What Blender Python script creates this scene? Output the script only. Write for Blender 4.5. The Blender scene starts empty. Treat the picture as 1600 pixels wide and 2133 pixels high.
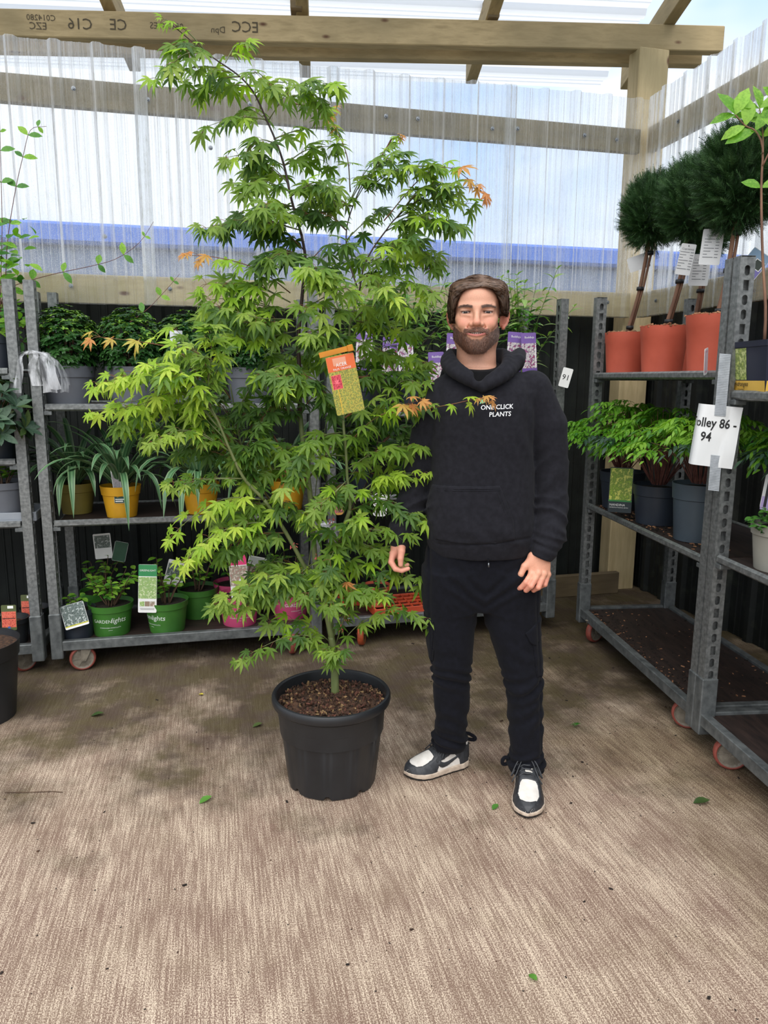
import bpy, bmesh, math, random
import numpy as np
from mathutils import Vector, Matrix, Euler

C = bpy.context.scene.collection
R = math.radians
random.seed(7)
rng = np.random.default_rng(7)

# ---------------------------------------------------------------- camera
FPX, PITCH, YAW, ROLL, CAMH = 1520.0, R(10.36), R(13.0), R(0.28), 1.465
F0 = Vector((math.sin(YAW), math.cos(YAW), 0)); R0 = Vector((math.cos(YAW), -math.sin(YAW), 0))
fw = F0 * math.cos(PITCH) - Vector((0, 0, 1)) * math.sin(PITCH)
up = Vector((0, 0, 1)) * math.cos(PITCH) + F0 * math.sin(PITCH)
rt = R0 * math.cos(ROLL) + up * math.sin(ROLL)
up = up * math.cos(ROLL) - R0 * math.sin(ROLL)
cam = bpy.data.cameras.new('camera'); camo = bpy.data.objects.new('camera', cam); C.objects.link(camo)
m = Matrix.Identity(4)
for i in range(3):
    m[i][0] = rt[i]; m[i][1] = up[i]; m[i][2] = -fw[i]
m[2][3] = CAMH
camo.matrix_world = m
cam.sensor_fit = 'HORIZONTAL'; cam.sensor_width = 36.0; cam.lens = FPX / 1600 * 36.0
cam.clip_start = 0.05; cam.clip_end = 200
bpy.context.scene.camera = camo

# ---------------------------------------------------------------- sky, sun, exposure
w = bpy.data.worlds.new('sky'); bpy.context.scene.world = w; w.use_nodes = True
nt = w.node_tree; nt.nodes.clear()
out = nt.nodes.new('ShaderNodeOutputWorld'); bg = nt.nodes.new('ShaderNodeBackground')
tc = nt.nodes.new('ShaderNodeTexCoord'); nz = nt.nodes.new('ShaderNodeTexNoise'); cr = nt.nodes.new('ShaderNodeValToRGB')
mp = nt.nodes.new('ShaderNodeMapping'); mp.inputs['Scale'].default_value = (1, 1, 2.2); mp.inputs['Location'].default_value = (0.35, 0.1, 0.0)
nz.inputs['Scale'].default_value = 2.1; nz.inputs['Detail'].default_value = 4.0; nz.inputs['Roughness'].default_value = 0.5
cr.color_ramp.elements[0].position = 0.30; cr.color_ramp.elements[0].color = (0.42, 0.62, 0.95, 1)
cr.color_ramp.elements[1].position = 0.50; cr.color_ramp.elements[1].color = (0.92, 0.955, 1.0, 1)
nt.links.new(tc.outputs['Generated'], mp.inputs['Vector']); nt.links.new(mp.outputs['Vector'], nz.inputs['Vector'])
nt.links.new(nz.outputs['Fac'], cr.inputs['Fac']); nt.links.new(cr.outputs['Color'], bg.inputs['Color'])
bg.inputs['Strength'].default_value = 1.32
nt.links.new(bg.outputs['Background'], out.inputs['Surface'])
sun = bpy.data.lights.new('sun', 'SUN'); sun.energy = 3.0; sun.angle = R(75); sun.color = (1.0, 0.96, 0.9)
suno = bpy.data.objects.new('sun', sun); C.objects.link(suno)
suno.rotation_euler = (Vector((-0.25, -0.62, 1.0)).normalized()).to_track_quat('Z', 'Y').to_euler()
vs = bpy.context.scene.view_settings
vs.view_transform = 'Standard'; vs.look = 'None'; vs.gamma = 1.0; vs.use_curve_mapping = False; vs.exposure = 0.0

# ---------------------------------------------------------------- materials
def srgb(r, g, b):
    def f(c):
        c /= 255.0
        return c / 12.92 if c <= 0.04045 else ((c + 0.055) / 1.055) ** 2.4
    return (f(r), f(g), f(b), 1.0)

def newmat(name):
    mt = bpy.data.materials.new(name); mt.use_nodes = True
    n = mt.node_tree; b = n.nodes['Principled BSDF']
    return mt, n, b

def lk(n, a, b): n.links.new(a, b)

def noise(n, scale, detail=3, coord='Object', stretch=None, rough=0.55, rot=None):
    tcn = n.nodes.new('ShaderNodeTexCoord'); mpn = n.nodes.new('ShaderNodeMapping'); nn = n.nodes.new('ShaderNodeTexNoise')
    lk(n, tcn.outputs[coord], mpn.inputs['Vector']); lk(n, mpn.outputs['Vector'], nn.inputs['Vector'])
    if stretch: mpn.inputs['Scale'].default_value = stretch
    if rot: mpn.inputs['Rotation'].default_value = rot
    nn.inputs['Scale'].default_value = scale; nn.inputs['Detail'].default_value = detail; nn.inputs['Roughness'].default_value = rough
    return nn.outputs['Fac']

def ramp(n, fac, stops):
    r = n.nodes.new('ShaderNodeValToRGB'); lk(n, fac, r.inputs['Fac'])
    e = r.color_ramp.elements
    while len(e) < len(stops): e.new(0.5)
    for i, (p, c) in enumerate(stops):
        e[i].position = p; e[i].color = c if len(c) == 4 else (*c, 1)
    return r.outputs['Color']

def mixc(n, fac, a, b, mode='MIX'):
    x = n.nodes.new('ShaderNodeMix'); x.data_type = 'RGBA'; x.blend_type = mode
    if isinstance(fac, (int, float)): x.inputs[0].default_value = fac
    else: lk(n, fac, x.inputs[0])
    for i, v in ((6, a), (7, b)):
        if isinstance(v, tuple): x.inputs[i].default_value = v
        else: lk(n, v, x.inputs[i])
    return x.outputs[2]

def bump(n, b, h, strength=0.3, dist=0.01):
    bn = n.nodes.new('ShaderNodeBump'); bn.inputs['Strength'].default_value = strength; bn.inputs['Distance'].default_value = dist
    lk(n, h, bn.inputs['Height']); lk(n, bn.outputs['Normal'], b.inputs['Normal'])

def simple(name, c1, c2=None, scale=12, rough=0.6, metal=0.0, stretch=None, lo=0.35, hi=0.65, bmp=0.0, bdist=0.004, spec=None, coord='Object', detail=4):
    mt, n, b = newmat(name)
    c2 = c2 or c1
    f = noise(n, scale, detail, coord, stretch)
    lk(n, ramp(n, f, [(lo, c1), (hi, c2)]), b.inputs['Base Color'])
    b.inputs['Roughness'].default_value = rough; b.inputs['Metallic'].default_value = metal
    if spec is not None: b.inputs['Specular IOR Level'].default_value = spec
    if bmp: bump(n, b, f, bmp, bdist)
    return mt

def leafmat(name, c1, c2, trans, rough=0.45, scale=9):
    mt, n, b = newmat(name)
    oi = n.nodes.new('ShaderNodeObjectInfo')
    f = noise(n, scale, 2)
    ad = n.nodes.new('ShaderNodeMath'); ad.operation = 'MULTIPLY_ADD'
    lk(n, oi.outputs['Random'], ad.inputs[0]); ad.inputs[1].default_value = 0.45; 
    sb = n.nodes.new('ShaderNodeMath'); sb.operation = 'SUBTRACT'; lk(n, f, sb.inputs[0]); sb.inputs[1].default_value = 0.22
    lk(n, sb.outputs[0], ad.inputs[2])
    col = ramp(n, ad.outputs[0], [(0.28, c1), (0.72, c2)])
    lk(n, col, b.inputs['Base Color']); b.inputs['Roughness'].default_value = rough
    b.inputs['Specular IOR Level'].default_value = 0.35
    tr = n.nodes.new('ShaderNodeBsdfTranslucent')
    tcol = mixc(n, 1.0, col, (1.25, 1.35, 0.6, 1), 'MULTIPLY'); lk(n, tcol, tr.inputs['Color'])
    mx = n.nodes.new('ShaderNodeMixShader'); mx.inputs[0].default_value = trans
    lk(n, b.outputs[0], mx.inputs[1]); lk(n, tr.outputs[0], mx.inputs[2])
    lk(n, mx.outputs[0], n.nodes['Material Output'].inputs['Surface'])
    return mt

MT = {}
def timber(name, c1, c2, dark, axis_scale):
    mt, n, b = newmat(name)
    g = noise(n, 3.0, 5, 'Object', axis_scale, 0.6)
    big = noise(n, 1.7, 2)
    col = ramp(n, g, [(0.3, c1), (0.55, c2), (0.72, c1)])
    col = mixc(n, ramp(n, big, [(0.45, (0, 0, 0, 1)), (0.8, (1, 1, 1, 1))]), col, dark)
    vo = n.nodes.new('ShaderNodeTexVoronoi'); vo.inputs['Scale'].default_value = 1.0
    tcn = n.nodes.new('ShaderNodeTexCoord'); mpn = n.nodes.new('ShaderNodeMapping'); mpn.inputs['Scale'].default_value = tuple(3.0 if a < 2 else 7.0 for a in axis_scale)
    lk(n, tcn.outputs['Object'], mpn.inputs['Vector']); lk(n, mpn.outputs['Vector'], vo.inputs['Vector'])
    kn = ramp(n, vo.outputs['Distance'], [(0.07, (1, 1, 1, 1)), (0.12, (0, 0, 0, 1))])
    col = mixc(n, kn, col, srgb(92, 58, 36))
    lk(n, col, b.inputs['Base Color']); b.inputs['Roughness'].default_value = 0.75
    bump(n, b, g, 0.15, 0.003)
    return mt
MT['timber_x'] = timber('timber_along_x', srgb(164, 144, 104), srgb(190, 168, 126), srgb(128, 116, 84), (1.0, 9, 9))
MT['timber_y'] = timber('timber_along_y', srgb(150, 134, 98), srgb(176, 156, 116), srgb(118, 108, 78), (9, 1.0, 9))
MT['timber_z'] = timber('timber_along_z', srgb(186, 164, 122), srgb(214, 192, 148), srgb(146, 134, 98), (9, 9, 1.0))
MT['rail_backlit'] = timber('backlit_rail', srgb(112, 101, 74), srgb(130, 117, 86), srgb(92, 84, 62), (1.0, 9, 9))  # upper rail: same timber as the lower, backlit shade put into its colour
MT['rail'] = timber('rail_timber', srgb(170, 152, 112), srgb(192, 174, 134), srgb(140, 130, 96), (1.0, 9, 9))
MT['old_timber'] = timber('old_timber', srgb(120, 104, 78), srgb(140, 122, 92), srgb(86, 74, 56), (1.0, 9, 9))
MT['steel'] = simple('galvanised_steel', srgb(104, 107, 107), srgb(140, 143, 142), 60, 0.5, 0.55, bmp=0.05)
MT['steel_dull'] = simple('worn_galvanised_steel', srgb(84, 88, 89), srgb(120, 124, 124), 22, 0.55, 0.45, bmp=0.08)
MT['deck'] = simple('stained_plywood', srgb(34, 26, 24), srgb(56, 43, 38), 7, 0.6, 0, (1, 6, 1), bmp=0.1)
MT['rust'] = simple('rust', srgb(92, 44, 24), srgb(60, 36, 26), 40, 0.8)
MT['tyre'] = simple('red_tyre', srgb(150, 74, 62), srgb(118, 58, 48), 30, 0.6)
MT['tyre_orange'] = simple('orange_tyre', srgb(186, 86, 44), srgb(140, 62, 36), 30, 0.6)
MT['hub'] = simple('grey_hub', srgb(112, 104, 92), srgb(140, 132, 118), 30, 0.6)
MT['hub_brown'] = simple('brown_hub', srgb(112, 92, 50), srgb(82, 64, 40), 30, 0.6)
MT['cladding'] = simple('dark_cladding', srgb(20, 25, 22), srgb(34, 40, 35), 9, 0.7, lo=0.4, hi=0.8)
MT['cladding_r'] = simple('mouldy_cladding', srgb(18, 22, 20), srgb(52, 56, 46), 11, 0.75, lo=0.52, hi=0.8, detail=7)
MT['soil'] = simple('compost', srgb(34, 22, 16), srgb(84, 58, 40), 70, 0.95, bmp=0.6, bdist=0.01, detail=6)
MT['dark_soil'] = simple('dark_compost', srgb(20, 16, 13), srgb(44, 34, 27), 60, 0.95, bmp=0.6, bdist=0.01)
MT['bark_chip'] = simple('bark_chip', srgb(178, 132, 96), srgb(112, 70, 46), 30, 0.9)
MT['black_plastic'] = simple('black_plastic', srgb(26, 28, 31), srgb(36, 38, 41), 5, 0.42)
MT['white'] = simple('white_card', srgb(236, 238, 238), srgb(224, 227, 228), 6, 0.5)
MT['ink'] = simple('black_ink', srgb(20, 20, 22), None, 6, 0.6)
MT['cable'] = simple('black_cable', srgb(22, 22, 24), None, 6, 0.5)
MT['screw'] = simple('screw_zinc', srgb(150, 154, 158), srgb(96, 100, 104), 80, 0.35, 0.8)

def flat(r, g, b, rough=0.5):
    k = 'flat_%d_%d_%d' % (r, g, b)
    if k not in MT: MT[k] = simple('printed_colour_%d_%d_%d' % (r, g, b), srgb(r, g, b), srgb(max(0, r - 8), max(0, g - 8), max(0, b - 8)), 14, rough)
    return MT[k]

# ---------------------------------------------------------------- mesh helpers
class MB:
    """collects verts / faces and links them as ONE mesh object"""
    def __init__(s): s.v = []; s.f = []; s.mi = []; s.n = 0
    def add(s, v, f, mi=0):
        v = np.asarray(v, float).reshape(-1, 3); s.v.append(v)
        for q in f: s.f.append(tuple(int(i) + s.n for i in q)); s.mi.append(mi)
        s.n += len(v)
    def box(s, x0, x1, y0, y1, z0, z1, mi=0, M=None):
        v = np.array([(x, y, z) for x in (x0, x1) for y in (y0, y1) for z in (z0, z1)], float)
        if M is not None: v = xf(M, v)
        s.add(v, [(0, 1, 3, 2), (4, 6, 7, 5), (0, 4, 5, 1), (2, 3, 7, 6), (0, 2, 6, 4), (1, 5, 7, 3)], mi)
    def rbox(s, x0, x1, y0, y1, z0, z1, r=0.004, mi=0, M=None):
        """box with chamfered edges"""
        bm = bmesh.new(); bmesh.ops.create_cube(bm, size=1)
        for v in bm.verts: v.co = Vector(((x0 + x1) / 2 + v.co.x * (x1 - x0), (y0 + y1) / 2 + v.co.y * (y1 - y0), (z0 + z1) / 2 + v.co.z * (z1 - z0)))
        bmesh.ops.bevel(bm, geom=bm.edges[:], offset=r, segments=1, affect='EDGES')
        bm.verts.index_update()
        v = np.array([q.co[:] for q in bm.verts]); f = [[q.index for q in p.verts] for p in bm.faces]; bm.free()
        if M is not None: v = xf(M, v)
        s.add(v, f, mi)
    def tube(s, pts, rad, sides=6, mi=0, cap=True):
        pts = np.asarray(pts, float); n = len(pts)
        rad = np.full(n, rad) if np.isscalar(rad) else np.asarray(rad, float)
        t = np.gradient(pts, axis=0); t /= (np.linalg.norm(t, axis=1)[:, None] + 1e-12)
        ref = np.array((0, 0, 1.0)) if abs(t[0][2]) < 0.9 else np.array((1.0, 0, 0))
        V = []
        a = np.arange(sides) * 2 * math.pi / sides
        u = np.cross(t[0], ref); u /= np.linalg.norm(u)
        for i in range(n):
            u = u - t[i] * (u @ t[i]); u /= (np.linalg.norm(u) + 1e-12); w_ = np.cross(t[i], u)
            V.append(pts[i] + rad[i] * (np.cos(a)[:, None] * u + np.sin(a)[:, None] * w_))
        f = []
        for i in range(n - 1):
            for j in range(sides):
                k = (j + 1) % sides
                f.append((i * sides + j, i * sides + k, (i + 1) * sides + k, (i + 1) * sides + j))
        if cap: f.append(tuple(range(sides))[::-1]); f.append(tuple((n - 1) * sides + j for j in range(sides)))
        s.add(np.vstack(V), f, mi)
    def lathe(s, prof, seg=32, mi=0, M=None, arc=None):
        prof = np.asarray(prof, float); n = len(prof)
        a = np.arange(seg) * 2 * math.pi / seg
        V = np.stack([prof[:, 0][:, None] * np.cos(a), prof[:, 0][:, None] * np.sin(a), np.repeat(prof[:, 1][:, None], seg, 1)], -1).reshape(-1, 3)
        if M is not None: V = xf(M, V)
        f = []
        for i in range(n - 1):
            for j in range(seg):
                k = (j + 1) % seg
                f.append((i * seg + j, i * seg + k, (i + 1) * seg + k, (i + 1) * seg + j))
        s.add(V, f, mi)
    def disc(s, r, z, seg=24, mi=0, M=None, bumpy=0.0, rings=1, flip=False):
        V = [(0, 0, z)]; f = []
        for k in range(1, rings + 1):
            for j in range(seg):
                a = j * 2 * math.pi / seg; q = r * k / rings
                V.append((q * math.cos(a), q * math.sin(a), z + (random.uniform(-bumpy, bumpy) if k < rings else 0)))
        for j in range(seg): f.append((0, 1 + j, 1 + (j + 1) % seg))
        for k in range(1, rings):
            for j in range(seg):
                a0 = 1 + (k - 1) * seg; b0 = 1 + k * seg; j2 = (j + 1) % seg
                f.append((a0 + j, b0 + j, b0 + j2, a0 + j2))
        V = np.array(V)
        if M is not None: V = xf(M, V)
        if flip: f = [q[::-1] for q in f]
        s.add(V, f, mi)
    def mesh(s, name, smooth=False):
        me = bpy.data.meshes.new(name)
        me.from_pydata(np.vstack(s.v).tolist() if s.v else [], [], s.f)
        if any(s.mi): me.polygons.foreach_set('material_index', s.mi)
        if smooth: me.polygons.foreach_set('use_smooth', [True] * len(me.polygons))
        me.update()
        return me
    def build(s, name, mat=None, parent=None, smooth=False, sharp=None):
        me = s.mesh(name, smooth)
        for q in (mat if isinstance(mat, (list, tuple)) else [mat]):
            if q is not None: me.materials.append(q)
        if sharp: me.set_sharp_from_angle(angle=R(sharp))
        return link(name, me, parent)

def xf(M, v):
    M = np.array(M); return v @ M[:3, :3].T + M[:3, 3]

def link(name, data, parent=None, M=None):
    o = bpy.data.objects.new(name, data); C.objects.link(o)
    if parent is not None: o.parent = parent
    if M is not None: o.matrix_local = Matrix(M)
    return o

def tag(o, label=None, cat=None, group=None, kind=None):
    if label: o['label'] = label
    if cat: o['category'] = cat
    if group: o['group'] = group
    if kind: o['kind'] = kind
    return o

def thing(name, label, cat, loc=(0, 0, 0), rz=0.0, group=None):
    o = bpy.data.objects.new(name, None); C.objects.link(o); o.empty_display_size = 0.1
    o.location = loc; o.rotation_euler = (0, 0, rz)
    return tag(o, label, cat, group)

def dup(root, loc=None, rz=None, label=None, group=None):
    r = root.copy(); C.objects.link(r)
    if loc is not None: r.location = loc
    if rz is not None: r.rotation_euler = (0, 0, rz)
    if label: r['label'] = label
    if group: r['group'] = group
    for ch in list(root.children):
        c = ch.copy(); C.objects.link(c); c.parent = r
        for g in ch.children:
            d = g.copy(); C.objects.link(d); d.parent = c
    return r

TEXTS = {}
def text_mb(s, size, bold=0.0, align='CENTER', shear=0.0, width=1.0):
    """flat text as (verts, faces) in the xy plane, centred"""
    key = (s, bold, align, shear)
    if key not in TEXTS:
        cu = bpy.data.curves.new('text', 'FONT'); cu.body = s; cu.size = 1.0; cu.align_x = align; cu.align_y = 'CENTER'; cu.offset = bold; cu.shear = shear
        cu.resolution_u = 2
        ob = bpy.data.objects.new('text', cu); C.objects.link(ob)
        dg = bpy.context.evaluated_depsgraph_get()
        me = bpy.data.meshes.new_from_object(ob.evaluated_get(dg))
        v = np.array([q.co[:] for q in me.vertices]).reshape(-1, 3); f = [tuple(p.vertices) for p in me.polygons]
        bpy.data.objects.remove(ob); bpy.data.curves.remove(cu); bpy.data.meshes.remove(me)
        TEXTS[key] = (v, f)
    v, f = TEXTS[key]
    return v * np.array([size * width, size, size]), f
# ================================================================ setting
# ---- floor
mt, n, b = newmat('brushed_concrete')
ang = R(-7.5)
g1 = noise(n, 1.0, 3, 'Object', (190, 6, 1), 0.6, (0, 0, ang * -1))
g2 = noise(n, 1.0, 2, 'Object', (360, 230, 1), 0.6, (0, 0, ang * -1))
wear = noise(n, 3.2, 5, 'Object', (1.6, 0.8, 1), 0.65, (0, 0, ang * -1))
big = noise(n, 1.3, 5, 'Object'); mid = noise(n, 5.5, 5, 'Object', None, 0.65)
base = mixc(n, ramp(n, mid, [(0.35, (0, 0, 0, 1)), (0.68, (1, 1, 1, 1))]), srgb(140, 114, 100), srgb(152, 130, 112))
base = mixc(n, ramp(n, big, [(0.40, (0, 0, 0, 1)), (0.68, (1, 1, 1, 1))]), base, srgb(138, 110, 98))
sA = ramp(n, g1, [(0.40, (0, 0, 0, 1)), (0.60, (1, 1, 1, 1))]); sB = ramp(n, g2, [(0.40, (0, 0, 0, 1)), (0.58, (1, 1, 1, 1))])
gm = n.nodes.new('ShaderNodeMath'); gm.operation = 'MULTIPLY_ADD'; lk(n, sA, gm.inputs[0]); gm.inputs[1].default_value = 0.19; 
gmb = n.nodes.new('ShaderNodeMath'); gmb.operation = 'MULTIPLY'; lk(n, sB, gmb.inputs[0]); gmb.inputs[1].default_value = 0.31; lk(n, gmb.outputs[0], gm.inputs[2])
gm2 = n.nodes.new('ShaderNodeMath'); gm2.operation = 'MULTIPLY_ADD'; lk(n, wear, gm2.inputs[0]); gm2.inputs[1].default_value = 0.55; lk(n, gm.outputs[0], gm2.inputs[2])
lines = ramp(n, gm2.outputs[0], [(0.44, (0, 0, 0, 1)), (0.80, (0.95, 0.95, 0.95, 1))])
col = mixc(n, lines, mixc(n, 1.0, base, (0.74, 0.72, 0.70, 1), 'MULTIPLY'), srgb(222, 203, 180))
# moss and damp stains towards the wall and by the trolleys
tcn = n.nodes.new('ShaderNodeTexCoord'); sx = n.nodes.new('ShaderNodeSeparateXYZ'); lk(n, tcn.outputs['Object'], sx.inputs[0])
mr = n.nodes.new('ShaderNodeMapRange'); lk(n, sx.outputs['Y'], mr.inputs[0]); mr.inputs[1].default_value = 1.6; mr.inputs[2].default_value = 3.3
ms = noise(n, 2.6, 6, 'Object', None, 0.65)
ad = n.nodes.new('ShaderNodeMath'); ad.operation = 'MULTIPLY_ADD'; lk(n, mr.outputs[0], ad.inputs[0]); ad.inputs[1].default_value = 0.42; lk(n, ms, ad.inputs[2])
moss = ramp(n, ad.outputs[0], [(0.66, (0, 0, 0, 1)), (0.90, (0.85, 0.85, 0.85, 1))])
col = mixc(n, moss, col, mixc(n, ramp(n, mid, [(0.4, (0, 0, 0, 1)), (0.6, (1, 1, 1, 1))]), srgb(78, 70, 42), srgb(70, 58, 48)))
mr2 = n.nodes.new('ShaderNodeMapRange'); lk(n, sx.outputs['X'], mr2.inputs[0]); mr2.inputs[1].default_value = 0.75; mr2.inputs[2].default_value = 1.5
ms2 = noise(n, 1.9, 5, 'Object', None, 0.6)
ad2 = n.nodes.new('ShaderNodeMath'); ad2.operation = 'MULTIPLY_ADD'; lk(n, mr2.outputs[0], ad2.inputs[0]); ad2.inputs[1].default_value = 0.3; lk(n, ms2, ad2.inputs[2])
dirt = ramp(n, ad2.outputs[0], [(0.62, (0, 0, 0, 1)), (0.9, (0.75, 0.75, 0.75, 1))])
col = mixc(n, dirt, col, mixc(n, 1.0, col, (0.56, 0.54, 0.42, 1), 'MULTIPLY'))
lk(n, col, b.inputs['Base Color']); b.inputs['Roughness'].default_value = 0.85; b.inputs['Specular IOR Level'].default_value = 0.25
bump(n, b, gm2.outputs[0], 0.5, 0.005)
MT['concrete'] = mt
fl = MB(); fl.box(-3.5, 4.2, -3.0, 6.2, -0.12, 0.0)
floor = tag(fl.build('floor', MT['concrete']), kind='structure', label='brushed brown concrete floor with moss and dirt stains')
mt = simple('outside_ground', srgb(120, 118, 110), srgb(90, 96, 80), 1.5, 0.9)
g = MB(); g.box(-60, 60, -40, 60, -0.4, -0.13)
tag(g.build('floor_outside', mt), kind='structure', label='ground outside beyond the walls')

# ---- translucent corrugated sheets
mt, n, b = newmat('translucent_sheet')
sc = noise(n, 45, 6, 'Object', (1, 1, 0.35), 0.7)
st = noise(n, 9, 4, 'Object', (9, 9, 0.10), 0.65)
gr = noise(n, 320, 2, 'Object')
d1 = n.nodes.new('ShaderNodeMath'); d1.operation = 'MULTIPLY'; lk(n, sc, d1.inputs[0]); lk(n, st, d1.inputs[1])
tz = n.nodes.new('ShaderNodeTexCoord'); sz_ = n.nodes.new('ShaderNodeSeparateXYZ'); lk(n, tz.outputs['Object'], sz_.inputs[0])
mz_ = n.nodes.new('ShaderNodeMapRange'); lk(n, sz_.outputs['Z'], mz_.inputs[0]); mz_.inputs[1].default_value = 2.75; mz_.inputs[2].default_value = 1.9; mz_.inputs[3].default_value = 0.0; mz_.inputs[4].default_value = 0.12
sp_a = n.nodes.new('ShaderNodeMath'); sp_a.operation = 'ADD'; lk(n, gr, sp_a.inputs[0]); lk(n, mz_.outputs[0], sp_a.inputs[1])
speck = ramp(n, sp_a.outputs[0], [(0.62, (0, 0, 0, 1)), (0.76, (0.42, 0.42, 0.42, 1))])
lw = n.nodes.new('ShaderNodeLayerWeight'); lw.inputs['Blend'].default_value = 0.5
edge = ramp(n, lw.outputs['Facing'], [(0.16, (0, 0, 0, 1)), (0.62, (0.55, 0.55, 0.55, 1))])
haze = ramp(n, st, [(0.34, (0.12, 0.12, 0.12, 1)), (0.50, (0.26, 0.26, 0.26, 1)), (0.60, (0.42, 0.42, 0.42, 1)), (0.68, (0.62, 0.62, 0.62, 1))])
haze = mixc(n, 1.0, mixc(n, 1.0, haze, speck, 'ADD'), edge, 'ADD')
cl_ = n.nodes.new('ShaderNodeMapRange'); lk(n, sz_.outputs['Z'], cl_.inputs[0]); cl_.inputs[1].default_value = 1.99; cl_.inputs[2].default_value = 2.04; cl_.inputs[3].default_value = 0.35
haze = mixc(n, 1.0, haze, cl_.outputs[0], 'MULTIPLY')
grime = ramp(n, sc, [(0.48, (0.98, 0.98, 0.98, 1)), (0.62, (0.84, 0.83, 0.79, 1)), (0.72, (0.45, 0.43, 0.37, 1))])
trp = n.nodes.new('ShaderNodeBsdfTransparent'); trp.inputs['Color'].default_value = (0.93, 0.96, 0.98, 1)
trl = n.nodes.new('ShaderNodeBsdfTranslucent'); lk(n, grime, trl.inputs['Color'])
dif = n.nodes.new('ShaderNodeBsdfDiffuse'); lk(n, grime, dif.inputs['Color'])
glo = n.nodes.new('ShaderNodeBsdfGlossy'); glo.inputs['Roughness'].default_value = 0.12
m1 = n.nodes.new('ShaderNodeMixShader'); m1.inputs[0].default_value = 0.22; lk(n, trl.outputs[0], m1.inputs[1]); lk(n, dif.outputs[0], m1.inputs[2])
m2 = n.nodes.new('ShaderNodeMixShader'); lk(n, haze, m2.inputs[0]); lk(n, trp.outputs[0], m2.inputs[1]); lk(n, m1.outputs[0], m2.inputs[2])
m3 = n.nodes.new('ShaderNodeMixShader'); m3.inputs[0].default_value = 0.05; lk(n, m2.outputs[0], m3.inputs[1]); lk(n, glo.outputs[0], m3.inputs[2])
lk(n, m3.outputs[0], n.nodes['Material Output'].inputs['Surface'])
n.nodes.remove(b)
MT['sheet'] = mt

PITCHR = 0.208
def corr_profile(L, depth=0.026, ph=0.0):
    """(s, offset) points of a box-rib sheet of width L"""
    pts = []; s = -ph
    while s < L + PITCHR:
        for ds, o in ((0.0, 0), (0.018, 1), (0.052, 1), (0.070, 0), (0.112, 0), (0.116, 0.16), (0.124, 0.16), (0.128, 0), (0.152, 0), (0.156, 0.16), (0.164, 0.16), (0.168, 0)):
            pts.append((s + ds, o * depth))
        s += PITCHR
    pts = [p for p in pts if 0 <= p[0] <= L]
    return [(0, pts[0][1])] + pts + [(L, pts[-1][1])]
def corr_sheet(p0, u, nrm, L, z0, z1f, rows=1, depth=0.026, ph=0.0):
    mb = MB(); pr = corr_profile(L, depth, ph); V = []; f = []
    for r in range(rows + 1):
        for s, o in pr:
            z1 = z1f(s) if callable(z1f) else z1f
            q = np.array(p0) + np.array(u) * s + np.array(nrm) * o
            V.append((q[0], q[1], z0 + (z1 - z0) * r / rows))
    k = len(pr)
    for r in range(rows):
        for i in range(k - 1): f.append((r * k + i, r * k + i + 1, (r + 1) * k + i + 1, (r + 1) * k + i))
    mb.add(V, f); return mb

YW = 4.42; XW = 2.70
# back wall: dark cladding below, root of the wall
cb = corr_sheet((-3.2, 4.66, 0), (1, 0, 0), (0, -1, 0), 6.2, 0.0, 1.98, ph=0.05)
wall_back = tag(cb.build('wall_back', MT['cladding']), kind='structure', label='back wall of dark cladding under hazy translucent sheets')
edges = [-3.20, -2.42, -1.40, -0.36, 0.68, 1.75, 2.70]
for i in range(len(edges) - 1):
    x0, x1 = edges[i], edges[i + 1] + (0.07 if i < len(edges) - 2 else 0.0)
    sh = corr_sheet((x0, YW - 0.004 * (i % 2), 0), (1, 0, 0), (0, -1, 0), x1 - x0, 1.86, lambda s, x0=x0: 3.175 + 0.003 * math.sin(9 * (x0 + s)), rows=2, ph=0.0)
    sh.build('sheet', MT['sheet'], wall_back)
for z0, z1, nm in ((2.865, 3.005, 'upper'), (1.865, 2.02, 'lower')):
    r = MB(); r.rbox(-3.2, 2.66, YW + 0.01, YW + 0.055, z0, z1, 0.004); r.build('rail', MT['rail_backlit'] if nm == 'upper' else MT['rail'], wall_back)
mb = MB(); mb.lathe([(0.0, 0.006), (0.004, 0.006), (0.0045, 0.002), (0.009, 0.0015), (0.0095, 0), (0.0, 0)], 10); screw = mb.mesh('screw'); screw.materials.append(MT['screw'])
SM = Matrix.Rotation(R(90), 4, 'X')
def put_screw(x, z, par, y=YW - 0.003, rot=SM, k=1.3):
    o = bpy.data.objects.new('screw', screw); C.objects.link(o); o.parent = par
    o.matrix_local = Matrix.Translation((x, y, z)) @ rot @ Matrix.Scale(k, 4)
for x in (-0.66, -0.29, 0.25, 1.02, 1.21, 1.67, 1.83, 2.27, 2.49): put_screw(x, 2.94 + 0.012 * math.sin(x * 7), wall_back)
for x in (-0.74, -0.22, 0.18, 1.32, 2.19, 2.49): put_screw(x, 1.955, wall_back)
for x, z in ((-0.55, 2.22), (0.03, 2.71), (0.06, 2.06), (1.3, 2.45)): put_screw(x, z, wall_back)

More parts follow.
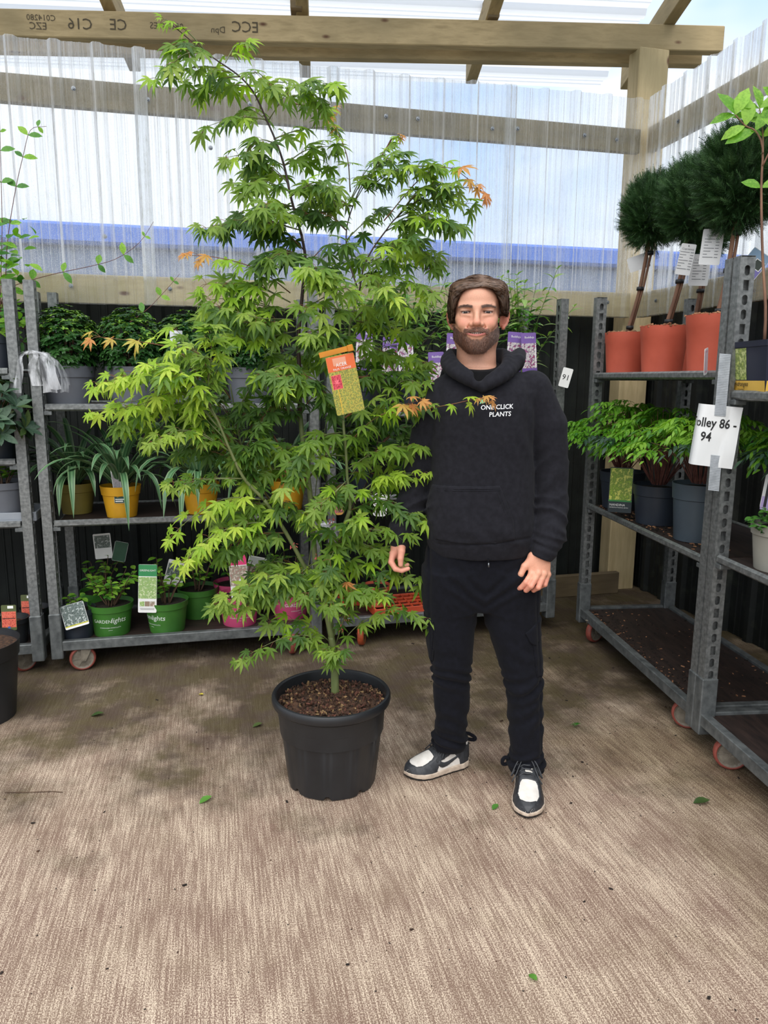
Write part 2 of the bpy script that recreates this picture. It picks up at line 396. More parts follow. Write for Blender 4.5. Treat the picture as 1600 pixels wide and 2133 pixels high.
# right wall
cr_ = corr_sheet((2.92, 4.66, 0), (0, -1, 0), (-1, 0, 0), 5.6, 0.0, 1.98, ph=0.02)
wall_right = tag(cr_.build('wall_right', MT['cladding_r']), kind='structure', label='right wall of mouldy dark cladding under translucent sheets')
for i, (y0, L) in enumerate(((4.42, 1.1), (3.36, 1.1), (2.30, 1.1), (1.24, 1.1), (0.18, 1.2))):
    sh = corr_sheet((XW - 0.004 * (i % 2), y0, 0), (0, -1, 0), (-1, 0, 0), L, 1.86, lambda s: 3.19, rows=2, ph=0.06)
    sh.build('sheet', MT['sheet'], wall_right)
for z0, z1 in ((2.87, 3.02), (1.865, 2.02)):
    r = MB(); r.rbox(XW + 0.01, XW + 0.055, -0.9, 4.43, z0, z1, 0.004); r.build('rail', MT['timber_y'], wall_right)
SMx = Matrix.Rotation(R(-90), 4, 'Y')
for y, z in ((4.1, 2.95), (3.63, 2.95), (3.1, 2.95), (4.2, 1.95), (3.5, 1.95), (2.9, 1.95)):
    o = bpy.data.objects.new('screw', screw); C.objects.link(o); o.parent = wall_right
    o.matrix_local = Matrix.Translation((XW - 0.003, y, z)) @ SMx @ Matrix.Scale(1.3, 4)
# corner post and skirting planks
p = MB(); p.rbox(2.655, 2.86, 4.49, 4.62, 0.0, 3.50, 0.005)
tag(p.build('trim_1', MT['timber_z']), kind='structure', label='tall timber corner post behind the translucent sheets')
p = MB(); p.rbox(0, 0.92, -0.045, 0, 0.0, 0.15, 0.004)
tag(p.build('trim_2', MT['old_timber']), kind='structure', label='old timber plank lying on edge along the floor by the back wall')
o = bpy.data.objects['trim_2']; o.location = (1.78, 4.43, 0.0); o.rotation_euler = (0, 0, R(2))

# ---- roof: beams, rafters, corrugated roof sheets (slopes down away from the camera)
mt, n, b = newmat('roof_sheet')
b.inputs['Base Color'].default_value = srgb(226, 230, 234); b.inputs['Roughness'].default_value = 0.5
tr = n.nodes.new('ShaderNodeBsdfTranslucent'); tr.inputs['Color'].default_value = (0.9, 0.93, 0.97, 1)
mx = n.nodes.new('ShaderNodeMixShader'); mx.inputs[0].default_value = 0.6
lk(n, b.outputs[0], mx.inputs[1]); lk(n, tr.outputs[0], mx.inputs[2]); lk(n, mx.outputs[0], n.nodes['Material Output'].inputs['Surface'])
MT['roof_sheet'] = mt
RA = R(-8.4)
ru = Vector((math.cos(RA), math.sin(RA), 0)); rv = Vector((-math.sin(RA), math.cos(RA), 0))   # along beam, away
RO = Vector((2.76, 4.56, 0))
def roofz(v): return 3.80 - 0.21 * v          # underside of the sheets, v = distance beyond the beam line
RM = Matrix((( ru.x, rv.x, 0, RO.x), (ru.y, rv.y, 0, RO.y), (0, 0, 1, 0), (0, 0, 0, 1)))
def roofsheet(u0, u1, v0, v1):
    mb = MB(); V = []; f = []
    pr = corr_profile(u1 - u0, 0.03)
    for v in (v0, v1):
        for s, o in pr: V.append((u0 + s, v, roofz(v) - o + 0.03))
    k = len(pr)
    for i in range(k - 1): f.append((i, i + 1, k + i + 1, k + i))
    mb.add(xf(RM, np.array(V)), f); return mb
def roofsheet_rows(u0, u1, v0, v1):
    """ribs run along the beam"""
    mb = MB(); V = []; f = []
    pr = corr_profile(v1 - v0, 0.03)
    for u in (u0, u1):
        for s, o in pr: V.append((u, v0 + s, roofz(v0 + s) - o + 0.035))
    k = len(pr)
    for i in range(k - 1): f.append((i, k + i, k + i + 1, i + 1))
    mb.add(xf(RM, np.array(V)), f); return mb
ceiling = tag(roofsheet_rows(-6.4, 0.02, -1.75, 0.95).build('ceiling', MT['roof_sheet']), kind='structure', label='pale corrugated roof sheeting on timber rafters')
def rbeam(name, u0, u1, v0, v1, z0, z1, mat, slope=0.0):
    mb = MB(); mb.rbox(u0, u1, v0, v1, z0, z1, 0.005)
    v = mb.v[0].copy(); v[:, 2] += slope * (v[:, 0]); mb.v[0] = xf(RM, v)
    return mb.build(name, mat, ceiling)
rbeam('beam', -6.4, 0.46, -0.05, 0.02, 3.497, 3.645, MT['timber_x'], 0.018)
rbeam('beam', -6.4, 0.40, 0.10, 0.17, 3.477, 3.625, MT['timber_x'], 0.018)
def rafter(u, name='rafter', v0=-1.75, v1=0.62, ww=0.075, hh=0.15):
    mb = MB(); mb.rbox(u - ww / 2, u + ww / 2, v0, v1, -hh, 0, 0.004)
    v = mb.v[0].copy(); v[:, 2] += 3.80 - 0.21 * v[:, 1] - 0.012; mb.v[0] = xf(RM, v)
    return mb.build(name, MT['timber_y'], ceiling)
for u in (-5.7, -4.55, -3.33, -2.18, -1.02, 0.1): rafter(u)
for u in (-2.15, -0.95):
    mb = MB(); mb.rbox(u - 0.10, u - 0.03, -0.06, 0.18, 3.64, 3.80, 0.003); mb.v[0] = xf(RM, mb.v[0]); mb.build('packing_block', MT['old_timber'], ceiling)
# black cables hung under the roof
for (u0, u1, vv, sag, zz) in ((-3.15, -2.35, -0.25, 0.05, 3.83), (-1.02, -0.02, -0.35, 0.05, 3.85), (-1.0, -0.05, -0.32, 0.028, 3.86)):
    pts = [(u0 + (u1 - u0) * t, vv, zz - sag * 4 * t * (1 - t)) for t in np.linspace(0, 1, 14)]
    mb = MB(); mb.tube(xf(RM, np.array(pts)), 0.006, 6)
    tag(mb.build('cable', MT['cable'], None, True), {-3.15: 'thin black cable sagging under the roof left of centre', -1.02: 'lower of two black cables hung under the roof by the right rafter', -1.0: 'upper of two black cables hung under the roof by the right rafter'}[u0], 'cable')
# mirrored grading stamp inked on the front of the beam
MT['stamp'] = simple('stamp_ink', srgb(84, 74, 56), None, 30, 0.8)
st_ = MB()
def stamp(txt, u, z, size):
    v, f = text_mb(txt, size)
    u = u + SU; v = np.stack([-v[:, 0] + u, np.full(len(v), -0.0525), v[:, 1] + z - 0.018 * SU + 0.018 * u], 1)
    st_.add(xf(RM, v), f)
SU = 0.44
stamp('ECC', -2.96, 3.578, 0.085); stamp('Dpn', -3.12, 3.562, 0.05); stamp('081:00 ES', -3.42, 3.575, 0.05); stamp('CE', -3.70, 3.575, 0.085); stamp('C16', -3.92, 3.575, 0.085); stamp('EZC', -4.16, 3.56, 0.055); stamp('C014280', -4.14, 3.605, 0.045); stamp('449', -4.50, 3.59, 0.06)
st_.build('grading_stamp', MT['stamp'], ceiling)

# ---- a long blue-grey building outside, seen through the sheets
mt = simple('blue_cladding', srgb(104, 118, 148), srgb(116, 130, 156), 2.0, 0.6)
mtr = simple('grey_roof_edge', srgb(66, 108, 200), srgb(74, 118, 206), 2, 0.6)
bd = thing('outside_building', 'long blue building outside behind the translucent back wall', 'building', (4, 15.5, -0.13))
q = MB(); q.rbox(-22, 22, -1.5, 1.5, 0, 3.82, 0.05); q.build('wall', mt, bd)
q = MB(); q.rbox(-22.2, 22.2, -1.7, 1.7, 3.82, 4.17, 0.05); q.build('roof_edge', mtr, bd)
bd2 = thing('outside_building', 'long blue building outside beyond the translucent right wall', 'building', (16.5, 2, -0.13))
q = MB(); q.rbox(-1.5, 1.5, -14, 10, 0, 3.86, 0.05); q.build('wall', mt, bd2)
q = MB(); q.rbox(-1.7, 1.7, -14.2, 10.2, 3.86, 4.20, 0.05); q.build('roof_edge', mtr, bd2)
# ================================================================ steel plant trolleys (1.35 x 0.565 x 1.9 m)
PW, PD = 0.046, 0.056       # post: along the long axis, along the depth
def slot_face(mb, x, nx, y0, y1, z0, z1, pitch=0.0508):
    """face at x with long round slots cut out (normal +-x)"""
    ym = (y0 + y1) / 2; z = z0
    hw, hh = 0.0105, 0.018
    k = 0
    while z + pitch <= z1 + 1e-6:
        zc = z + pitch / 2; out_ = []; inn = []
        for a in np.arange(12) * math.pi / 6 + math.pi / 12:
            c, s = math.cos(a), math.sin(a)
            if k % 3 == 2: inn.append((ym + hw * max(-1, min(1, 1.5 * c)), zc + hh * max(-1, min(1, 1.5 * s))))
            else: inn.append((ym + hw * c, zc + (hh - hw) * (1 if s > 0 else -1) + hw * s))
            m_ = max(abs(c), abs(s)); out_.append((ym + (y1 - y0) / 2 * c / m_, zc + pitch / 2 * s / m_))
        V = [(x, p_[0], p_[1]) for p_ in out_] + [(x, p_[0], p_[1]) for p_ in inn] + [(x - nx * 0.004, p_[0], p_[1]) for p_ in inn]
        f = []
        for i in range(12):
            j = (i + 1) % 12
            f.append((i, j, 12 + j, 12 + i)); f.append((12 + i, 12 + j, 24 + j, 24 + i))
        mb.add(V, f); z += pitch; k += 1
    for (a, b_) in ((z, z1),):
        if b_ - a > 1e-4: mb.add([(x, y0, a), (x, y1, a), (x, y1, b_), (x, y0, b_)], [(0, 1, 2, 3)])
pm = MB()
pz0, pz1 = 0.30, 1.90
slot_face(pm, PW, 1, 0, PD, pz0, pz1); slot_face(pm, 0, -1, 0, PD, pz0, pz1)
for (ya, yb) in ((0.0, 0.003), (PD - 0.003, PD)): pm.box(0.0005, PW - 0.0005, ya, yb, pz0, pz1)
pm.box(PW / 2 - 0.001, PW / 2 + 0.001, 0.003, PD - 0.003, pz0, pz1)
pm.box(0, PW, 0.003, PD - 0.003, pz1 - 0.004, pz1 - 0.001)
post_me = pm.mesh('post'); post_me.materials.append(MT['steel'])
sk = MB(); sk.rbox(-0.005, PW + 0.005, -0.005, PD + 0.005, 0.075, 0.31, 0.004); sk_me = sk.mesh('post_socket'); sk_me.materials.append(MT['steel_dull'])
TL, TD = 1.35, 0.565
def bar_profile(mb, x0, x1, y, z, h=0.034, d=0.026):
    """front rail of a shelf: rounded C-section"""
    pr = [(y, z - h / 2 + 0.008), (y - d * 0.6, z - h / 2), (y - d, z - h / 2 + 0.008), (y - d, z + h / 2 - 0.008), (y - d * 0.6, z + h / 2), (y, z + h / 2 - 0.006)]
    V = [(x, a, b_) for x in (x0, x1) for a, b_ in pr]; k = len(pr)
    f = [(i, (i + 1) % k, k + (i + 1) % k, k + i)[::-1] for i in range(k)] + [tuple(range(k)), tuple(range(2 * k - 1, k - 1, -1))]
    mb.add(V, f)
def make_castor(tyre, hub):
    w_ = MB(); w_.lathe([(0.0515, -0.0165), (0.056, -0.018), (0.062, -0.013), (0.064, 0), (0.062, 0.013), (0.056, 0.018), (0.0515, 0.0165), (0.0515, -0.0165)], 28, M=Matrix.Rotation(R(90), 4, 'X'))
    h_ = MB(); h_.lathe([(0.0, -0.017), (0.010, -0.019), (0.012, -0.012), (0.044, -0.011), (0.0525, -0.0165), (0.0525, 0.0165), (0.044, 0.011), (0.012, 0.012), (0.010, 0.019), (0, 0.017)], 24, M=Matrix.Rotation(R(90), 4, 'X'))
    for a in range(6):
        h_.box(0.012, 0.047, -0.0135, 0.0135, -0.003, 0.003, M=Matrix.Rotation(a * R(60), 4, 'Y'))
    k_ = MB()
    for s in (-1, 1):
        y0 = s * 0.024
        k_.add([(-0.012, y0 - 0.002, -0.012), (0.012, y0 - 0.002, -0.012), (0.052, y0 - 0.002, 0.068), (-0.006, y0 - 0.002, 0.068), (-0.012, y0 + 0.002, -0.012), (0.012, y0 + 0.002, -0.012), (0.052, y0 + 0.002, 0.068), (-0.006, y0 + 0.002, 0.068)],
               [(0, 1, 2, 3), (7, 6, 5, 4), (0, 4, 5, 1), (1, 5, 6, 2), (2, 6, 7, 3), (3, 7, 4, 0)])
    k_.lathe([(0, -0.03), (0.007, -0.03), (0.007, 0.03), (0, 0.03)], 8, M=Matrix.Rotation(R(90), 4, 'X'))
    k_.rbox(-0.01, 0.055, -0.026, 0.026, 0.064, 0.069, 0.001)
    a = w_.mesh('tyre', True); a.materials.append(tyre); b_ = h_.mesh('hub'); b_.materials.append(hub); c = k_.mesh('fork'); c.materials.append(MT['hub'] if hub is not MT['hub_brown'] else MT['rust'])
    return a, b_, c
CAST = {'grey': make_castor(MT['tyre'], MT['hub']), 'brown': make_castor(MT['tyre_orange'], MT['hub_brown'])}
hk = MB(); hk.rbox(0, 0.036, 0, 0.044, -0.048, -0.030, 0.002); hook_me = hk.mesh('shelf_hook'); hook_me.materials.append(MT['steel_dull'])
def trolley(label, loc, rz, shelves, castor='grey', castors=((0.12, 0.09, 0), (1.24, 0.09, 40), (0.12, 0.48, 20), (1.24, 0.48, 0)), baserust=False):
    t = thing('plant_trolley', label, 'trolley', loc, rz, None)
    for x in (0, TL - PW):
        for y in (0, TD - PD):
            o = link('post', post_me, t, Matrix.Translation((x, y, 0)))
            s = link('post_socket', sk_me, o)
    bf = MB()
    bf.rbox(PW, TL - PW, 0.0, 0.036, 0.115, 0.165, 0.003); bf.rbox(PW, TL - PW, TD - 0.036, TD, 0.115, 0.165, 0.003)
    for x in (0.004, TL - 0.040): bf.rbox(x, x + 0.036, PD, TD - PD, 0.115, 0.165, 0.003)
    for x in (PW + 0.02, TL - PW - 0.16): bf.rbox(x, x + 0.14, 0.03, TD - 0.03, 0.134, 0.1375, 0.001)
    bf.build('base_frame', MT['steel_dull'], t)
    dk = MB(); dk.rbox(0.04, TL - 0.04, 0.036, TD - 0.036, 0.138, 0.152, 0.002); dk.build('base_deck', MT['deck'], t)
    for (x, y, a) in castors:
        ty, hb, fk = CAST[castor]
        Mx = Matrix.Translation((x, y, 0.055)) @ Matrix.Rotation(R(a), 4, 'Z')
        o = link('castor', fk, t, Matrix.Translation((x, y, 0.064)) @ Matrix.Rotation(R(a), 4, 'Z'))
        link('tyre', ty, o); link('hub', hb, o)
    for z in shelves:
        sf = MB(); bar_profile(sf, PW + 0.008, TL - PW - 0.008, 0.030, z - 0.012); bar_profile(sf, PW + 0.008, TL - PW - 0.008, TD - 0.004, z - 0.012)
        for x in (PW + 0.001, TL - PW - 0.021): sf.rbox(x, x + 0.02, 0.012, TD - 0.012, z - 0.036, z - 0.018, 0.002)
        so = sf.build('shelf_frame', MT['steel'], t)
        sb = MB(); sb.rbox(PW + 0.022, TL - PW - 0.022, 0.03, TD - 0.03, z - 0.018, z - 0.005, 0.002); sb.build('shelf_board', MT['deck'], t)
        for x in (PW - 0.001, TL - PW - 0.035):
            for y in (0.006, TD - 0.05): link('shelf_hook', hook_me, so, Matrix.Translation((x, y, z)))
    return t
T1 = trolley('steel plant trolley cut off by the left edge, holding climbers and glossy shrubs', (-0.872 - TL, 3.725, 0), 0, (1.50, 1.08, 0.78))
T2 = trolley('steel plant trolley behind the maple holding grey, yellow, green and pink pots', (-0.832, 3.735, 0), 0, (1.335, 0.775), castors=((0.135, 0.03, 12), (1.195, 0.03, 90), (0.12, 0.48, 20), (1.24, 0.48, 0)))
T3 = trolley('steel plant trolley behind the man holding purple-tagged shrubs and orange trays', (0.567, 3.79, 0), R(1.0), (1.29, 0.84), 'brown', castors=((0.19, 0.02, 70), (1.2, 0.09, 40), (0.12, 0.48, 20), (1.24, 0.48, 0)))
RA_ = math.atan2(-0.99, -0.138)
TA = trolley('steel plant trolley at right with terracotta pots and an empty lower deck', (2.028, 3.743, 0), RA_, (1.497, 0.778), castors=((0.16, 0.05, -60), (1.20, 0.06, 60), (0.12, 0.48, 20), (1.24, 0.48, 0)))
TB = trolley('nearest steel plant trolley, cut off by the right edge', (2.028 - 0.1380 * 1.362, 3.743 - 0.990 * 1.362, 0), RA_, (1.425, 0.81), castors=((0.175, 0.06, 70), (1.20, 0.06, 60), (0.12, 0.48, 20), (1.24, 0.48, 0)))
# ================================================================ the potted maple (coordinates in metres, local to the pot base)
ACER_STEMS = [
 (0.0155,0.0125,[(-0.0,0.0,0.306),(-0.001,0.0,0.393),(-0.004,0.0,0.468),(-0.013,0.0,0.533)]),
 (0.0115,0.0085,[(-0.009,0.0,0.515),(-0.029,-0.005,0.627),(-0.05,0.0,0.707),(-0.067,0.01,0.794),(-0.077,0.02,0.916),(-0.088,0.03,1.072),(-0.108,0.03,1.227),(-0.118,0.03,1.345)]),
 (0.0085,0.0045,[(-0.118,0.03,1.345),(-0.118,0.03,1.478),(-0.118,0.02,1.607),(-0.102,0.02,1.751),(-0.091,0.02,1.86),(-0.1,0.0,1.933)]),
 (0.0045,0.0012,[(-0.1,0.0,1.933),(-0.132,0.0,2.046),(-0.154,0.0,2.15),(-0.179,0.0,2.223),(-0.208,0.0,2.288),(-0.242,-0.02,2.359),(-0.285,-0.03,2.405),(-0.347,-0.05,2.441),(-0.389,-0.06,2.466),(-0.435,-0.08,2.496),(-0.493,-0.1,2.538)]),
 (0.0085,0.006,[(-0.043,0.0,0.671),(-0.095,-0.02,0.781),(-0.141,-0.05,0.888),(-0.186,-0.07,0.976),(-0.23,-0.1,1.057)]),
 (0.006,0.002,[(-0.23,-0.1,1.057),(-0.288,-0.14,1.134),(-0.328,-0.17,1.236),(-0.356,-0.19,1.323),(-0.39,-0.2,1.4),(-0.42,-0.22,1.475)]),
 (0.005,0.002,[(-0.179,-0.07,0.966),(-0.222,-0.03,1.045),(-0.273,0.0,1.105),(-0.327,0.03,1.229),(-0.35,0.05,1.343),(-0.366,0.06,1.443)]),
 (0.0105,0.0075,[(-0.009,0.0,0.533),(-0.02,0.02,0.635),(-0.013,0.03,0.771),(0.018,0.0,0.897),(0.036,-0.02,0.946),(0.059,-0.03,1.009)]),
 (0.006,0.0035,[(0.059,-0.03,1.009),(0.059,-0.03,1.057),(0.051,-0.03,1.116),(0.045,-0.03,1.233),(0.037,-0.02,1.328),(0.048,0.0,1.478),(0.058,0.0,1.612),(0.063,0.0,1.661),(0.09,0.0,1.74)]),
 (0.0035,0.0012,[(0.09,0.0,1.74),(0.106,0.0,1.827),(0.135,0.0,1.888),(0.179,-0.01,1.945),(0.214,-0.02,1.985),(0.283,-0.04,2.034),(0.375,-0.06,2.068),(0.478,-0.1,2.059)]),
 (0.003,0.0012,[(0.086,0.0,1.765),(0.054,0.03,1.862),(0.047,0.05,1.958),(0.072,0.06,2.048),(0.112,0.06,2.126),(0.157,0.06,2.182),(0.197,0.06,2.253)]),
 (0.004,0.0015,[(0.059,-0.03,1.009),(0.105,0.03,1.075),(0.129,0.08,1.128),(0.164,0.12,1.273),(0.215,0.14,1.446),(0.281,0.15,1.549),(0.358,0.15,1.634)]),
 (0.0025,0.001,[(-0.1,0.02,0.755),(-0.089,0.1,0.881),(-0.073,0.15,1.091),(-0.037,0.17,1.304),(0.0,0.17,1.444)]),
]
ACER_SPRAYS = [
 ('y',0.65,0,[(-0.382,-0.06,2.462),(-0.439,-0.09,2.503),(-0.495,-0.12,2.53)]),
 ('g',0.8,0,[(-0.325,-0.05,2.438),(-0.303,0.0,2.493),(-0.28,0.03,2.523)]),
 ('g',1,0,[(-0.367,-0.06,2.448),(-0.416,-0.1,2.459),(-0.452,-0.12,2.461)]),
 ('g',1,0,[(-0.389,-0.06,2.466),(-0.42,-0.15,2.412),(-0.453,-0.18,2.387)]),
 ('g',0.9,0,[(-0.355,-0.05,2.424),(-0.419,-0.1,2.391),(-0.512,-0.14,2.356)]),
 ('g',1,0,[(-0.315,-0.03,2.418),(-0.387,0.02,2.43),(-0.456,0.05,2.434)]),
 ('g',1,0,[(-0.285,-0.03,2.405),(-0.379,0.05,2.412),(-0.433,0.08,2.408)]),
 ('g',1,0,[(-0.285,-0.03,2.398),(-0.226,-0.06,2.394),(-0.186,-0.08,2.366)]),
 ('g',1,0,[(-0.242,-0.02,2.359),(-0.179,0.03,2.399),(-0.112,0.06,2.41)]),
 ('g',1,0,[(-0.268,0.0,2.387),(-0.316,0.05,2.398),(-0.354,0.08,2.416)]),
 ('g',1,0,[(-0.201,0.0,2.288),(-0.132,-0.04,2.346),(-0.061,-0.06,2.367),(0.008,-0.08,2.367)]),
 ('g',1,0,[(-0.118,-0.03,2.349),(-0.055,-0.05,2.335),(-0.017,-0.05,2.322)]),
 ('g',1,0,[(-0.208,0.0,2.288),(-0.285,-0.05,2.268),(-0.378,-0.08,2.244)]),
 ('g',1,0,[(-0.209,0.0,2.285),(-0.255,0.05,2.318),(-0.3,0.08,2.335)]),
 ('o',0.8,0,[(-0.122,0.0,2.338),(-0.047,0.03,2.32),(-0.002,0.05,2.337)]),
 ('g',1,0,[(-0.186,0.0,2.23),(-0.114,0.05,2.26),(-0.02,0.08,2.292)]),
 ('g',1,0,[(-0.179,0.0,2.215),(-0.216,-0.06,2.198),(-0.244,-0.08,2.184)]),
 ('g',0.9,0,[(-0.154,0.0,2.15),(-0.244,-0.04,2.16),(-0.321,-0.08,2.152)]),
 ('g',1,0,[(-0.154,0.0,2.15),(-0.082,0.04,2.198),(-0.003,0.06,2.226)]),
 ('g',1,0,[(-0.142,0.0,2.098),(-0.213,0.06,2.143),(-0.268,0.1,2.161)]),
 ('g',1,0,[(-0.135,0.0,2.068),(-0.215,-0.04,2.08),(-0.278,-0.08,2.066)]),
 ('g',1,0,[(-0.135,0.0,2.053),(-0.058,-0.06,2.069),(0.007,-0.1,2.067)]),
 ('g',1,0,[(-0.124,0.0,2.024),(-0.213,0.04,2.029),(-0.298,0.06,2.021)]),
 ('g',1,0,[(-0.112,0.0,1.978),(-0.165,-0.08,1.984),(-0.22,-0.12,1.968)]),
 ('g',0.9,0,[(-0.1,0.0,1.948),(-0.265,-0.04,1.962),(-0.397,-0.08,1.939)]),
 ('o',0.75,0,[(0.06,0.06,2.083),(0.049,0.04,2.184),(0.0,0.02,2.295)]),
 ('g',0.85,0,[(0.044,0.05,2.02),(0.101,0.05,2.119),(0.173,0.05,2.209)]),
 ('o',0.6,0,[(0.157,0.06,2.182),(0.197,0.06,2.235),(0.218,0.06,2.257)]),
 ('g',0.9,0,[(0.072,0.06,2.048),(0.158,0.0,2.144),(0.228,-0.03,2.172)]),
 ('g',0.9,0,[(0.109,0.05,2.081),(0.205,-0.02,2.117),(0.328,-0.05,2.138)]),
 ('o',0.9,0,[(0.174,0.0,1.98),(0.297,-0.06,2.092),(0.386,-0.1,2.107),(0.483,-0.12,2.043)]),
 ('g',1,0,[(0.214,-0.02,1.985),(0.297,-0.08,2.051),(0.385,-0.12,2.059)]),
 ('g',0.9,0,[(0.214,-0.02,1.985),(0.333,0.0,2.018),(0.444,0.0,2.034)]),
 ('g',1,0,[(0.179,0.0,1.947),(0.284,-0.05,1.967),(0.406,-0.08,1.95)]),
 ('g',1,0,[(0.143,0.0,1.896),(0.256,0.04,1.911),(0.348,0.06,1.86)]),
 ('g',1,0,[(0.111,0.0,1.835),(0.175,-0.1,1.857),(0.251,-0.13,1.896)]),
 ('d',1,0,[(0.047,0.05,1.958),(-0.019,0.03,1.993),(-0.08,0.0,2.001)]),
 ('g',1,0,[(0.047,0.05,1.927),(0.108,0.1,1.984),(0.157,0.14,2.04)]),
 ('g',1,0,[(0.011,0.06,2.037),(-0.018,0.03,2.084),(-0.063,0.0,2.091)]),
 ('g',1,0,[(0.068,0.06,2.038),(-0.009,0.12,2.066),(-0.078,0.15,2.073)]),
 ('d',1,0,[(-0.097,0.02,1.891),(-0.168,0.05,1.942),(-0.229,0.08,1.963)]),
 ('d',1,0,[(-0.091,0.02,1.86),(-0.156,-0.05,1.856),(-0.222,-0.08,1.836)]),
 ('d',1,0,[(-0.098,0.02,1.829),(-0.014,-0.05,1.88),(0.051,-0.08,1.89)]),
 ('g',1,0,[(-0.085,0.02,1.829),(-0.009,0.1,1.841),(0.073,0.14,1.879)]),
 ('g',1,0,[(0.09,0.0,1.78),(0.175,0.04,1.833),(0.323,0.06,1.836)]),
 ('g',1,0,[(0.094,0.0,1.765),(0.207,-0.05,1.782),(0.324,-0.08,1.749)]),
 ('g',1,0,[(0.111,0.0,1.811),(0.16,-0.12,1.751),(0.206,-0.15,1.718)]),
 ('o',0.85,0,[(-0.141,0.0,1.748),(-0.234,-0.06,1.802),(-0.35,-0.1,1.833),(-0.442,-0.13,1.847)]),
 ('y',1,0,[(-0.141,0.0,1.717),(-0.267,-0.06,1.756),(-0.399,-0.1,1.763)]),
 ('y',1,0,[(-0.136,0.02,1.679),(-0.276,-0.02,1.699),(-0.398,-0.05,1.695)]),
 ('g',1,0,[(-0.128,0.02,1.662),(-0.232,-0.1,1.646),(-0.349,-0.13,1.688)]),
 ('g',1,0,[(-0.124,0.02,1.639),(-0.274,0.05,1.625),(-0.442,0.06,1.665)]),
 ('y',1,0,[(-0.121,0.02,1.623),(-0.242,-0.05,1.584),(-0.39,-0.1,1.599)]),
 ('g',1,0,[(-0.086,0.02,1.766),(0.005,-0.1,1.775),(-0.068,-0.15,1.79)]),
 ('g',1,0,[(-0.087,0.02,1.703),(0.006,-0.12,1.721),(0.054,-0.16,1.746)]),
 ('g',1,0,[(0.07,0.0,1.686),(0.004,-0.1,1.677),(-0.07,-0.14,1.688)]),
 ('g',1,0,[(0.078,0.0,1.702),(0.176,-0.05,1.69),(0.27,-0.08,1.696)]),
 ('g',1,0,[(0.063,0.0,1.661),(0.159,0.05,1.635),(0.277,0.08,1.629)]),
 ('g',1,0,[(0.07,0.0,1.655),(0.125,0.1,1.712),(0.192,0.13,1.764)]),
 ('g',1,0,[(0.058,0.0,1.607),(0.176,0.06,1.545),(0.312,0.08,1.522)]),
 ('g',1,0,[(0.058,0.0,1.575),(0.003,-0.1,1.617),(-0.056,-0.14,1.614)]),
 ('g',1,0,[(0.048,0.0,1.462),(0.16,0.05,1.463),(0.295,0.07,1.488)]),
 ('g',1,0,[(0.053,0.0,1.511),(-0.044,0.08,1.545),(-0.131,0.1,1.545)]),
 ('g',1,0,[(0.037,-0.02,1.348),(-0.062,-0.1,1.446),(-0.152,-0.14,1.446)]),
 ('o',0.95,0,[(-0.378,-0.19,1.369),(-0.395,-0.22,1.519),(-0.52,-0.25,1.554),(-0.684,-0.28,1.585)]),
 ('y',1,0,[(-0.356,-0.19,1.323),(-0.452,-0.24,1.467),(-0.577,-0.27,1.467),(-0.693,-0.3,1.444)]),
 ('y',1,0,[(-0.357,-0.19,1.308),(-0.46,-0.22,1.408),(-0.592,-0.24,1.37),(-0.729,-0.26,1.358)]),
 ('y',1,0,[(-0.337,-0.18,1.269),(-0.466,-0.15,1.367),(-0.592,-0.15,1.351),(-0.681,-0.15,1.312)]),
 ('y',1,0,[(-0.375,-0.2,1.37),(-0.427,-0.28,1.46),(-0.53,-0.32,1.502)]),
 ('g',1,0,[(-0.355,0.0,1.395),(-0.433,0.0,1.508),(-0.527,0.0,1.62)]),
 ('g',1,0,[(-0.39,-0.2,1.4),(-0.361,-0.24,1.504),(-0.35,-0.27,1.604)]),
 ('g',1,0,[(-0.404,-0.2,1.43),(-0.466,-0.18,1.52),(-0.55,-0.16,1.505)]),
 ('g',1,0,[(-0.328,-0.17,1.236),(-0.464,-0.1,1.333),(-0.624,-0.06,1.282)]),
 ('y',0.8,0,[(-0.328,-0.17,1.229),(-0.435,-0.22,1.287),(-0.55,-0.25,1.258)]),
 ('g',0.9,0,[(-0.327,0.03,1.229),(-0.426,0.0,1.279),(-0.538,0.0,1.211)]),
 ('g',1,0,[(-0.35,0.05,1.326),(-0.279,0.05,1.461),(-0.226,0.05,1.535)]),
 ('d',1,0,[(-0.331,0.03,1.277),(-0.423,0.08,1.375),(-0.498,0.1,1.357)]),
 ('d',1,0,[(-0.327,0.03,1.229),(-0.239,0.0,1.362),(-0.15,-0.03,1.445)]),
 ('d',1,0,[(-0.339,-0.1,1.254),(-0.399,-0.1,1.35),(-0.433,-0.1,1.318)]),
 ('d',1,0,[(-0.273,0.0,1.105),(-0.378,0.0,1.195),(-0.477,0.0,1.245)]),
 ('d',1,0,[(-0.294,0.0,1.178),(-0.38,0.1,1.272),(-0.437,0.13,1.304)]),
 ('d',1,0,[(-0.222,-0.03,1.045),(-0.296,-0.08,1.187),(-0.24,-0.1,1.303)]),
 ('d',1,0,[(-0.163,0.03,1.176),(-0.249,0.05,1.293),(-0.335,0.06,1.343)]),
 ('g',1,0,[(-0.108,0.03,1.227),(-0.181,-0.08,1.22),(-0.304,-0.12,1.208)]),
 ('g',1,0,[(-0.088,0.03,1.072),(-0.187,-0.05,1.143),(-0.281,-0.08,1.121)]),
 ('y',0.7,0,[(-0.288,-0.14,1.134),(-0.407,-0.17,1.125),(-0.517,-0.2,1.129)]),
 ('y',1,0,[(-0.23,-0.1,1.057),(-0.346,-0.17,1.061),(-0.452,-0.2,1.002),(-0.509,-0.22,0.962)]),
 ('y',1,0,[(-0.186,-0.07,0.976),(-0.305,-0.15,0.968),(-0.408,-0.2,0.929),(-0.472,-0.22,0.872)]),
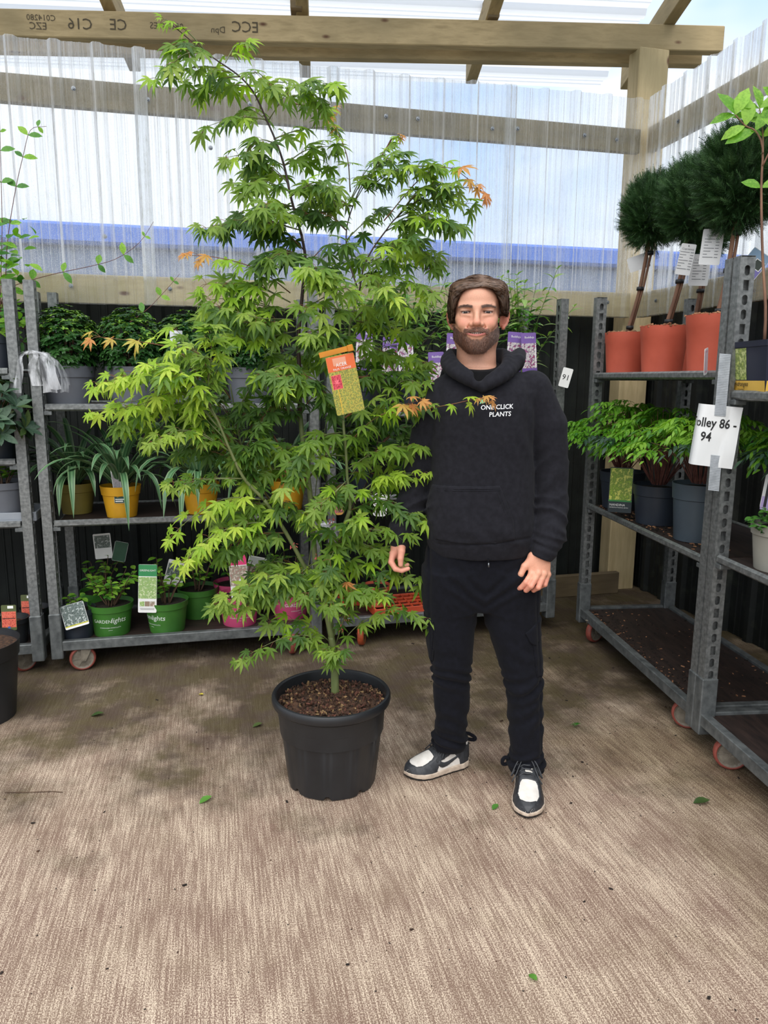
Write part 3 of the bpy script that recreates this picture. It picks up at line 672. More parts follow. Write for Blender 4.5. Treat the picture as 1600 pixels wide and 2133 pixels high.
 ('g',1,0,[(-0.158,-0.05,0.931),(-0.251,-0.1,0.916),(-0.361,-0.13,0.88)]),
 ('g',1,0,[(-0.214,-0.1,1.042),(-0.307,-0.05,1.016),(-0.419,0.0,0.989)]),
 ('g',1,0,[(-0.095,-0.02,0.775),(-0.218,-0.12,0.776),(-0.383,-0.17,0.713)]),
 ('g',1,0,[(-0.087,-0.02,0.766),(-0.171,-0.1,0.753),(-0.284,-0.13,0.701)]),
 ('g',1,0,[(-0.064,0.0,0.698),(-0.157,0.05,0.728),(-0.249,0.08,0.757)]),
 ('g',0.8,0,[(-0.095,-0.02,0.781),(-0.204,0.02,0.791),(-0.299,0.05,0.719)]),
 ('g',0.9,0,[(-0.022,0.0,0.515),(-0.114,-0.03,0.589),(-0.222,-0.06,0.608)]),
 ('g',0.85,0,[(-0.014,0.0,0.422),(-0.07,-0.05,0.533),(-0.175,-0.1,0.551),(-0.313,-0.14,0.504)]),
 ('g',0.8,3,[(-0.006,0.0,0.459),(-0.014,-0.04,0.493),(-0.031,-0.08,0.514)]),
 ('g',0.8,3,[(-0.003,0.0,0.44),(0.008,-0.05,0.488),(0.022,-0.1,0.517)]),
 ('g',0.7,2,[(-0.003,0.0,0.412),(-0.009,-0.06,0.459),(-0.01,-0.09,0.482)]),
 ('g',0.9,0,[(0.008,0.0,0.487),(0.094,-0.03,0.581),(0.215,-0.06,0.646),(0.325,-0.08,0.627)]),
 ('g',0.8,0,[(-0.006,0.0,0.524),(0.048,0.03,0.625),(0.127,0.05,0.684)]),
 ('g',0.8,0,[(0.005,0.0,0.506),(0.078,-0.05,0.705),(0.18,-0.08,0.714)]),
 ('g',1,0,[(0.018,0.0,0.897),(0.01,-0.1,0.875),(-0.017,-0.14,0.825)]),
 ('g',1,0,[(0.018,0.0,0.886),(-0.005,-0.08,0.801),(-0.071,-0.1,0.737)]),
 ('g',1,0,[(-0.013,0.03,0.753),(0.012,-0.08,0.757),(-0.003,-0.12,0.708)]),
 ('o',0.9,2,[(0.005,0.03,0.771),(0.03,-0.04,0.772),(0.048,-0.06,0.757)]),
 ('g',1,0,[(-0.013,0.02,0.719),(0.044,-0.06,0.725),(0.096,-0.08,0.723)]),
 ('g',1,0,[(0.036,-0.02,0.946),(0.129,-0.05,0.932),(0.254,-0.08,0.939)]),
 ('g',1,0,[(0.028,0.0,0.921),(0.129,-0.03,0.867),(0.222,-0.05,0.846)]),
 ('g',1,0,[(0.005,0.02,0.81),(0.111,-0.02,0.794),(0.291,-0.04,0.765)]),
 ('g',1,0,[(0.059,-0.03,1.009),(0.179,-0.04,1.037),(0.313,-0.06,0.995)]),
 ('y',0.9,0,[(0.069,-0.03,1.048),(0.178,-0.05,1.119),(0.31,-0.07,1.148)]),
 ('g',1,0,[(0.048,-0.03,1.151),(0.162,-0.05,1.211),(0.292,-0.07,1.238)]),
 ('g',1,0,[(0.053,-0.03,1.116),(0.109,0.05,1.157),(0.231,0.08,1.146)]),
 ('d',1,0,[(0.143,0.1,1.204),(0.23,0.1,1.275),(0.334,0.1,1.292)]),
 ('d',1,0,[(0.152,0.1,1.239),(0.248,0.12,1.203),(0.33,0.14,1.13)]),
 ('d',1,0,[(0.126,0.08,1.128),(0.214,0.1,1.081),(0.267,0.1,1.028)]),
 ('o',0.95,0,[(0.045,-0.03,1.233),(0.145,-0.1,1.32),(0.287,-0.14,1.394)]),
 ('g',1,0,[(0.078,-0.02,1.332),(0.161,-0.04,1.382),(0.291,-0.06,1.367)]),
 ('o',0.68,6,[(0.177,-0.05,1.35),(0.304,-0.13,1.358),(0.392,-0.2,1.373),(0.458,-0.225,1.393),(0.496,-0.24,1.407)]),
 ('g',1,0,[(0.177,0.05,1.396),(0.243,0.0,1.447),(0.308,-0.02,1.447)]),
 ('g',1,0,[(0.036,-0.02,1.282),(-0.048,-0.1,1.255),(-0.11,-0.13,1.194)]),
 ('g',1,0,[(0.045,-0.03,1.2),(-0.049,-0.1,1.191),(-0.158,-0.14,1.114)]),
 ('g',1,0,[(0.051,-0.03,1.116),(-0.001,-0.1,1.059),(-0.081,-0.13,1.015)]),
 ('g',1,0,[(-0.077,0.02,0.934),(-0.156,-0.05,1.025),(-0.218,-0.08,1.021)]),
 ('g',1,0,[(-0.081,0.02,0.899),(0.014,-0.1,0.942),(0.082,-0.13,0.999)]),
 ('g',1,0,[(-0.07,0.01,0.812),(-0.14,-0.08,0.765),(-0.255,-0.1,0.744)]),
 ('d',1,0,[(-0.096,0.03,1.107),(-0.012,0.06,1.208),(0.074,0.08,1.275)]),
 ('d',1,0,[(-0.118,0.03,1.345),(-0.056,0.0,1.396),(-0.005,-0.02,1.364)]),
 ('d',1,0,[(-0.118,0.03,1.328),(-0.189,0.0,1.363),(-0.237,-0.02,1.33)]),
 ('g',1,0,[(-0.118,0.03,1.461),(-0.156,-0.1,1.492),(-0.229,-0.14,1.476)]),
 ('g',1,0,[(-0.118,0.02,1.575),(-0.048,-0.06,1.603),(0.001,-0.08,1.54)]),
 ('d',1,0,[(-0.096,0.03,1.124),(-0.172,0.1,1.203),(-0.246,0.13,1.217)]),
 ('d',1,0,[(0.037,-0.02,1.328),(0.109,0.06,1.362),(0.177,0.08,1.327)]),
 ('d',1,0,[(-0.079,0.02,1.004),(-0.014,0.08,1.083),(0.037,0.1,1.027)]),
 ('g',1,0,[(0.0,0.17,1.444),(0.088,0.18,1.514),(0.176,0.18,1.584)]),
 ('g',1,0,[(-0.018,0.17,1.409),(-0.106,0.18,1.479),(-0.196,0.2,1.565)]),
]
def smooth_path(p, n):
    """Catmull-Rom resample"""
    p = np.asarray(p, float)
    if len(p) == 2: return p[0] + (p[1] - p[0]) * np.linspace(0, 1, n)[:, None]
    q = np.vstack([2 * p[0] - p[1], p, 2 * p[-1] - p[-2]]); out_ = []
    for t in np.linspace(0, len(p) - 1 - 1e-9, n):
        i = int(t); u = t - i; a, b_, c, d = q[i:i + 4]
        out_.append(0.5 * (2 * b_ + (c - a) * u + (2 * a - 5 * b_ + 4 * c - d) * u * u + (3 * b_ - a - 3 * c + d) * u ** 3))
    return np.array(out_)
def palmate(lobes, seed):
    r_ = random.Random(seed); V = [(0, 0, 0)]; f = []
    droop = 0.20 + 0.12 * r_.random(); fold = 0.05
    def P(a, rr, wv, z): 
        x = rr * math.sin(a) + wv * math.cos(a); y = rr * math.cos(a) - wv * math.sin(a)
        return (x, y, z - droop * (rr ** 2))
    n_ = len(lobes)
    for i, (a, L) in enumerate(lobes):
        a = R(a + r_.uniform(-4, 4)); wv = 0.118 * (0.55 + 0.45 * L) * r_.uniform(0.9, 1.1); s0 = len(V)
        V += [P(a, 0.22 * L, -0.075, 0), P(a, 0.22 * L, 0.075, 0), P(a, 0.50 * L, -wv, 0), P(a, 0.50 * L, wv, 0), P(a, 0.50 * L, 0, -fold), P(a, 0.78 * L, -wv * 0.5, -0.01), P(a, 0.78 * L, wv * 0.5, -0.01), P(a, 0.78 * L, 0, -fold * 0.7), P(a, L * 1.02, 0, -0.06)]
        b_ = s0
        f += [(0, b_, b_ + 4), (0, b_ + 4, b_ + 1), (b_, b_ + 2, b_ + 4), (b_ + 1, b_ + 4, b_ + 3), (b_ + 2, b_ + 5, b_ + 7, b_ + 4), (b_ + 3, b_ + 4, b_ + 7, b_ + 6), (b_ + 5, b_ + 8, b_ + 7), (b_ + 6, b_ + 7, b_ + 8)]
    return np.array(V), f
LOB5 = [(0, 1), (36, .9), (-36, .9), (76, .62), (-76, .62)]
LOB7 = LOB5 + [(118, .3), (-118, .3)]
PALM = [palmate(LOB7, 1), palmate(LOB5, 2), palmate(LOB7, 3), palmate(LOB5, 4)]
def lookframe(fwd, nrm):
    fwd = np.asarray(fwd, float); fwd /= np.linalg.norm(fwd); x = np.cross(fwd, nrm); x /= (np.linalg.norm(x) + 1e-9); z = np.cross(x, fwd)
    M = np.eye(4); M[:3, 0] = x; M[:3, 1] = fwd; M[:3, 2] = z; return M
def place_leaves(parent, recs, protos, mats, n_parts, cam_dir=(0, -1, 0), name='leaf'):
    """recs: (M 4x4 incl. scale, proto index, material index, rank). The n_parts of best rank become parts, the rest one stuff part"""
    order = sorted(range(len(recs)), key=lambda i: recs[i][3])
    cache = {}
    for i in order[:n_parts]:
        M, pi, mi, _ = recs[i]
        if (pi, mi) not in cache:
            mb = MB(); mb.add(*protos[pi]); me = mb.mesh(name, True); me.materials.append(mats[mi]); cache[(pi, mi)] = me
        link(name, cache[(pi, mi)], parent, M)
    if len(order) > n_parts:
        mb = MB()
        for i in order[n_parts:]:
            M, pi, mi, _ = recs[i]; v, f = protos[pi]; mb.add(xf(M, v), f, mi)
        o = mb.build('foliage', mats, parent, True); o['kind'] = 'stuff'

L_G = leafmat('maple_leaf_green', srgb(100, 134, 44), srgb(158, 180, 78), 0.42)
L_Y = leafmat('maple_leaf_lime', srgb(142, 180, 48), srgb(192, 210, 84), 0.44)
L_D = leafmat('maple_leaf_deep', srgb(66, 100, 38), srgb(106, 140, 56), 0.38)
L_O = leafmat('maple_leaf_young', srgb(206, 140, 84), srgb(188, 178, 84), 0.40)
MT['bark_green'] = simple('green_maple_bark', srgb(92, 104, 58), srgb(122, 130, 84), 18, 0.6, stretch=(1, 1, 0.3))
MT['bark_dark'] = simple('dark_maple_bark', srgb(44, 28, 30), srgb(66, 46, 40), 18, 0.55)
MT['petiole'] = simple('red_petiole', srgb(124, 62, 44), srgb(98, 84, 44), 14, 0.55)
acer = thing('potted_maple', 'tall green Japanese maple in a big black plastic pot beside the man', 'potted tree', (0.3790, 2.4814, 0), -YAW)
TO = np.array((0.010, 0.052, 0.0))     # trunk base relative to the pot centre
pot = MB()
prof = [(0.10, 0.012), (0.152, 0.012), (0.156, 0.0), (0.161, 0.004), (0.1865, 0.245), (0.187, 0.247), (0.1925, 0.252), (0.198, 0.298), (0.2075, 0.306), (0.2135, 0.310), (0.2165, 0.320), (0.2165, 0.333), (0.212, 0.341), (0.205, 0.342), (0.200, 0.338), (0.197, 0.325), (0.188, 0.20), (0.10, 0.18)]
pot.lathe(prof, 96)
v = pot.v[0]; rad = np.hypot(v[:, 0], v[:, 1]); a = np.arctan2(v[:, 1], v[:, 0])
panel = np.where((np.cos(a * 12) > 0.55), 0.0022, 0.0) * ((v[:, 2] > 0.003) & (v[:, 2] < 0.2455) & (rad > 0.155))
v[:, 0] *= 1 + panel / np.maximum(rad, 1e-6); v[:, 1] *= 1 + panel / np.maximum(rad, 1e-6)
notch = (v[:, 2] < 0.006) & (np.cos(a * 8 + 0.3) > 0.86); v[notch, 2] += 0.014
pot.build('pot', MT['black_plastic'], acer, True, sharp=35)
so = MB(); so.disc(0.196, 0.300, 64, bumpy=0.006, rings=18)
v = so.v[0]; rr = np.hypot(v[:, 0], v[:, 1]); v[:, 2] += 0.014 * np.clip(1 - rr / 0.15, 0, 1) + 0.006 * np.sin(v[:, 0] * 60) * np.sin(v[:, 1] * 47)
so.build('soil', MT['soil'], acer, True)
ch = MB()
for i in range(900):
    r_ = 0.19 * math.sqrt(random.random()); t_ = random.random() * 6.283; s_ = random.uniform(0.003, 0.008)
    M_ = Matrix.Translation((r_ * math.cos(t_), r_ * math.sin(t_), 0.307 + 0.012 * max(0, 1 - r_ / 0.15))) @ Euler((random.random() * 6, random.random() * 6, random.random() * 6)).to_matrix().to_4x4()
    ch.box(-s_, s_, -s_ * .5, s_ * .5, -s_ * .3, s_ * .3, random.choice((0, 0, 0, 0, 1, 1, 2)), np.array(M_))
MT['perlite'] = simple('pale_grit', srgb(150, 122, 84), srgb(120, 94, 62), 30, 0.9)
o = ch.build('soil_crumbs', [MT['soil'], simple('red_bark_crumb', srgb(96, 58, 44), srgb(70, 44, 34), 30, 0.9), MT['perlite']], acer); o['kind'] = 'stuff'
for i, (r0, r1, p) in enumerate(ACER_STEMS):
    q = smooth_path(p, len(p) * 4) + TO; mb = MB(); rads = np.linspace(r0, r1, len(q))
    if i == 0: rads = rads * (1 + 0.10 * np.exp(-((q[:, 2] - 0.42) / 0.01) ** 2)); rads[0] *= 1.15; q[0, 2] -= 0.02
    mb.tube(q, rads, 10 if i < 9 else 6)
    if i == 0:
        tr_ = mb.build('trunk', MT['bark_green'], acer, True)
    else:
        dark = i in (2, 3, 9, 10, 11)
        mb.build('branch', MT['bark_dark'] if dark else MT['bark_green'], acer, True)
_r = random.Random(77); _extra = []
for h, sz, n_, p in ACER_SPRAYS:
    if h == 'o' or n_ or p[0][2] < 0.62 or p[0][2] > 2.25: continue
    for q in range(1 if p[0][2] > 1.95 else 2):
        if _r.random() < (0.34 if p[-1][0] > -0.05 else 0.62):
            off = np.array((_r.uniform(-.04, .04), _r.uniform(-.10, .16), _r.uniform(-.05, .04))); e_ = [tuple(np.array(p[0]))] + [tuple(np.array(v) + off * (k + 1) / len(p)) for k, v in enumerate(p[1:])]
            e_[-1] = tuple(np.array(e_[-2]) + (np.array(e_[-1]) - np.array(e_[-2])) * _r.uniform(.55, .9)); _extra.append((_r.choice('gdd') if h == 'd' else _r.choice('ggd' if h == 'g' else 'ggy'), sz * .95, 0, e_))
ACER_SPRAYS = ACER_SPRAYS + _extra
tw = MB(); recs = []; HUE = {'g': 0, 'y': 1, 'd': 2, 'o': 3}
rl = random.Random(11)
for h, sz, n_, p in ACER_SPRAYS:
    p = np.array(p) + TO; L = np.linalg.norm(np.diff(p, axis=0), axis=1).sum()
    nn = n_ or max(4, int(round(L / 0.037)))
    path = smooth_path(p, max(6, nn * 2)); path[:, 2] += 0.012 * np.sin(np.linspace(0, math.pi, len(path)))
    tw.tube(path, np.linspace(0.0022, 0.0008, len(path)), 4, 0 if h in 'od' else 1)
    ts = np.linspace(0.16, 1.0, nn)
    for k, t in enumerate(ts):
        i = min(len(path) - 2, int(t * (len(path) - 1))); c = path[i] + (path[i + 1] - path[i]) * (t * (len(path) - 1) - i); d = path[i + 1] - path[i]; d /= np.linalg.norm(d)
        last = k == nn - 1
        sides = (-1, 1, 0) if last else (-1, 1)
        for sd in sides:
            if not last and rl.random() < 0.10: continue
            side = np.cross(d, (0, 0, 1)); side /= (np.linalg.norm(side) + 1e-6)
            if k % 2: side = side * 0.5 + np.array((0, 0, 0.75)) * (1 if d[2] < .7 else 0.3)
            out_ = d * rl.uniform(0.35, 0.9) + side * sd * rl.uniform(0.6, 1.0) + np.array((rl.uniform(-.25, .25), rl.uniform(-.45, .15), rl.uniform(-.35, .15)))
            out_ /= np.linalg.norm(out_)
            pl = rl.uniform(0.012, 0.034) * sz
            base = c + out_ * pl
            fwd = out_ + np.array((0, -0.12, -0.55 - 0.35 * rl.random())); 
            nrm = np.array((rl.uniform(-.5, .5), -0.55 + rl.uniform(-.4, .3), 0.85))
            young = t > 0.8
            size = sz * rl.uniform(0.048, 0.070) * (0.72 if (young and h in 'oy') else 1.0) * (0.85 if last and sd == 0 else 1)
            mi = HUE[h]
            if h == 'o': mi = 3 if t > 0.72 else (1 if t > 0.45 else 0)
            elif h == 'y': mi = 1 if (t > 0.35 or rl.random() < .5) else 0
            elif h == 'g': mi = 1 if rl.random() < 0.13 else (2 if rl.random() < 0.2 else 0)
            M = lookframe(fwd, nrm); M[:3, :3] *= size; M[:3, 3] = base
            recs.append((M, rl.randrange(4), mi, base[1] - size * 4))
            tw.tube([c, (c + base) / 2 + np.array((0, 0, 0.003)), base], 0.0008, 3, 0, False)
o = tw.build('twigs', [MT['petiole'], MT['bark_green']], acer, True); o['kind'] = 'stuff'
place_leaves(acer, recs, PALM, [L_G, L_Y, L_D, L_O], 300)
# small red seed clusters hanging near the base
MT['seed'] = simple('red_seed', srgb(176, 70, 74), srgb(150, 90, 70), 20, 0.5)
sd_ = MB()
for c in ((-0.01, 0.0, 0.46), (0.03, -0.05, 0.58), (0.045, -0.04, 0.62), (-0.055, -0.1, 0.86), (-0.13, -0.12, 0.9), (0.0, -0.1, 0.98), (-0.16, -0.1, 1.15)):
    for k in range(7):
        M_ = Matrix.Translation(Vector(c) + Vector((rl.uniform(-.012, .012), rl.uniform(-.01, .01), rl.uniform(-.012, .012))) + Vector(TO)) @ Euler((rl.random() * 6, rl.random() * 6, rl.random() * 6)).to_matrix().to_4x4() @ Matrix.Diagonal((.012, .004, .002, 1))
        sd_.lathe([(0, -.5), (.4, -.3), (.5, 0), (.4, .3), (0, .5)], 6, M=np.array(M_))
o = sd_.build('seed_clusters', MT['seed'], acer, True); o['kind'] = 'stuff'

# ---- hanging plant labels: a card with printed panels; built in its own plane (x right, z up, printed side towards -y)
def card_shape(w_, h_, t_=0.0012, r_=0.006, n=4):
    pts = []
    for cx, cz, a0 in ((w_ / 2 - r_, h_ / 2 - r_, 0), (-w_ / 2 + r_, h_ / 2 - r_, 90), (-w_ / 2 + r_, -h_ / 2 + r_, 180), (w_ / 2 - r_, -h_ / 2 + r_, 270)):
        for k in range(n + 1):
            a_ = R(a0 + 90 * k / n); pts.append((cx + r_ * math.cos(a_), cz + r_ * math.sin(a_)))
    return pts
def plate(mb, pts, y0, y1, mi=0):
    k = len(pts); V = [(x, y0, z) for x, z in pts] + [(x, y1, z) for x, z in pts]
    mb.add(V, [tuple(range(k)), tuple(range(2 * k - 1, k - 1, -1))] + [(i, k + i, k + (i + 1) % k, (i + 1) % k) for i in range(k)], mi)
def photo_mat(name, cols, scale=60, detail=4):
    """printed photograph: soft mottled patchwork of its colours"""
    if name in MT: return MT[name]
    mt, n, b = newmat(name); f = noise(n, scale * 0.55, 6, 'Object', None, 0.75)
    k = len(cols); st_l = [(0.30 + 0.40 * i / (k - 1), cols[i]) for i in range(k)]
    lk(n, ramp(n, f, st_l), b.inputs['Base Color']); b.inputs['Roughness'].default_value = 0.35; MT[name] = mt; return mt
def label_card(name, label, cat, loc, rot, w_, h_, base, panels=(), texts=(), group=None, r_=0.006, parent=None):
    """panels: (x0,x1,z0,z1,material) ; texts: (string, x, z, size, material) in card coordinates"""
    mb = MB(); plate(mb, card_shape(w_, h_, r_=r_), 0.0006, -0.0006)
    o = mb.build(name, base)
    o.location = loc; o.rotation_euler = rot
    if label: tag(o, label, cat, group)
    if parent is not None: o.parent = parent
    for k, (x0, x1, z0, z1, mt_) in enumerate(panels):
        p_ = MB(); y = -0.0009 - 0.0001 * k
        if isinstance(x1, str):   # disc
            p_.add([(x0 + z0 * math.cos(q), y, z1 + z0 * math.sin(q)) for q in np.arange(20) * 0.31416], [tuple(range(20))])
        else: p_.add([(x0, y, z0), (x1, y, z0), (x1, y, z1), (x0, y, z1)], [(0, 1, 2, 3)])
        p_.build('print', mt_, o)
    for (s_, x, z, size, mt_) in texts:
        v, f = text_mb(s_, size); p_ = MB(); p_.add(np.stack([v[:, 0] + x, np.full(len(v), -0.0018), v[:, 1] + z], 1), f); p_.build('print', mt_, o)
    return o
WHITE = flat(240, 240, 238)
ph_acer = photo_mat('print_gold_maple', [srgb(96, 116, 40), srgb(150, 160, 60), srgb(200, 180, 80), srgb(70, 90, 44), srgb(176, 190, 90), srgb(120, 140, 50)], 260)
ph_red = photo_mat('print_red_maple', [srgb(200, 50, 70), srgb(226, 84, 100), srgb(160, 36, 52), srgb(110, 30, 40)], 320)
lp = Vector((0.3790, 2.4814, 0)) + Matrix.Rotation(-YAW, 3, 'Z') @ Vector((0.063, -0.135, 1.447))
lab = label_card('plant_label', 'large maple label with orange top and red inset photo hanging in the maple', 'label', lp, (0, R(-14.5), -YAW + R(8)), 0.108, 0.196, ph_acer,
    [(-0.053, 0.053, 0.047, 0.096, flat(226, 110, 60)), (-0.03, 0.02, 0.065, 0.09, flat(228, 160, 130)), (-0.048, -0.010, -0.012, 0.036, flat(236, 140, 100)), (-0.0465, -0.0115, -0.0105, 0.0345, ph_red), (-0.0315, -0.0285, -0.094, -0.012, flat(226, 186, 70))],
    [('ACER', 0.0, 0.066, 0.017, WHITE), ('PALM. \'ORANGE', 0.0, 0.053, 0.0095, WHITE)])
lab.scale = (0.88, 1, 0.95); lab.rotation_euler = (0, R(-12), -YAW + R(20))
star = PALM[0]; p_ = MB(); p_.add(np.stack([star[0][:, 0] * 0.017 - 0.029, np.full(len(star[0]), -0.0016), star[0][:, 1] * 0.017 + 0.008], 1), star[1]); p_.build('print', flat(250, 120, 130), lab)
MT['orange_band'] = simple('orange_tape', srgb(206, 136, 20), srgb(182, 110, 16), 9, 0.4)
bn = MB(); bn.rbox(-0.055, 0.055, -0.001, 0.001, -0.0085, 0.0085, 0.0004); bn.rbox(0.037, 0.056, -0.006, 0.006, -0.011, 0.010, 0.002)
o = tag(bn.build('label_strap', MT['orange_band']), 'short orange plastic strap holding the maple label to its branch', 'strap')
o.location = Vector((0.3790, 2.4814, 0)) + Matrix.Rotation(-YAW, 3, 'Z') @ Vector((0.034, -0.132, 1.549)); o.rotation_euler = (0, R(-14), -YAW)
# ================================================================ the man: surfaces grown from signed distance fields
class Grid:
    def __init__(s, xs, ys, zs):
        s.x, s.y, s.z = (np.asarray(a, np.float32) for a in (xs, ys, zs))
        s.d = np.full((len(s.x), len(s.y), len(s.z)), 0.5, np.float32)
    def add(s, fn, lo, hi, k=0.0, op='u'):
        sl = tuple(slice(max(0, int(np.searchsorted(a, l)) - 1), min(len(a), int(np.searchsorted(a, h)) + 1)) for a, l, h in zip((s.x, s.y, s.z), lo, hi))
        X = s.x[sl[0]][:, None, None]; Y = s.y[sl[1]][None, :, None]; Z = s.z[sl[2]][None, None, :]
        v = fn(X, Y, Z); d = s.d[sl]
        if op == 'u':
            o = np.minimum(d, v)
            if k: h = np.maximum(k - np.abs(d - v), 0) / k; o = o - h * h * k * 0.25
        elif op == 's':
            o = np.maximum(d, -v)
            if k: h = np.maximum(k - np.abs(d + v), 0) / k; o = o + h * h * k * 0.25
        elif op == 'i':
            o = np.maximum(d, v)
        else: o = d + v
        s.d[sl] = o
    def cap(s, a, b_, ra, rb, k=0.0, op='u'):
        a = np.asarray(a, float); b_ = np.asarray(b_, float); ba = b_ - a; L2 = ba @ ba; r = max(ra, rb) + k + 0.02
        def fn(X, Y, Z):
            h = np.clip(((X - a[0]) * ba[0] + (Y - a[1]) * ba[1] + (Z - a[2]) * ba[2]) / L2, 0, 1)
            return np.sqrt((X - a[0] - ba[0] * h) ** 2 + (Y - a[1] - ba[1] * h) ** 2 + (Z - a[2] - ba[2] * h) ** 2) - (ra + (rb - ra) * h)
        s.add(fn, np.minimum(a, b_) - r, np.maximum(a, b_) + r, k, op)
    def chain(s, pts, rad, k=0.0, kj=0.0):
        for i in range(len(pts) - 1): s.cap(pts[i], pts[i + 1], rad[i], rad[i + 1], k if i == 0 else kj)
    def ell(s, c, r, k=0.0, op='u', M=None):
        """M: 3x3 rotation (columns = local axes)"""
        c = np.asarray(c, float); r = np.asarray(r, float); q = max(r) + k + 0.02
        def fn(X, Y, Z):
            x, y, z = X - c[0], Y - c[1], Z - c[2]
            if M is not None: x, y, z = (M[0][i] * x + M[1][i] * y + M[2][i] * z for i in range(3))
            k0 = np.sqrt((x / r[0]) ** 2 + (y / r[1]) ** 2 + (z / r[2]) ** 2); k1 = np.sqrt((x / r[0] ** 2) ** 2 + (y / r[1] ** 2) ** 2 + (z / r[2] ** 2) ** 2) + 1e-6
            return k0 * (k0 - 1) / k1
        s.add(fn, c - q, c + q, k, op)
    def loft(s, rows, n=2.3, k=0.0, op='u', grow=0.0):
        """rows: (z, cx, a, cy, b) from low to high"""
        T = np.array(sorted(rows), float)
        def fn(X, Y, Z):
            f = lambda i: np.interp(Z, T[:, 0], T[:, i]).astype(np.float32)
            cx, a, cy, b_ = f(1), f(2) + grow, f(3), f(4) + grow
            q = ((np.abs(X - cx) / a) ** n + (np.abs(Y - cy) / b_) ** n + 1e-9) ** (1.0 / n)
            d = (q - 1) * np.minimum(a, b_)
            return np.maximum(d, np.maximum(Z - T[-1, 0], T[0, 0] - Z))
        m_ = 0.03 + k + grow
        s.add(fn, ((T[:, 1] - T[:, 2]).min() - m_, (T[:, 3] - T[:, 4]).min() - m_, T[0, 0] - 0.02 - k), ((T[:, 1] + T[:, 2]).max() + m_, (T[:, 3] + T[:, 4]).max() + m_, T[-1, 0] + 0.02 + k), k, op)
    def mesh(s, relax=1):
        d = s.d; nx, ny, nz = d.shape; neg = d < 0
        c = neg[:-1, :-1, :-1].astype(np.int8)
        for i, j, k in ((1, 0, 0), (0, 1, 0), (0, 0, 1), (1, 1, 0), (1, 0, 1), (0, 1, 1), (1, 1, 1)):
            c = c + neg[i:nx - 1 + i, j:ny - 1 + j, k:nz - 1 + k]
        act = np.argwhere((c > 0) & (c < 8)); n = len(act)
        idx = np.full((nx - 1, ny - 1, nz - 1), -1, np.int64); idx[act[:, 0], act[:, 1], act[:, 2]] = np.arange(n)
        acc = np.zeros((n, 3)); cnt = np.zeros(n); ax = (s.x, s.y, s.z)
        for a in range(3):
            for p in (0, 1):
                for q in (0, 1):
                    o0 = np.zeros(3, int); b_, e = [i for i in range(3) if i != a]; o0[b_] = p; o0[e] = q; o1 = o0.copy(); o1[a] = 1
                    i0 = act + o0; i1 = act + o1
                    d0 = d[i0[:, 0], i0[:, 1], i0[:, 2]]; d1 = d[i1[:, 0], i1[:, 1], i1[:, 2]]
                    m_ = (d0 < 0) != (d1 < 0); t = np.where(m_, d0 / np.where(m_, d0 - d1, 1), 0)
                    P = np.stack([ax[i][i0[:, i]] for i in range(3)], 1).astype(float); P1 = np.stack([ax[i][i1[:, i]] for i in range(3)], 1)
                    P = P + (P1 - P) * t[:, None]; acc[m_] += P[m_]; cnt[m_] += 1
        V = acc / cnt[:, None]; F = []
        for a in range(3):
            b_, e = (a + 1) % 3, (a + 2) % 3
            s0 = [slice(None)] * 3; s1 = [slice(None)] * 3; s0[a] = slice(0, -1); s1[a] = slice(1, None)
            ch = neg[tuple(s0)] != neg[tuple(s1)]; e_ = np.argwhere(ch)
            e_ = e_[(e_[:, b_] > 0) & (e_[:, e] > 0) & (e_[:, b_] < d.shape[b_] - 1) & (e_[:, e] < d.shape[e] - 1)]
            first = neg[e_[:, 0], e_[:, 1], e_[:, 2]]; Q = []
            for p, q in ((1, 1), (0, 1), (0, 0), (1, 0)):
                c_ = e_.copy(); c_[:, b_] -= p; c_[:, e] -= q; Q.append(idx[c_[:, 0], c_[:, 1], c_[:, 2]])
            Q = np.stack(Q, 1); Q[~first] = Q[~first][:, ::-1]; F.append(Q)
        F = np.vstack(F); F = F[(F >= 0).all(1)]
        for _ in range(relax):
            A = np.zeros_like(V); w_ = np.zeros(len(V))
            for i in range(4):
                j = (i + 1) % 4
                np.add.at(A, F[:, i], V[F[:, j]]); np.add.at(A, F[:, j], V[F[:, i]]); np.add.at(w_, F[:, i], 1); np.add.at(w_, F[:, j], 1)
            V = V * 0.5 + 0.5 * A / np.maximum(w_, 1)[:, None]
        return V, F
def quadmesh(name, V, F, mats, parent, colors=None, mi=None):
    me = bpy.data.meshes.new(name); n = len(F)
    me.vertices.add(len(V)); me.vertices.foreach_set('co', V.astype(np.float32).ravel())
    me.loops.add(4 * n); me.loops.foreach_set('vertex_index', F.astype(np.int32).ravel())
    me.polygons.add(n); me.polygons.foreach_set('loop_start', np.arange(0, 4 * n, 4, dtype=np.int32))
    me.polygons.foreach_set('use_smooth', np.ones(n, bool))
    if mi is not None: me.polygons.foreach_set('material_index', mi.astype(np.int32))
    me.update(calc_edges=True)
    if colors is not None:
        ca = me.color_attributes.new('tint', 'FLOAT_COLOR', 'POINT'); ca.data.foreach_set('color', np.hstack([colors, np.ones((len(V), 1))]).astype(np.float32).ravel())
    for q in mats: me.materials.append(q)
    return link(name, me, parent)
def vnormals(V, F):
    fn_ = np.cross(V[F[:, 2]] - V[F[:, 0]], V[F[:, 3]] - V[F[:, 1]]); N = np.zeros_like(V)
    for i in range(4): np.add.at(N, F[:, i], fn_)
    return N / (np.linalg.norm(N, axis=1)[:, None] + 1e-12)
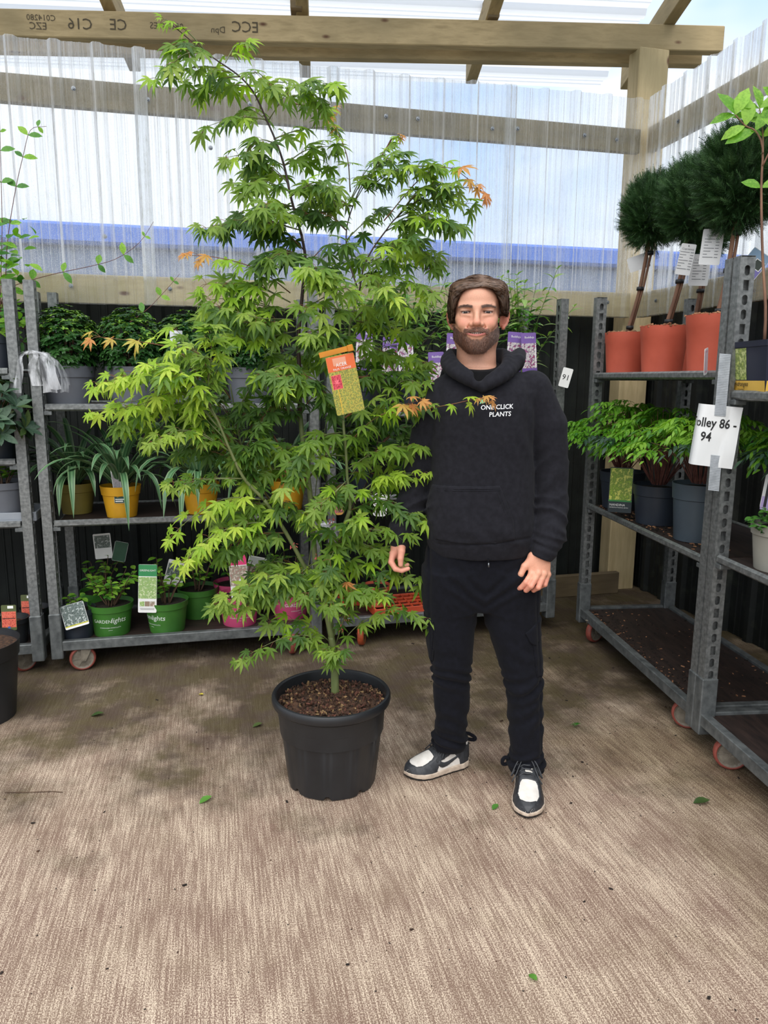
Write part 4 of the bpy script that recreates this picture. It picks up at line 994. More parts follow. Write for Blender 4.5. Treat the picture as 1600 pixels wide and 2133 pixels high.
def axis(*segs):
    """non-uniform axis: (start, step), ..., end"""
    out_ = []
    for i in range(len(segs) - 1):
        a, st_2 = segs[i]; b_ = segs[i + 1][0] if isinstance(segs[i + 1], tuple) else segs[i + 1]
        n_ = max(1, int(round((b_ - a) / st_2))); out_ += list(a + (b_ - a) * np.arange(n_) / n_)
    return np.array(out_ + [segs[-1]])
def bell(t, c, w_): return np.exp(-((t - c) / w_) ** 2)

man = thing('person', 'smiling bearded man in black hoodie, dark cargo trousers and black and white trainers, standing', 'person', (0.908, 2.377, 0), -YAW)
# ---- materials
mt, n, b = newmat('skin'); at = n.nodes.new('ShaderNodeAttribute'); at.attribute_name = 'tint'
f = noise(n, 260, 3)
lk(n, mixc(n, 1.0, at.outputs['Color'], ramp(n, f, [(0.3, (0.93, 0.92, 0.92, 1)), (0.7, (1.04, 1.03, 1.03, 1))]), 'MULTIPLY'), b.inputs['Base Color'])
b.inputs['Roughness'].default_value = 0.5; b.inputs['Subsurface Weight'].default_value = 0.12; b.inputs['Subsurface Radius'].default_value = (1.0, 0.35, 0.2); b.inputs['Subsurface Scale'].default_value = 0.008
b.inputs['Specular IOR Level'].default_value = 0.4
bump(n, b, f, 0.06, 0.001); MT['skin'] = mt
def cloth(name, c1, c2, sc=900, fold=26):
    mt, n, b = newmat(name)
    wv = noise(n, sc, 2); lint = noise(n, 60, 4)
    lk(n, ramp(n, lint, [(0.35, c1), (0.75, c2)]), b.inputs['Base Color']); b.inputs['Roughness'].default_value = 0.9; b.inputs['Specular IOR Level'].default_value = 0.12
    b.inputs['Sheen Weight'].default_value = 0.03; b.inputs['Sheen Roughness'].default_value = 0.6
    bump(n, b, wv, 0.12, 0.001); return mt
MT['hoodie'] = cloth('black_fleece', srgb(26, 26, 31), srgb(34, 34, 40))
MT['trouser'] = cloth('navy_black_twill', srgb(14, 15, 21), srgb(19, 20, 28))
MT['tee'] = cloth('black_jersey', srgb(20, 20, 22), srgb(26, 26, 28))
def hairmat(name, a, b_, rough):
    mt, n, bs = newmat(name); at = n.nodes.new('ShaderNodeAttribute'); at.attribute_name = 'tint'
    lk(n, at.outputs['Color'], bs.inputs['Base Color']); bs.inputs['Roughness'].default_value = rough; bs.inputs['Specular IOR Level'].default_value = 0.5
    return mt
MT['hair'] = hairmat('hair', 0, 0, 0.42)

# ---- body: one continuous surface (head, neck, trunk, arms, hands, legs); fine cells at head and hands
HS = np.array((1.085, 1.085, 0.985)); HC = 1.04; HO = np.array((-0.043, 0.004, 1.678)); HYAW = R(-6.5)     # head scale, eye-level centre, turn
hc, hs_ = math.cos(HYAW), math.sin(HYAW)
HR = np.array(((hc, -hs_, 0), (hs_, hc, 0), (0, 0, 1)))
def H(p): return HR @ (np.asarray(p, float) * HS) + HO
B = Grid(axis((-0.37, 0.004), (-0.335, 0.0021), (-0.255, 0.006), (-0.145, 0.0021), (0.055, 0.0035), (0.095, 0.0021), (0.235, 0.006), 0.31),
         axis((-0.175, 0.0021), (-0.04, 0.0026), (0.06, 0.006), 0.19),
         axis((0.10, 0.014), (0.735, 0.0021), (0.93, 0.010), (1.50, 0.0021), (1.815, 0.0021), 1.82))
def hell(c, r, k=0.0, op='u', rot=None):
    M = HR if rot is None else HR @ np.array(Euler([R(q) for q in rot]).to_matrix())
    B.ell(H(c), np.asarray(r) * HS, k * HC, op, M)
def hcap(a, b_, ra, rb, k=0.0, op='u'): B.cap(H(a), H(b_), ra * HC, rb * HC, k * HC, op)
hell((0, 0.012, 0.038), (0.0745, 0.096, 0.081))                       # cranium
hell((0, -0.028, -0.020), (0.0635, 0.066, 0.090), 0.03)               # face mass
hell((0, -0.050, 0.045), (0.060, 0.043, 0.045), 0.02)                 # forehead
hell((0, -0.034, -0.074), (0.0465, 0.052, 0.036), 0.03)                # jaw
hell((0, -0.072, -0.098), (0.022, 0.022, 0.018), 0.025)               # chin
hell((0, -0.082, -0.066), (0.034, 0.022, 0.026), 0.02)                # muzzle
for s_ in (-1, 1):
    hell((s_ * 0.044, -0.062, -0.022), (0.0175, 0.020, 0.016), 0.02)   # cheekbone
    hell((s_ * 0.038, -0.078, -0.040), (0.017, 0.014, 0.015), 0.016)  # smiling cheek
    hell((s_ * 0.055, 0.005, -0.070), (0.012, 0.03, 0.025), 0.03)     # jaw angle
    hcap((s_ * 0.010, -0.0905, 0.017), (s_ * 0.047, -0.076, 0.019), 0.0085, 0.008, 0.014)   # brow
    hell((s_ * 0.0335, -0.094, -0.001), (0.0165, 0.010, 0.0095), 0.012, 's')                # socket
    hell((s_ * 0.0335, -0.0755, -0.001), (0.0172, 0.0142, 0.0138), 0.005)                   # lids over the eyeball
    hell((s_ * 0.0335, -0.0905, -0.0015), (0.0165, 0.013, 0.0034), 0.002, 's', (0, s_ * 4, 0))   # lid opening
    hcap((s_ * 0.022, -0.0885, -0.0115), (s_ * 0.044, -0.0815, -0.0105), 0.004, 0.0035, 0.006)   # lower lid pouch
hcap((0, -0.092, 0.010), (0, -0.112, -0.034), 0.0068, 0.0100, 0.012)  # nose bridge
hell((0, -0.1145, -0.037), (0.0105, 0.0105, 0.0092), 0.008)           # tip
for s_ in (-1, 1):
    hell((s_ * 0.0145, -0.1005, -0.0405), (0.0080, 0.0105, 0.0078), 0.006)
    hell((s_ * 0.0075, -0.1085, -0.0480), (0.0036, 0.0052, 0.0040), 0.003, 's')
    hcap((s_ * 0.019, -0.094, -0.040), (s_ * 0.034, -0.088, -0.066), 0.0025, 0.003, 0.006, 's')   # smile fold
# mouth: open smile
def mz(x): return -0.0680 + 7.0 * x * x                               # mouth line, corners up
for s_ in (-1, 1):
    for i in range(6):
        x0, x1 = s_ * i * 0.0050, s_ * (i + 1) * 0.0050
        yy = lambda x: -0.1035 + 9 * x * x
        hcap((x0, yy(x0) - 0.001, mz(x0) + 0.0075 - 0.06 * abs(x0)), (x1, yy(x1) - 0.001, mz(x1) + 0.0075 - 0.06 * abs(x1)), 0.0040, 0.0036, 0.005)
        hcap((x0, yy(x0), mz(x0) - 0.0075 + 0.12 * abs(x0)), (x1, yy(x1), mz(x1) - 0.0075 + 0.12 * abs(x1)), 0.0036, 0.0030, 0.005)
for s_ in (-1, 1):
    for i in range(5):
        x0, x1 = s_ * i * 0.0058, s_ * (i + 1) * 0.0058
        r0 = 0.0050 * (1 - (abs(x0) / 0.037) ** 2); r1 = 0.0050 * (1 - (abs(x1) / 0.037) ** 2)
        for dy in (-0.112, -0.104, -0.096):
            hcap((x0, dy + 9 * x0 * x0, mz(x0)), (x1, dy + 9 * x1 * x1, mz(x1)), r0 * .9, r1 * .9, 0.001, 's')
# ears
for s_ in (-1, 1):
    eo = 0.003 if s_ > 0 else -0.006
    hell((s_ * (0.0800 + eo), 0.010, -0.014), (0.0070, 0.018, 0.031), 0.008, 'u', (0, s_ * 12, s_ * -38))
    for i in range(9):
        a0, a1 = R(-100 + i * 27), R(-100 + (i + 1) * 27)
        q = lambda a: (s_ * (0.0845 + eo + 0.0115 * math.cos(a) + 0.004 * math.sin(a)), 0.006 + 0.0150 * math.cos(a), -0.012 + 0.029 * math.sin(a))
        hcap(q(a0), q(a1), 0.0036, 0.0036, 0.003)
    hell((s_ * (0.0865 + eo), 0.000, -0.012), (0.0050, 0.006, 0.013), 0.003, 's', (0, 0, s_ * -38))
    hell((s_ * (0.0800 + eo), 0.000, -0.044), (0.006, 0.007, 0.008), 0.006)
# neck, trunk, arms, legs (mostly under the clothes)
B.cap((-0.038, 0.033, 1.60), (-0.034, 0.042, 1.42), 0.065, 0.072, 0.030)
B.loft([(0.76, 0.0, 0.15, 0, 0.09), (0.86, -0.008, 0.165, 0, 0.10), (1.10, -0.012, 0.148, 0, 0.095), (1.30, -0.015, 0.155, 0.0, 0.10), (1.42, -0.01, 0.15, 0.01, 0.085), (1.47, -0.02, 0.09, 0.02, 0.07), (1.50, -0.03, 0.06, 0.03, 0.06)], k=0.02)
ARML = [(-0.150, 0.015, 1.420), (-0.222, 0.028, 1.17), (-0.250, 0.012, 1.05), (-0.290, -0.025, 0.915)]
ARMR = [(0.155, 0.01, 1.43), (0.212, 0.0, 1.15), (0.218, -0.04, 1.02), (0.186, -0.10, 0.882)]
for A in (ARML, ARMR): B.chain(A, (0.045, 0.036, 0.032, 0.027), 0.03, 0.01)
B.chain([(-0.09, 0, 0.78), (-0.10, 0.0, 0.45), (-0.095, 0.045, 0.10)], (0.08, 0.05, 0.036), 0.04, 0.01)
B.chain([(0.09, 0, 0.78), (0.14, -0.02, 0.43), (0.175, -0.045, 0.10)], (0.08, 0.05, 0.036), 0.04, 0.01)
# his left hand (hanging in front of the thigh, back of the hand to the camera)
for kx, ky, kz in ((0.153, -0.112, 0.812), (0.174, -0.118, 0.818), (0.194, -0.114, 0.815), (0.211, -0.104, 0.810)):
    B.cap((0.172 + (kx - 0.18) * 0.55, -0.100, 0.872), (kx, ky, kz), 0.0155, 0.0105, 0.012)
B.ell((0.185, -0.102, 0.845), (0.034, 0.015, 0.036), 0.012)
for pts, rr in (([(0.153, -0.115, 0.812), (0.133, -0.126, 0.787), (0.119, -0.116, 0.766), (0.108, -0.100, 0.753)], (0.0112, 0.0098, 0.0088, 0.0072)),
                ([(0.175, -0.120, 0.817), (0.149, -0.136, 0.777), (0.137, -0.118, 0.757), (0.132, -0.094, 0.752)], (0.0115, 0.0102, 0.0090, 0.0076)),
                ([(0.195, -0.116, 0.814), (0.175, -0.131, 0.771), (0.164, -0.110, 0.755), (0.163, -0.088, 0.755)], (0.0110, 0.0098, 0.0086, 0.0074)),
                ([(0.211, -0.104, 0.809), (0.201, -0.114, 0.776), (0.191, -0.098, 0.765), (0.188, -0.080, 0.768)], (0.0100, 0.0086, 0.0076, 0.0066))):
    B.chain(pts, rr, 0.006, 0.002)
    B.ell(np.array(pts[0]) + (0, -0.006, 0.002), (0.0085, 0.006, 0.0085), 0.006)
B.chain([(0.158, -0.098, 0.862), (0.130, -0.108, 0.838), (0.118, -0.112, 0.813), (0.112, -0.108, 0.791)], (0.0150, 0.0120, 0.0100, 0.0085), 0.012, 0.003)
# his right hand (among the leaves, palm turned to the plant, fingers curled under)
B.cap((-0.290, -0.028, 0.912), (-0.298, -0.028, 0.885), 0.027, 0.024, 0.012)
B.ell((-0.309, -0.018, 0.873), (0.017, 0.034, 0.034), 0.014)
B.chain([(-0.290, -0.042, 0.897), (-0.289, -0.062, 0.878), (-0.292, -0.071, 0.854), (-0.2915, -0.073, 0.833)], (0.0165, 0.0130, 0.0105, 0.0088), 0.012, 0.003)
for pts, rr in (([(-0.318, -0.040, 0.866), (-0.324, -0.050, 0.836), (-0.309, -0.060, 0.814), (-0.287, -0.066, 0.810), (-0.265, -0.066, 0.817)], (0.0112, 0.0105, 0.0095, 0.0088, 0.0072)),
                ([(-0.321, -0.020, 0.858), (-0.325, -0.026, 0.828), (-0.307, -0.032, 0.807), (-0.285, -0.036, 0.811), (-0.267, -0.040, 0.824)], (0.0115, 0.0105, 0.0098, 0.0088, 0.0074)),
                ([(-0.322, 0.000, 0.856), (-0.322, -0.001, 0.826), (-0.305, -0.006, 0.808), (-0.288, -0.010, 0.811), (-0.275, -0.014, 0.822)], (0.0110, 0.0100, 0.0092, 0.0082, 0.0070)),
                ([(-0.319, 0.016, 0.858), (-0.317, 0.016, 0.830), (-0.304, 0.012, 0.816), (-0.292, 0.008, 0.820)], (0.0100, 0.0088, 0.0080, 0.0068))):
    B.chain(pts, rr, 0.006, 0.002)
V, F = B.mesh(1)
# colour of the skin: lips, cheeks, ears, stubble
q = (V - HO) @ HR / HS; x, y, z = q[:, 0], q[:, 1], q[:, 2]
SK = np.array(srgb(212, 158, 132)[:3]); LIP = np.array(srgb(200, 116, 110)[:3]); RED = np.array(srgb(204, 124, 104)[:3]); STB = np.array(srgb(120, 82, 64)[:3]); DK = np.array(srgb(60, 24, 22)[:3])
col = np.tile(SK, (len(V), 1)); head = V[:, 2] > 1.50
def blend(c, wgt): 
    global col
    wgt = np.clip(wgt, 0, 1)[:, None]; col = col * (1 - wgt) + c * wgt
front = head & (y < -0.02)
blend(RED, head * (0.55 * np.exp(-(((np.abs(x) - 0.042) / 0.018) ** 2 + ((z + 0.032) / 0.016) ** 2)) * (y < -0.03) + 0.5 * np.exp(-((x / 0.014) ** 2 + ((z + 0.036) / 0.014) ** 2)) * (y < -0.09) + 0.75 * (np.abs(x) > 0.074) * (z < 0.03)))
blend(STB, head * (y < -0.04) * 0.35 * np.exp(-(((np.abs(x) - 0.034) / 0.014) ** 2 + ((z - 0.0) / 0.009) ** 2)))       # eye shadow tone of the lids
LASH = np.array(srgb(58, 38, 32)[:3])
for s_ in (-1, 1):
    ex = (x - s_ * 0.0335); ez = z - s_ * 0 + 0.001 - 0.05 * np.abs(ex)
    blend(LASH, head * (y < -0.05) * (np.abs(ex) < 0.0175) * np.where(ez > 0, 0.85, 0.45) * np.clip((0.0062 - np.abs(ez)) / 0.0025, 0, 1) * np.clip((0.0175 - np.abs(ex)) / 0.004, 0, 1))
    bzz = 0.0150 + 0.0035 * np.sin(np.clip((np.abs(x) - 0.012) / 0.040, 0, 1) * math.pi * 0.9) - 0.05 * np.clip(np.abs(x) - 0.04, 0, 1)
    blend(np.array(srgb(96, 66, 52)[:3]), head * (y < -0.05) * (x * s_ > 0) * 0.75 * np.exp(-((z - bzz) / 0.0034) ** 2) * np.clip((np.abs(x) - 0.010) / 0.006, 0, 1) * np.clip((0.055 - np.abs(x)) / 0.008, 0, 1))
mzv = -0.0680 + 7.0 * x * x
lipz = np.abs(z - mzv + 0.0005) ; blend(LIP, head * (y < -0.085) * (np.abs(x) < 0.032) * 0.85 * np.clip((0.0125 - lipz) / 0.004, 0, 1))
hand = (V[:, 2] < 0.95) & (V[:, 2] > 0.72)
blend(np.array(srgb(232, 166, 138)[:3]), hand * 0.5); blend(np.array(srgb(214, 128, 112)[:3]), hand * (V[:, 2] < 0.80) * 0.4)
blend(np.array(srgb(206, 140, 124)[:3]), hand * (V[:, 0] < 0) * 0.55)
# beard zone weight (used for colour and for the strands)
def beardw(x, y, z):
    ax = np.abs(x)
    upper = np.interp(ax, (0, 0.012, 0.022, 0.030, 0.040, 0.052, 0.066, 0.08), (-0.086, -0.087, -0.080, -0.072, -0.064, -0.056, -0.040, -0.02))
    low = np.clip((upper - z) / 0.006, 0, 1) * np.clip((z + 0.126 - 0.95 * np.clip(ax - 0.026, 0, 1)) / 0.008, 0, 1) * (y < 0.020)
    low = low * np.where(z < -0.112, np.clip((0.012 - y) / 0.02, 0, 1), 1)
    chinpatch = np.exp(-((x / 0.009) ** 2 + ((z + 0.0875) / 0.004) ** 2)) * 0.0
    must = np.clip(1 - np.abs(z - (-0.0575 - 4.0 * x * x)) / 0.0100, 0, 1) * (ax < 0.036) * (y < -0.075)
    side = np.clip(1 - np.abs(ax - 0.0335) / 0.007, 0, 1) * (z < -0.056) * (z > -0.092) * (y < -0.07)
    return np.clip(np.maximum(np.maximum(low, must * 0.9), side), 0, 1) * np.clip((0.0745 - ax) / 0.004, 0, 1) * np.where(ax > 0.060, np.clip((-0.004 - y) / 0.008, 0, 1), 1)
BWt = np.where(head, beardw(x, y, z), 0)
blend(np.array(srgb(92, 60, 44)[:3]), BWt * 0.8)
blend(DK, head * (y < -0.05) * (y > -0.0965) * (np.abs(x) < 0.03) * (np.abs(z - mzv) < 0.0040) * (np.abs(z - mzv) > -1) * 1.0)
body = quadmesh('body', V, F, [MT['skin']], man, col)
N = vnormals(V, F)
# ---- strands (hair, beard, eyebrows) as thin tapered slivers
def strands(name, roots, dirs, lens, curl, cols, parent, w0=0.0011, segs=3, mat='hair'):
    n_ = len(roots); t = np.linspace(0, 1, segs + 1)
    P = roots[:, None, :] + dirs[:, None, :] * lens[:, None, None] * t[None, :, None] + curl[:, None, :] * (lens[:, None, None] * (t ** 2)[None, :, None])
    T_ = np.gradient(P, axis=1); T_ /= np.linalg.norm(T_, axis=2)[:, :, None] + 1e-9
    sd = np.cross(T_, np.array((0.0, -1.0, 0.15))); sd /= np.linalg.norm(sd, axis=2)[:, :, None] + 1e-9
    wd = w0 * (1 - t ** 2 * 0.9)[None, :, None]
    A_ = P - sd * wd; C_ = P + sd * wd; up_ = np.cross(sd, T_); D_ = P + up_ * wd * 0.8 * np.sign((up_ * dirs[:, None, :]).sum(2) + 1e-6)[:, :, None] * 0 + P * 0
    Vv = np.stack([A_, C_], 2).reshape(-1, 3); k = (segs + 1) * 2; Fq = []
    for i in range(segs): Fq.append(np.array((2 * i, 2 * i + 1, 2 * i + 3, 2 * i + 2))[None, :] + np.arange(n_)[:, None] * k)
    Fq = np.vstack(Fq); cc = np.repeat(cols, k, axis=0)
    o = quadmesh(name, Vv, Fq, [MT[mat]], parent, cc); return o
rg = np.random.default_rng(5)
sel = np.where(rg.random(len(V)) < BWt)[0]; sel = sel[BWt[sel] > 0.08]
sel = np.concatenate([sel, sel, sel]); jit = rg.normal(0, 0.0012, (len(sel), 3)); rt_ = V[sel] + jit
hx, hy, hz = x[sel], y[sel], z[sel]
mustm = (hz > -0.076) & (np.abs(hx) < 0.036)
dirv = N[sel] * 0.32 + np.stack([-0.10 * hx / 0.05, -0.10 + 0 * hx, -1.0 + 0 * hx], 1); dirv[mustm] = N[sel][mustm] * 0.35 + np.stack([np.sign(hx[mustm]) * 0.75, 0 * hx[mustm] - .1, -0.45 + 0 * hx[mustm]], 1)
dirv += rg.normal(0, 0.16, dirv.shape); dirv /= np.linalg.norm(dirv, axis=1)[:, None]
ln = np.where(mustm, 0.0062, np.interp(-hz, (0.03, 0.07, 0.10, 0.13), (0.004, 0.007, 0.010, 0.013))) * rg.uniform(0.7, 1.15, len(sel)) * np.clip(BWt[sel] * 1.3, 0.4, 1)
bc = np.array(srgb(112, 72, 50)[:3]) * rg.uniform(0.55, 1.25, (len(sel), 1)); bc[rg.random(len(sel)) < .12] *= 1.6
sidef = np.clip((np.abs(hx) - 0.03) / 0.03, 0, 1)[:, None]; bc = bc * (1 - sidef * 0.45)
strands('beard', rt_, dirv, ln, np.stack([-0.35 * hx / 0.05, 0.1 + 0 * hx, -0.25 + 0 * hx], 1), bc, man, 0.00055)
ax_ = np.abs(x); bz = 0.0150 + 0.0035 * np.sin(np.clip((ax_ - 0.012) / 0.040, 0, 1) * math.pi * 0.9) - 0.05 * np.clip(ax_ - 0.04, 0, 1)
ew = head & (y < -0.05) & (ax_ > 0.012) & (ax_ < 0.053) & (np.abs(z - bz) < 0.0034 * np.clip(1.25 - (ax_ - 0.012) / 0.06, 0.4, 1))
for s_ in (-1, 1):
    sel = np.where(ew & (x * s_ > 0))[0]; sel = np.concatenate([sel] * 4); rt_ = V[sel] + rg.normal(0, 0.0010, (len(sel), 3))
    dv = np.stack([np.sign(x[sel]) * 0.9, -0.1 + 0 * sel, 0.25 + 0 * sel], 1) + N[sel] * 0.06 + rg.normal(0, .12, (len(sel), 3)); dv /= np.linalg.norm(dv, axis=1)[:, None]
    strands('eyebrow', rt_, dv, rg.uniform(0.004, 0.007, len(sel)), np.stack([0 * sel, 0 * sel, -0.25 + 0.0 * sel], 1), np.array(srgb(92, 64, 50)[:3]) * rg.uniform(.7, 1.2, (len(sel), 1)), man, 0.00032)
# ---- eyes and teeth
scl = simple('eye_white', srgb(196, 186, 180), srgb(184, 170, 164), 60, 0.3); irm = simple('dark_iris', srgb(34, 25, 20), srgb(44, 33, 26), 90, 0.18)
for s_ in (-1, 1):
    e_ = MB(); e_.lathe([(0.0133 * math.sin(a), 0.0133 * math.cos(a)) for a in np.linspace(0, math.pi, 15)], 24)
    o = e_.build('eye', scl, man, True); o.location = H((s_ * 0.0335, -0.0755, -0.001)); o.rotation_euler = (R(5), 0, R(-7))
    i_ = MB(); i_.lathe([(0.0136 * math.sin(a), 0.0136 * math.cos(a)) for a in np.linspace(0, 0.52, 7)], 20, M=Matrix.Rotation(R(90), 4, 'X')); i_.build('iris', irm, o, True)
tm = simple('teeth', srgb(232, 224, 212), srgb(222, 212, 198), 40, 0.25)
for i in range(-5, 5):
    x0, x1 = (i + 0.06) * 0.0056, (i + 0.94) * 0.0056; xm = (x0 + x1) / 2
    te = MB(); yy = -0.0985 + 9 * xm * xm
    te.rbox(x0 * HS[0], x1 * HS[0], -0.003, 0.003, (mz(xm) - 0.0030) * HS[2], (mz(xm) + 0.006) * HS[2], 0.0007)
    o = te.build('tooth', tm, man, True); o.location = HO + HR @ np.array((0, yy * HS[1], 0)); o.rotation_euler = (0, 0, HYAW)
# ---- hair: cap volume with an open forehead plus combed strands parted off-centre
G = Grid(np.arange(-0.19, 0.10, 0.0028), np.arange(-0.16, 0.16, 0.0028), np.arange(1.60, 1.83, 0.0028))
G.ell(H((0.004, 0.018, 0.044)), np.array((0.0820, 0.104, 0.0865)) * HS, 0, 'u', HR)
for s_ in (-1, 1):
    G.ell(H((0.004 + s_ * 0.067, -0.030, 0.034)), np.array((0.022, 0.048, 0.050)) * HS, 0.03, 'u', HR)
    G.ell(H((0.003 + s_ * 0.040, -0.066, 0.078)), np.array((0.040, 0.030, 0.026)) * HS, 0.03, 'u', HR)
    G.ell(H((0.004 + s_ * 0.0755, -0.022, -0.002)), np.array((0.011, 0.030, 0.036)) * HS, 0.02, 'u', HR)
def openface(X, Y, Z):
    xx = (X - HO[0]); yy = (Y - HO[1]); lx = (hc * xx + hs_ * yy) / HS[0]; ly = (-hs_ * xx + hc * yy) / HS[1]; lz = (Z - HO[2]) / HS[2]
    wv = np.interp(lz, (-0.2, -0.03, 0.0, 0.03, 0.055, 0.072, 0.080), (0.0745, 0.0745, 0.0735, 0.066, 0.053, 0.040, 0.012))
    return np.maximum(np.maximum(np.abs(lx - 0.004) - wv, lz - 0.079), ly + 0.026) * HC
G.add(openface, (-0.2, -0.2, 1.5), (0.12, 0.05, 1.80), 0.006, 's')
def below(X, Y, Z):
    yy = (Y - HO[1]) / HS[1]; lz = (Z - HO[2]) / HS[2]; rs = np.clip((X - HO[0]) / 0.04, 0, 1)
    return -(lz + np.interp(yy, (-0.06, -0.02, 0.0, 0.03, 0.05, 0.12), (0.018, 0.028, 0.024, 0.022, 0.075, 0.085)) - 0.024 * rs * (yy < 0.03)) * HC
G.add(below, (-0.2, -0.2, 1.5), (0.12, 0.2, 1.83), 0.0, 'i')
def grooves(X, Y, Z):
    xx = (X - HO[0]) - 0.022; zz = Z - HO[2]
    return (0.0016 * np.sin((Y - HO[1]) * 520 + 6 * np.sin(zz * 40) + xx * 60) + 0.0012 * np.sin((Y - HO[1]) * 1130 + xx * 130)).astype(np.float32)
G.add(grooves, (-0.2, -0.2, 1.5), (0.12, 0.2, 1.83), 0.0, 'add')
Vh, Fh = G.mesh(1); Nh = vnormals(Vh, Fh)
HB = np.array(srgb(110, 84, 66)[:3]); hl = (Vh - HO) @ HR / HS
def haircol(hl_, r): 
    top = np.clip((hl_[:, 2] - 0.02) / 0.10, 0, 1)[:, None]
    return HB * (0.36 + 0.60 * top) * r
hair = quadmesh('hair', Vh, Fh, [MT['hair']], man, haircol(hl, 0.9 + 0.2 * rg.random((len(Vh), 1))))
sel = rg.choice(len(Vh), 6000); r0 = Vh[sel]; n0 = Nh[sel]; h0 = hl[sel]
away = np.sign(h0[:, 0] - 0.018)
dv = np.stack([away * np.clip(h0[:, 2] - 0.01, 0.0, 1) * 11, -0.25 + 0 * away, -np.clip(1.2 - h0[:, 2] * 11, 0.12, 1.2)], 1)
dv -= n0 * (dv * n0).sum(1)[:, None]; dv /= np.linalg.norm(dv, axis=1)[:, None] + 1e-9; dv += rg.normal(0, 0.03, dv.shape) + n0 * 0.03
def samp(G_, P):
    ii = []; tt = []
    for ax_i, A_ in enumerate((G_.x, G_.y, G_.z)):
        f_ = np.clip((P[:, ax_i] - A_[0]) / (A_[1] - A_[0]), 0, len(A_) - 1.001); i_ = f_.astype(int); ii.append(i_); tt.append(f_ - i_)
    v_ = 0
    for a in (0, 1):
        for b_ in (0, 1):
            for c in (0, 1):
                v_ = v_ + G_.d[ii[0] + a, ii[1] + b_, ii[2] + c] * np.where(a, tt[0], 1 - tt[0]) * np.where(b_, tt[1], 1 - tt[1]) * np.where(c, tt[2], 1 - tt[2])
    return v_
def flow_strands(name, G_, P0, dirfn, steps, stepl, cols, parent, w0):
    pts = [P0 + 0]; P = P0 + 0
    for k in range(steps):
        g_ = np.stack([samp(G_, P + e_) - samp(G_, P - e_) for e_ in np.eye(3) * 0.003], 1); g_ /= np.linalg.norm(g_, axis=1)[:, None] + 1e-9
        d_ = dirfn(P); d_ -= g_ * (d_ * g_).sum(1)[:, None]; d_ /= np.linalg.norm(d_, axis=1)[:, None] + 1e-9
        P = P + d_ * stepl[:, None]
        if k < steps - 1: P = P - g_ * np.clip(samp(G_, P) - 0.0012, -0.004, 0.004)[:, None]
        pts.append(P)
    Pm = np.stack(pts, 1); n_ = len(P0); k_ = (steps + 1) * 2
    T_ = np.gradient(Pm, axis=1); T_ /= np.linalg.norm(T_, axis=2)[:, :, None] + 1e-9
    g_ = np.stack([samp(G_, P0 + e_) - samp(G_, P0 - e_) for e_ in np.eye(3) * 0.003], 1)
    sd = np.cross(T_, g_[:, None, :]); sd /= np.linalg.norm(sd, axis=2)[:, :, None] + 1e-9
    t = np.linspace(0, 1, steps + 1); wd = w0 * np.sin(np.clip(t * 0.85 + 0.15, 0, 1) * math.pi)[None, :, None] ** 0.7
    Vv = np.stack([Pm - sd * wd, Pm + sd * wd], 2).reshape(-1, 3); Fq = []
    for i in range(steps): Fq.append(np.array((2 * i, 2 * i + 1, 2 * i + 3, 2 * i + 2))[None, :] + np.arange(n_)[:, None] * k_)
    return quadmesh(name, Vv, np.vstack(Fq), [MT['hair']], parent, np.repeat(cols, k_, axis=0))
def hairdir(P):
    h_ = (P - HO) @ HR / HS; aw = np.where(h_[:, 0] > 0.016, 1.0, -1.0)
    d_ = np.stack([aw * np.clip(h_[:, 2] - 0.005, 0.02, 1) * 11, -0.22 + 0.25 * np.clip(0.06 - h_[:, 2], 0, 0.1) * 10, -np.clip(1.1 - h_[:, 2] * 11, 0.10, 1.2)], 1)
    return d_ @ HR.T + jn
jn = rg.normal(0, 0.05, (len(sel), 3))
flow_strands('hair_strands', G, r0, hairdir, 6, rg.uniform(0.004, 0.0085, len(sel)), haircol(h0, rg.uniform(0.5, 1.6, (len(sel), 1))), hair, 0.0010)
# ---- hoodie
GH = Grid(np.arange(-0.35, 0.325, 0.0045), np.arange(-0.18, 0.23, 0.0045), np.arange(0.835, 1.635, 0.0045))
TOR = [(0.862, -0.008, 0.176, -0.004, 0.124), (0.880, -0.008, 0.182, -0.004, 0.130), (0.918, -0.010, 0.190, -0.006, 0.138), (0.965, -0.013, 0.191, -0.008, 0.142), (1.035, -0.015, 0.188, -0.006, 0.138), (1.118, -0.012, 0.181, -0.004, 0.132), (1.20, -0.015, 0.178, 0, 0.130), (1.285, -0.017, 0.178, 0.002, 0.132), (1.367, -0.015, 0.183, 0.006, 0.128), (1.42, -0.008, 0.184, 0.012, 0.116), (1.455, -0.008, 0.168, 0.016, 0.100), (1.478, -0.010, 0.140, 0.02, 0.086), (1.500, -0.020, 0.105, 0.03, 0.065)]
GH.loft(TOR, 2.35)
SL = [(-0.140, 0.012, 1.415), (-0.190, 0.022, 1.305), (-0.224, 0.028, 1.16), (-0.246, 0.018, 1.06), (-0.285, -0.012, 0.955), (-0.291, -0.022, 0.915)]
SR = [(0.156, 0.008, 1.428), (0.210, 0.006, 1.31), (0.228, 0.0, 1.15), (0.229, -0.020, 1.04), (0.219, -0.066, 0.940), (0.200, -0.092, 0.894)]
GH.chain(SL, (0.062, 0.062, 0.056, 0.054, 0.047, 0.040), 0.016, 0.012)
GH.chain(SR, (0.066, 0.066, 0.060, 0.060, 0.056, 0.046), 0.014, 0.012)
GH.cap((0.201, -0.090, 0.898), (0.187, -0.101, 0.872), 0.0385, 0.0365, 0.008); GH.cap((-0.290, -0.022, 0.930), (-0.291, -0.026, 0.905), 0.038, 0.035, 0.008)
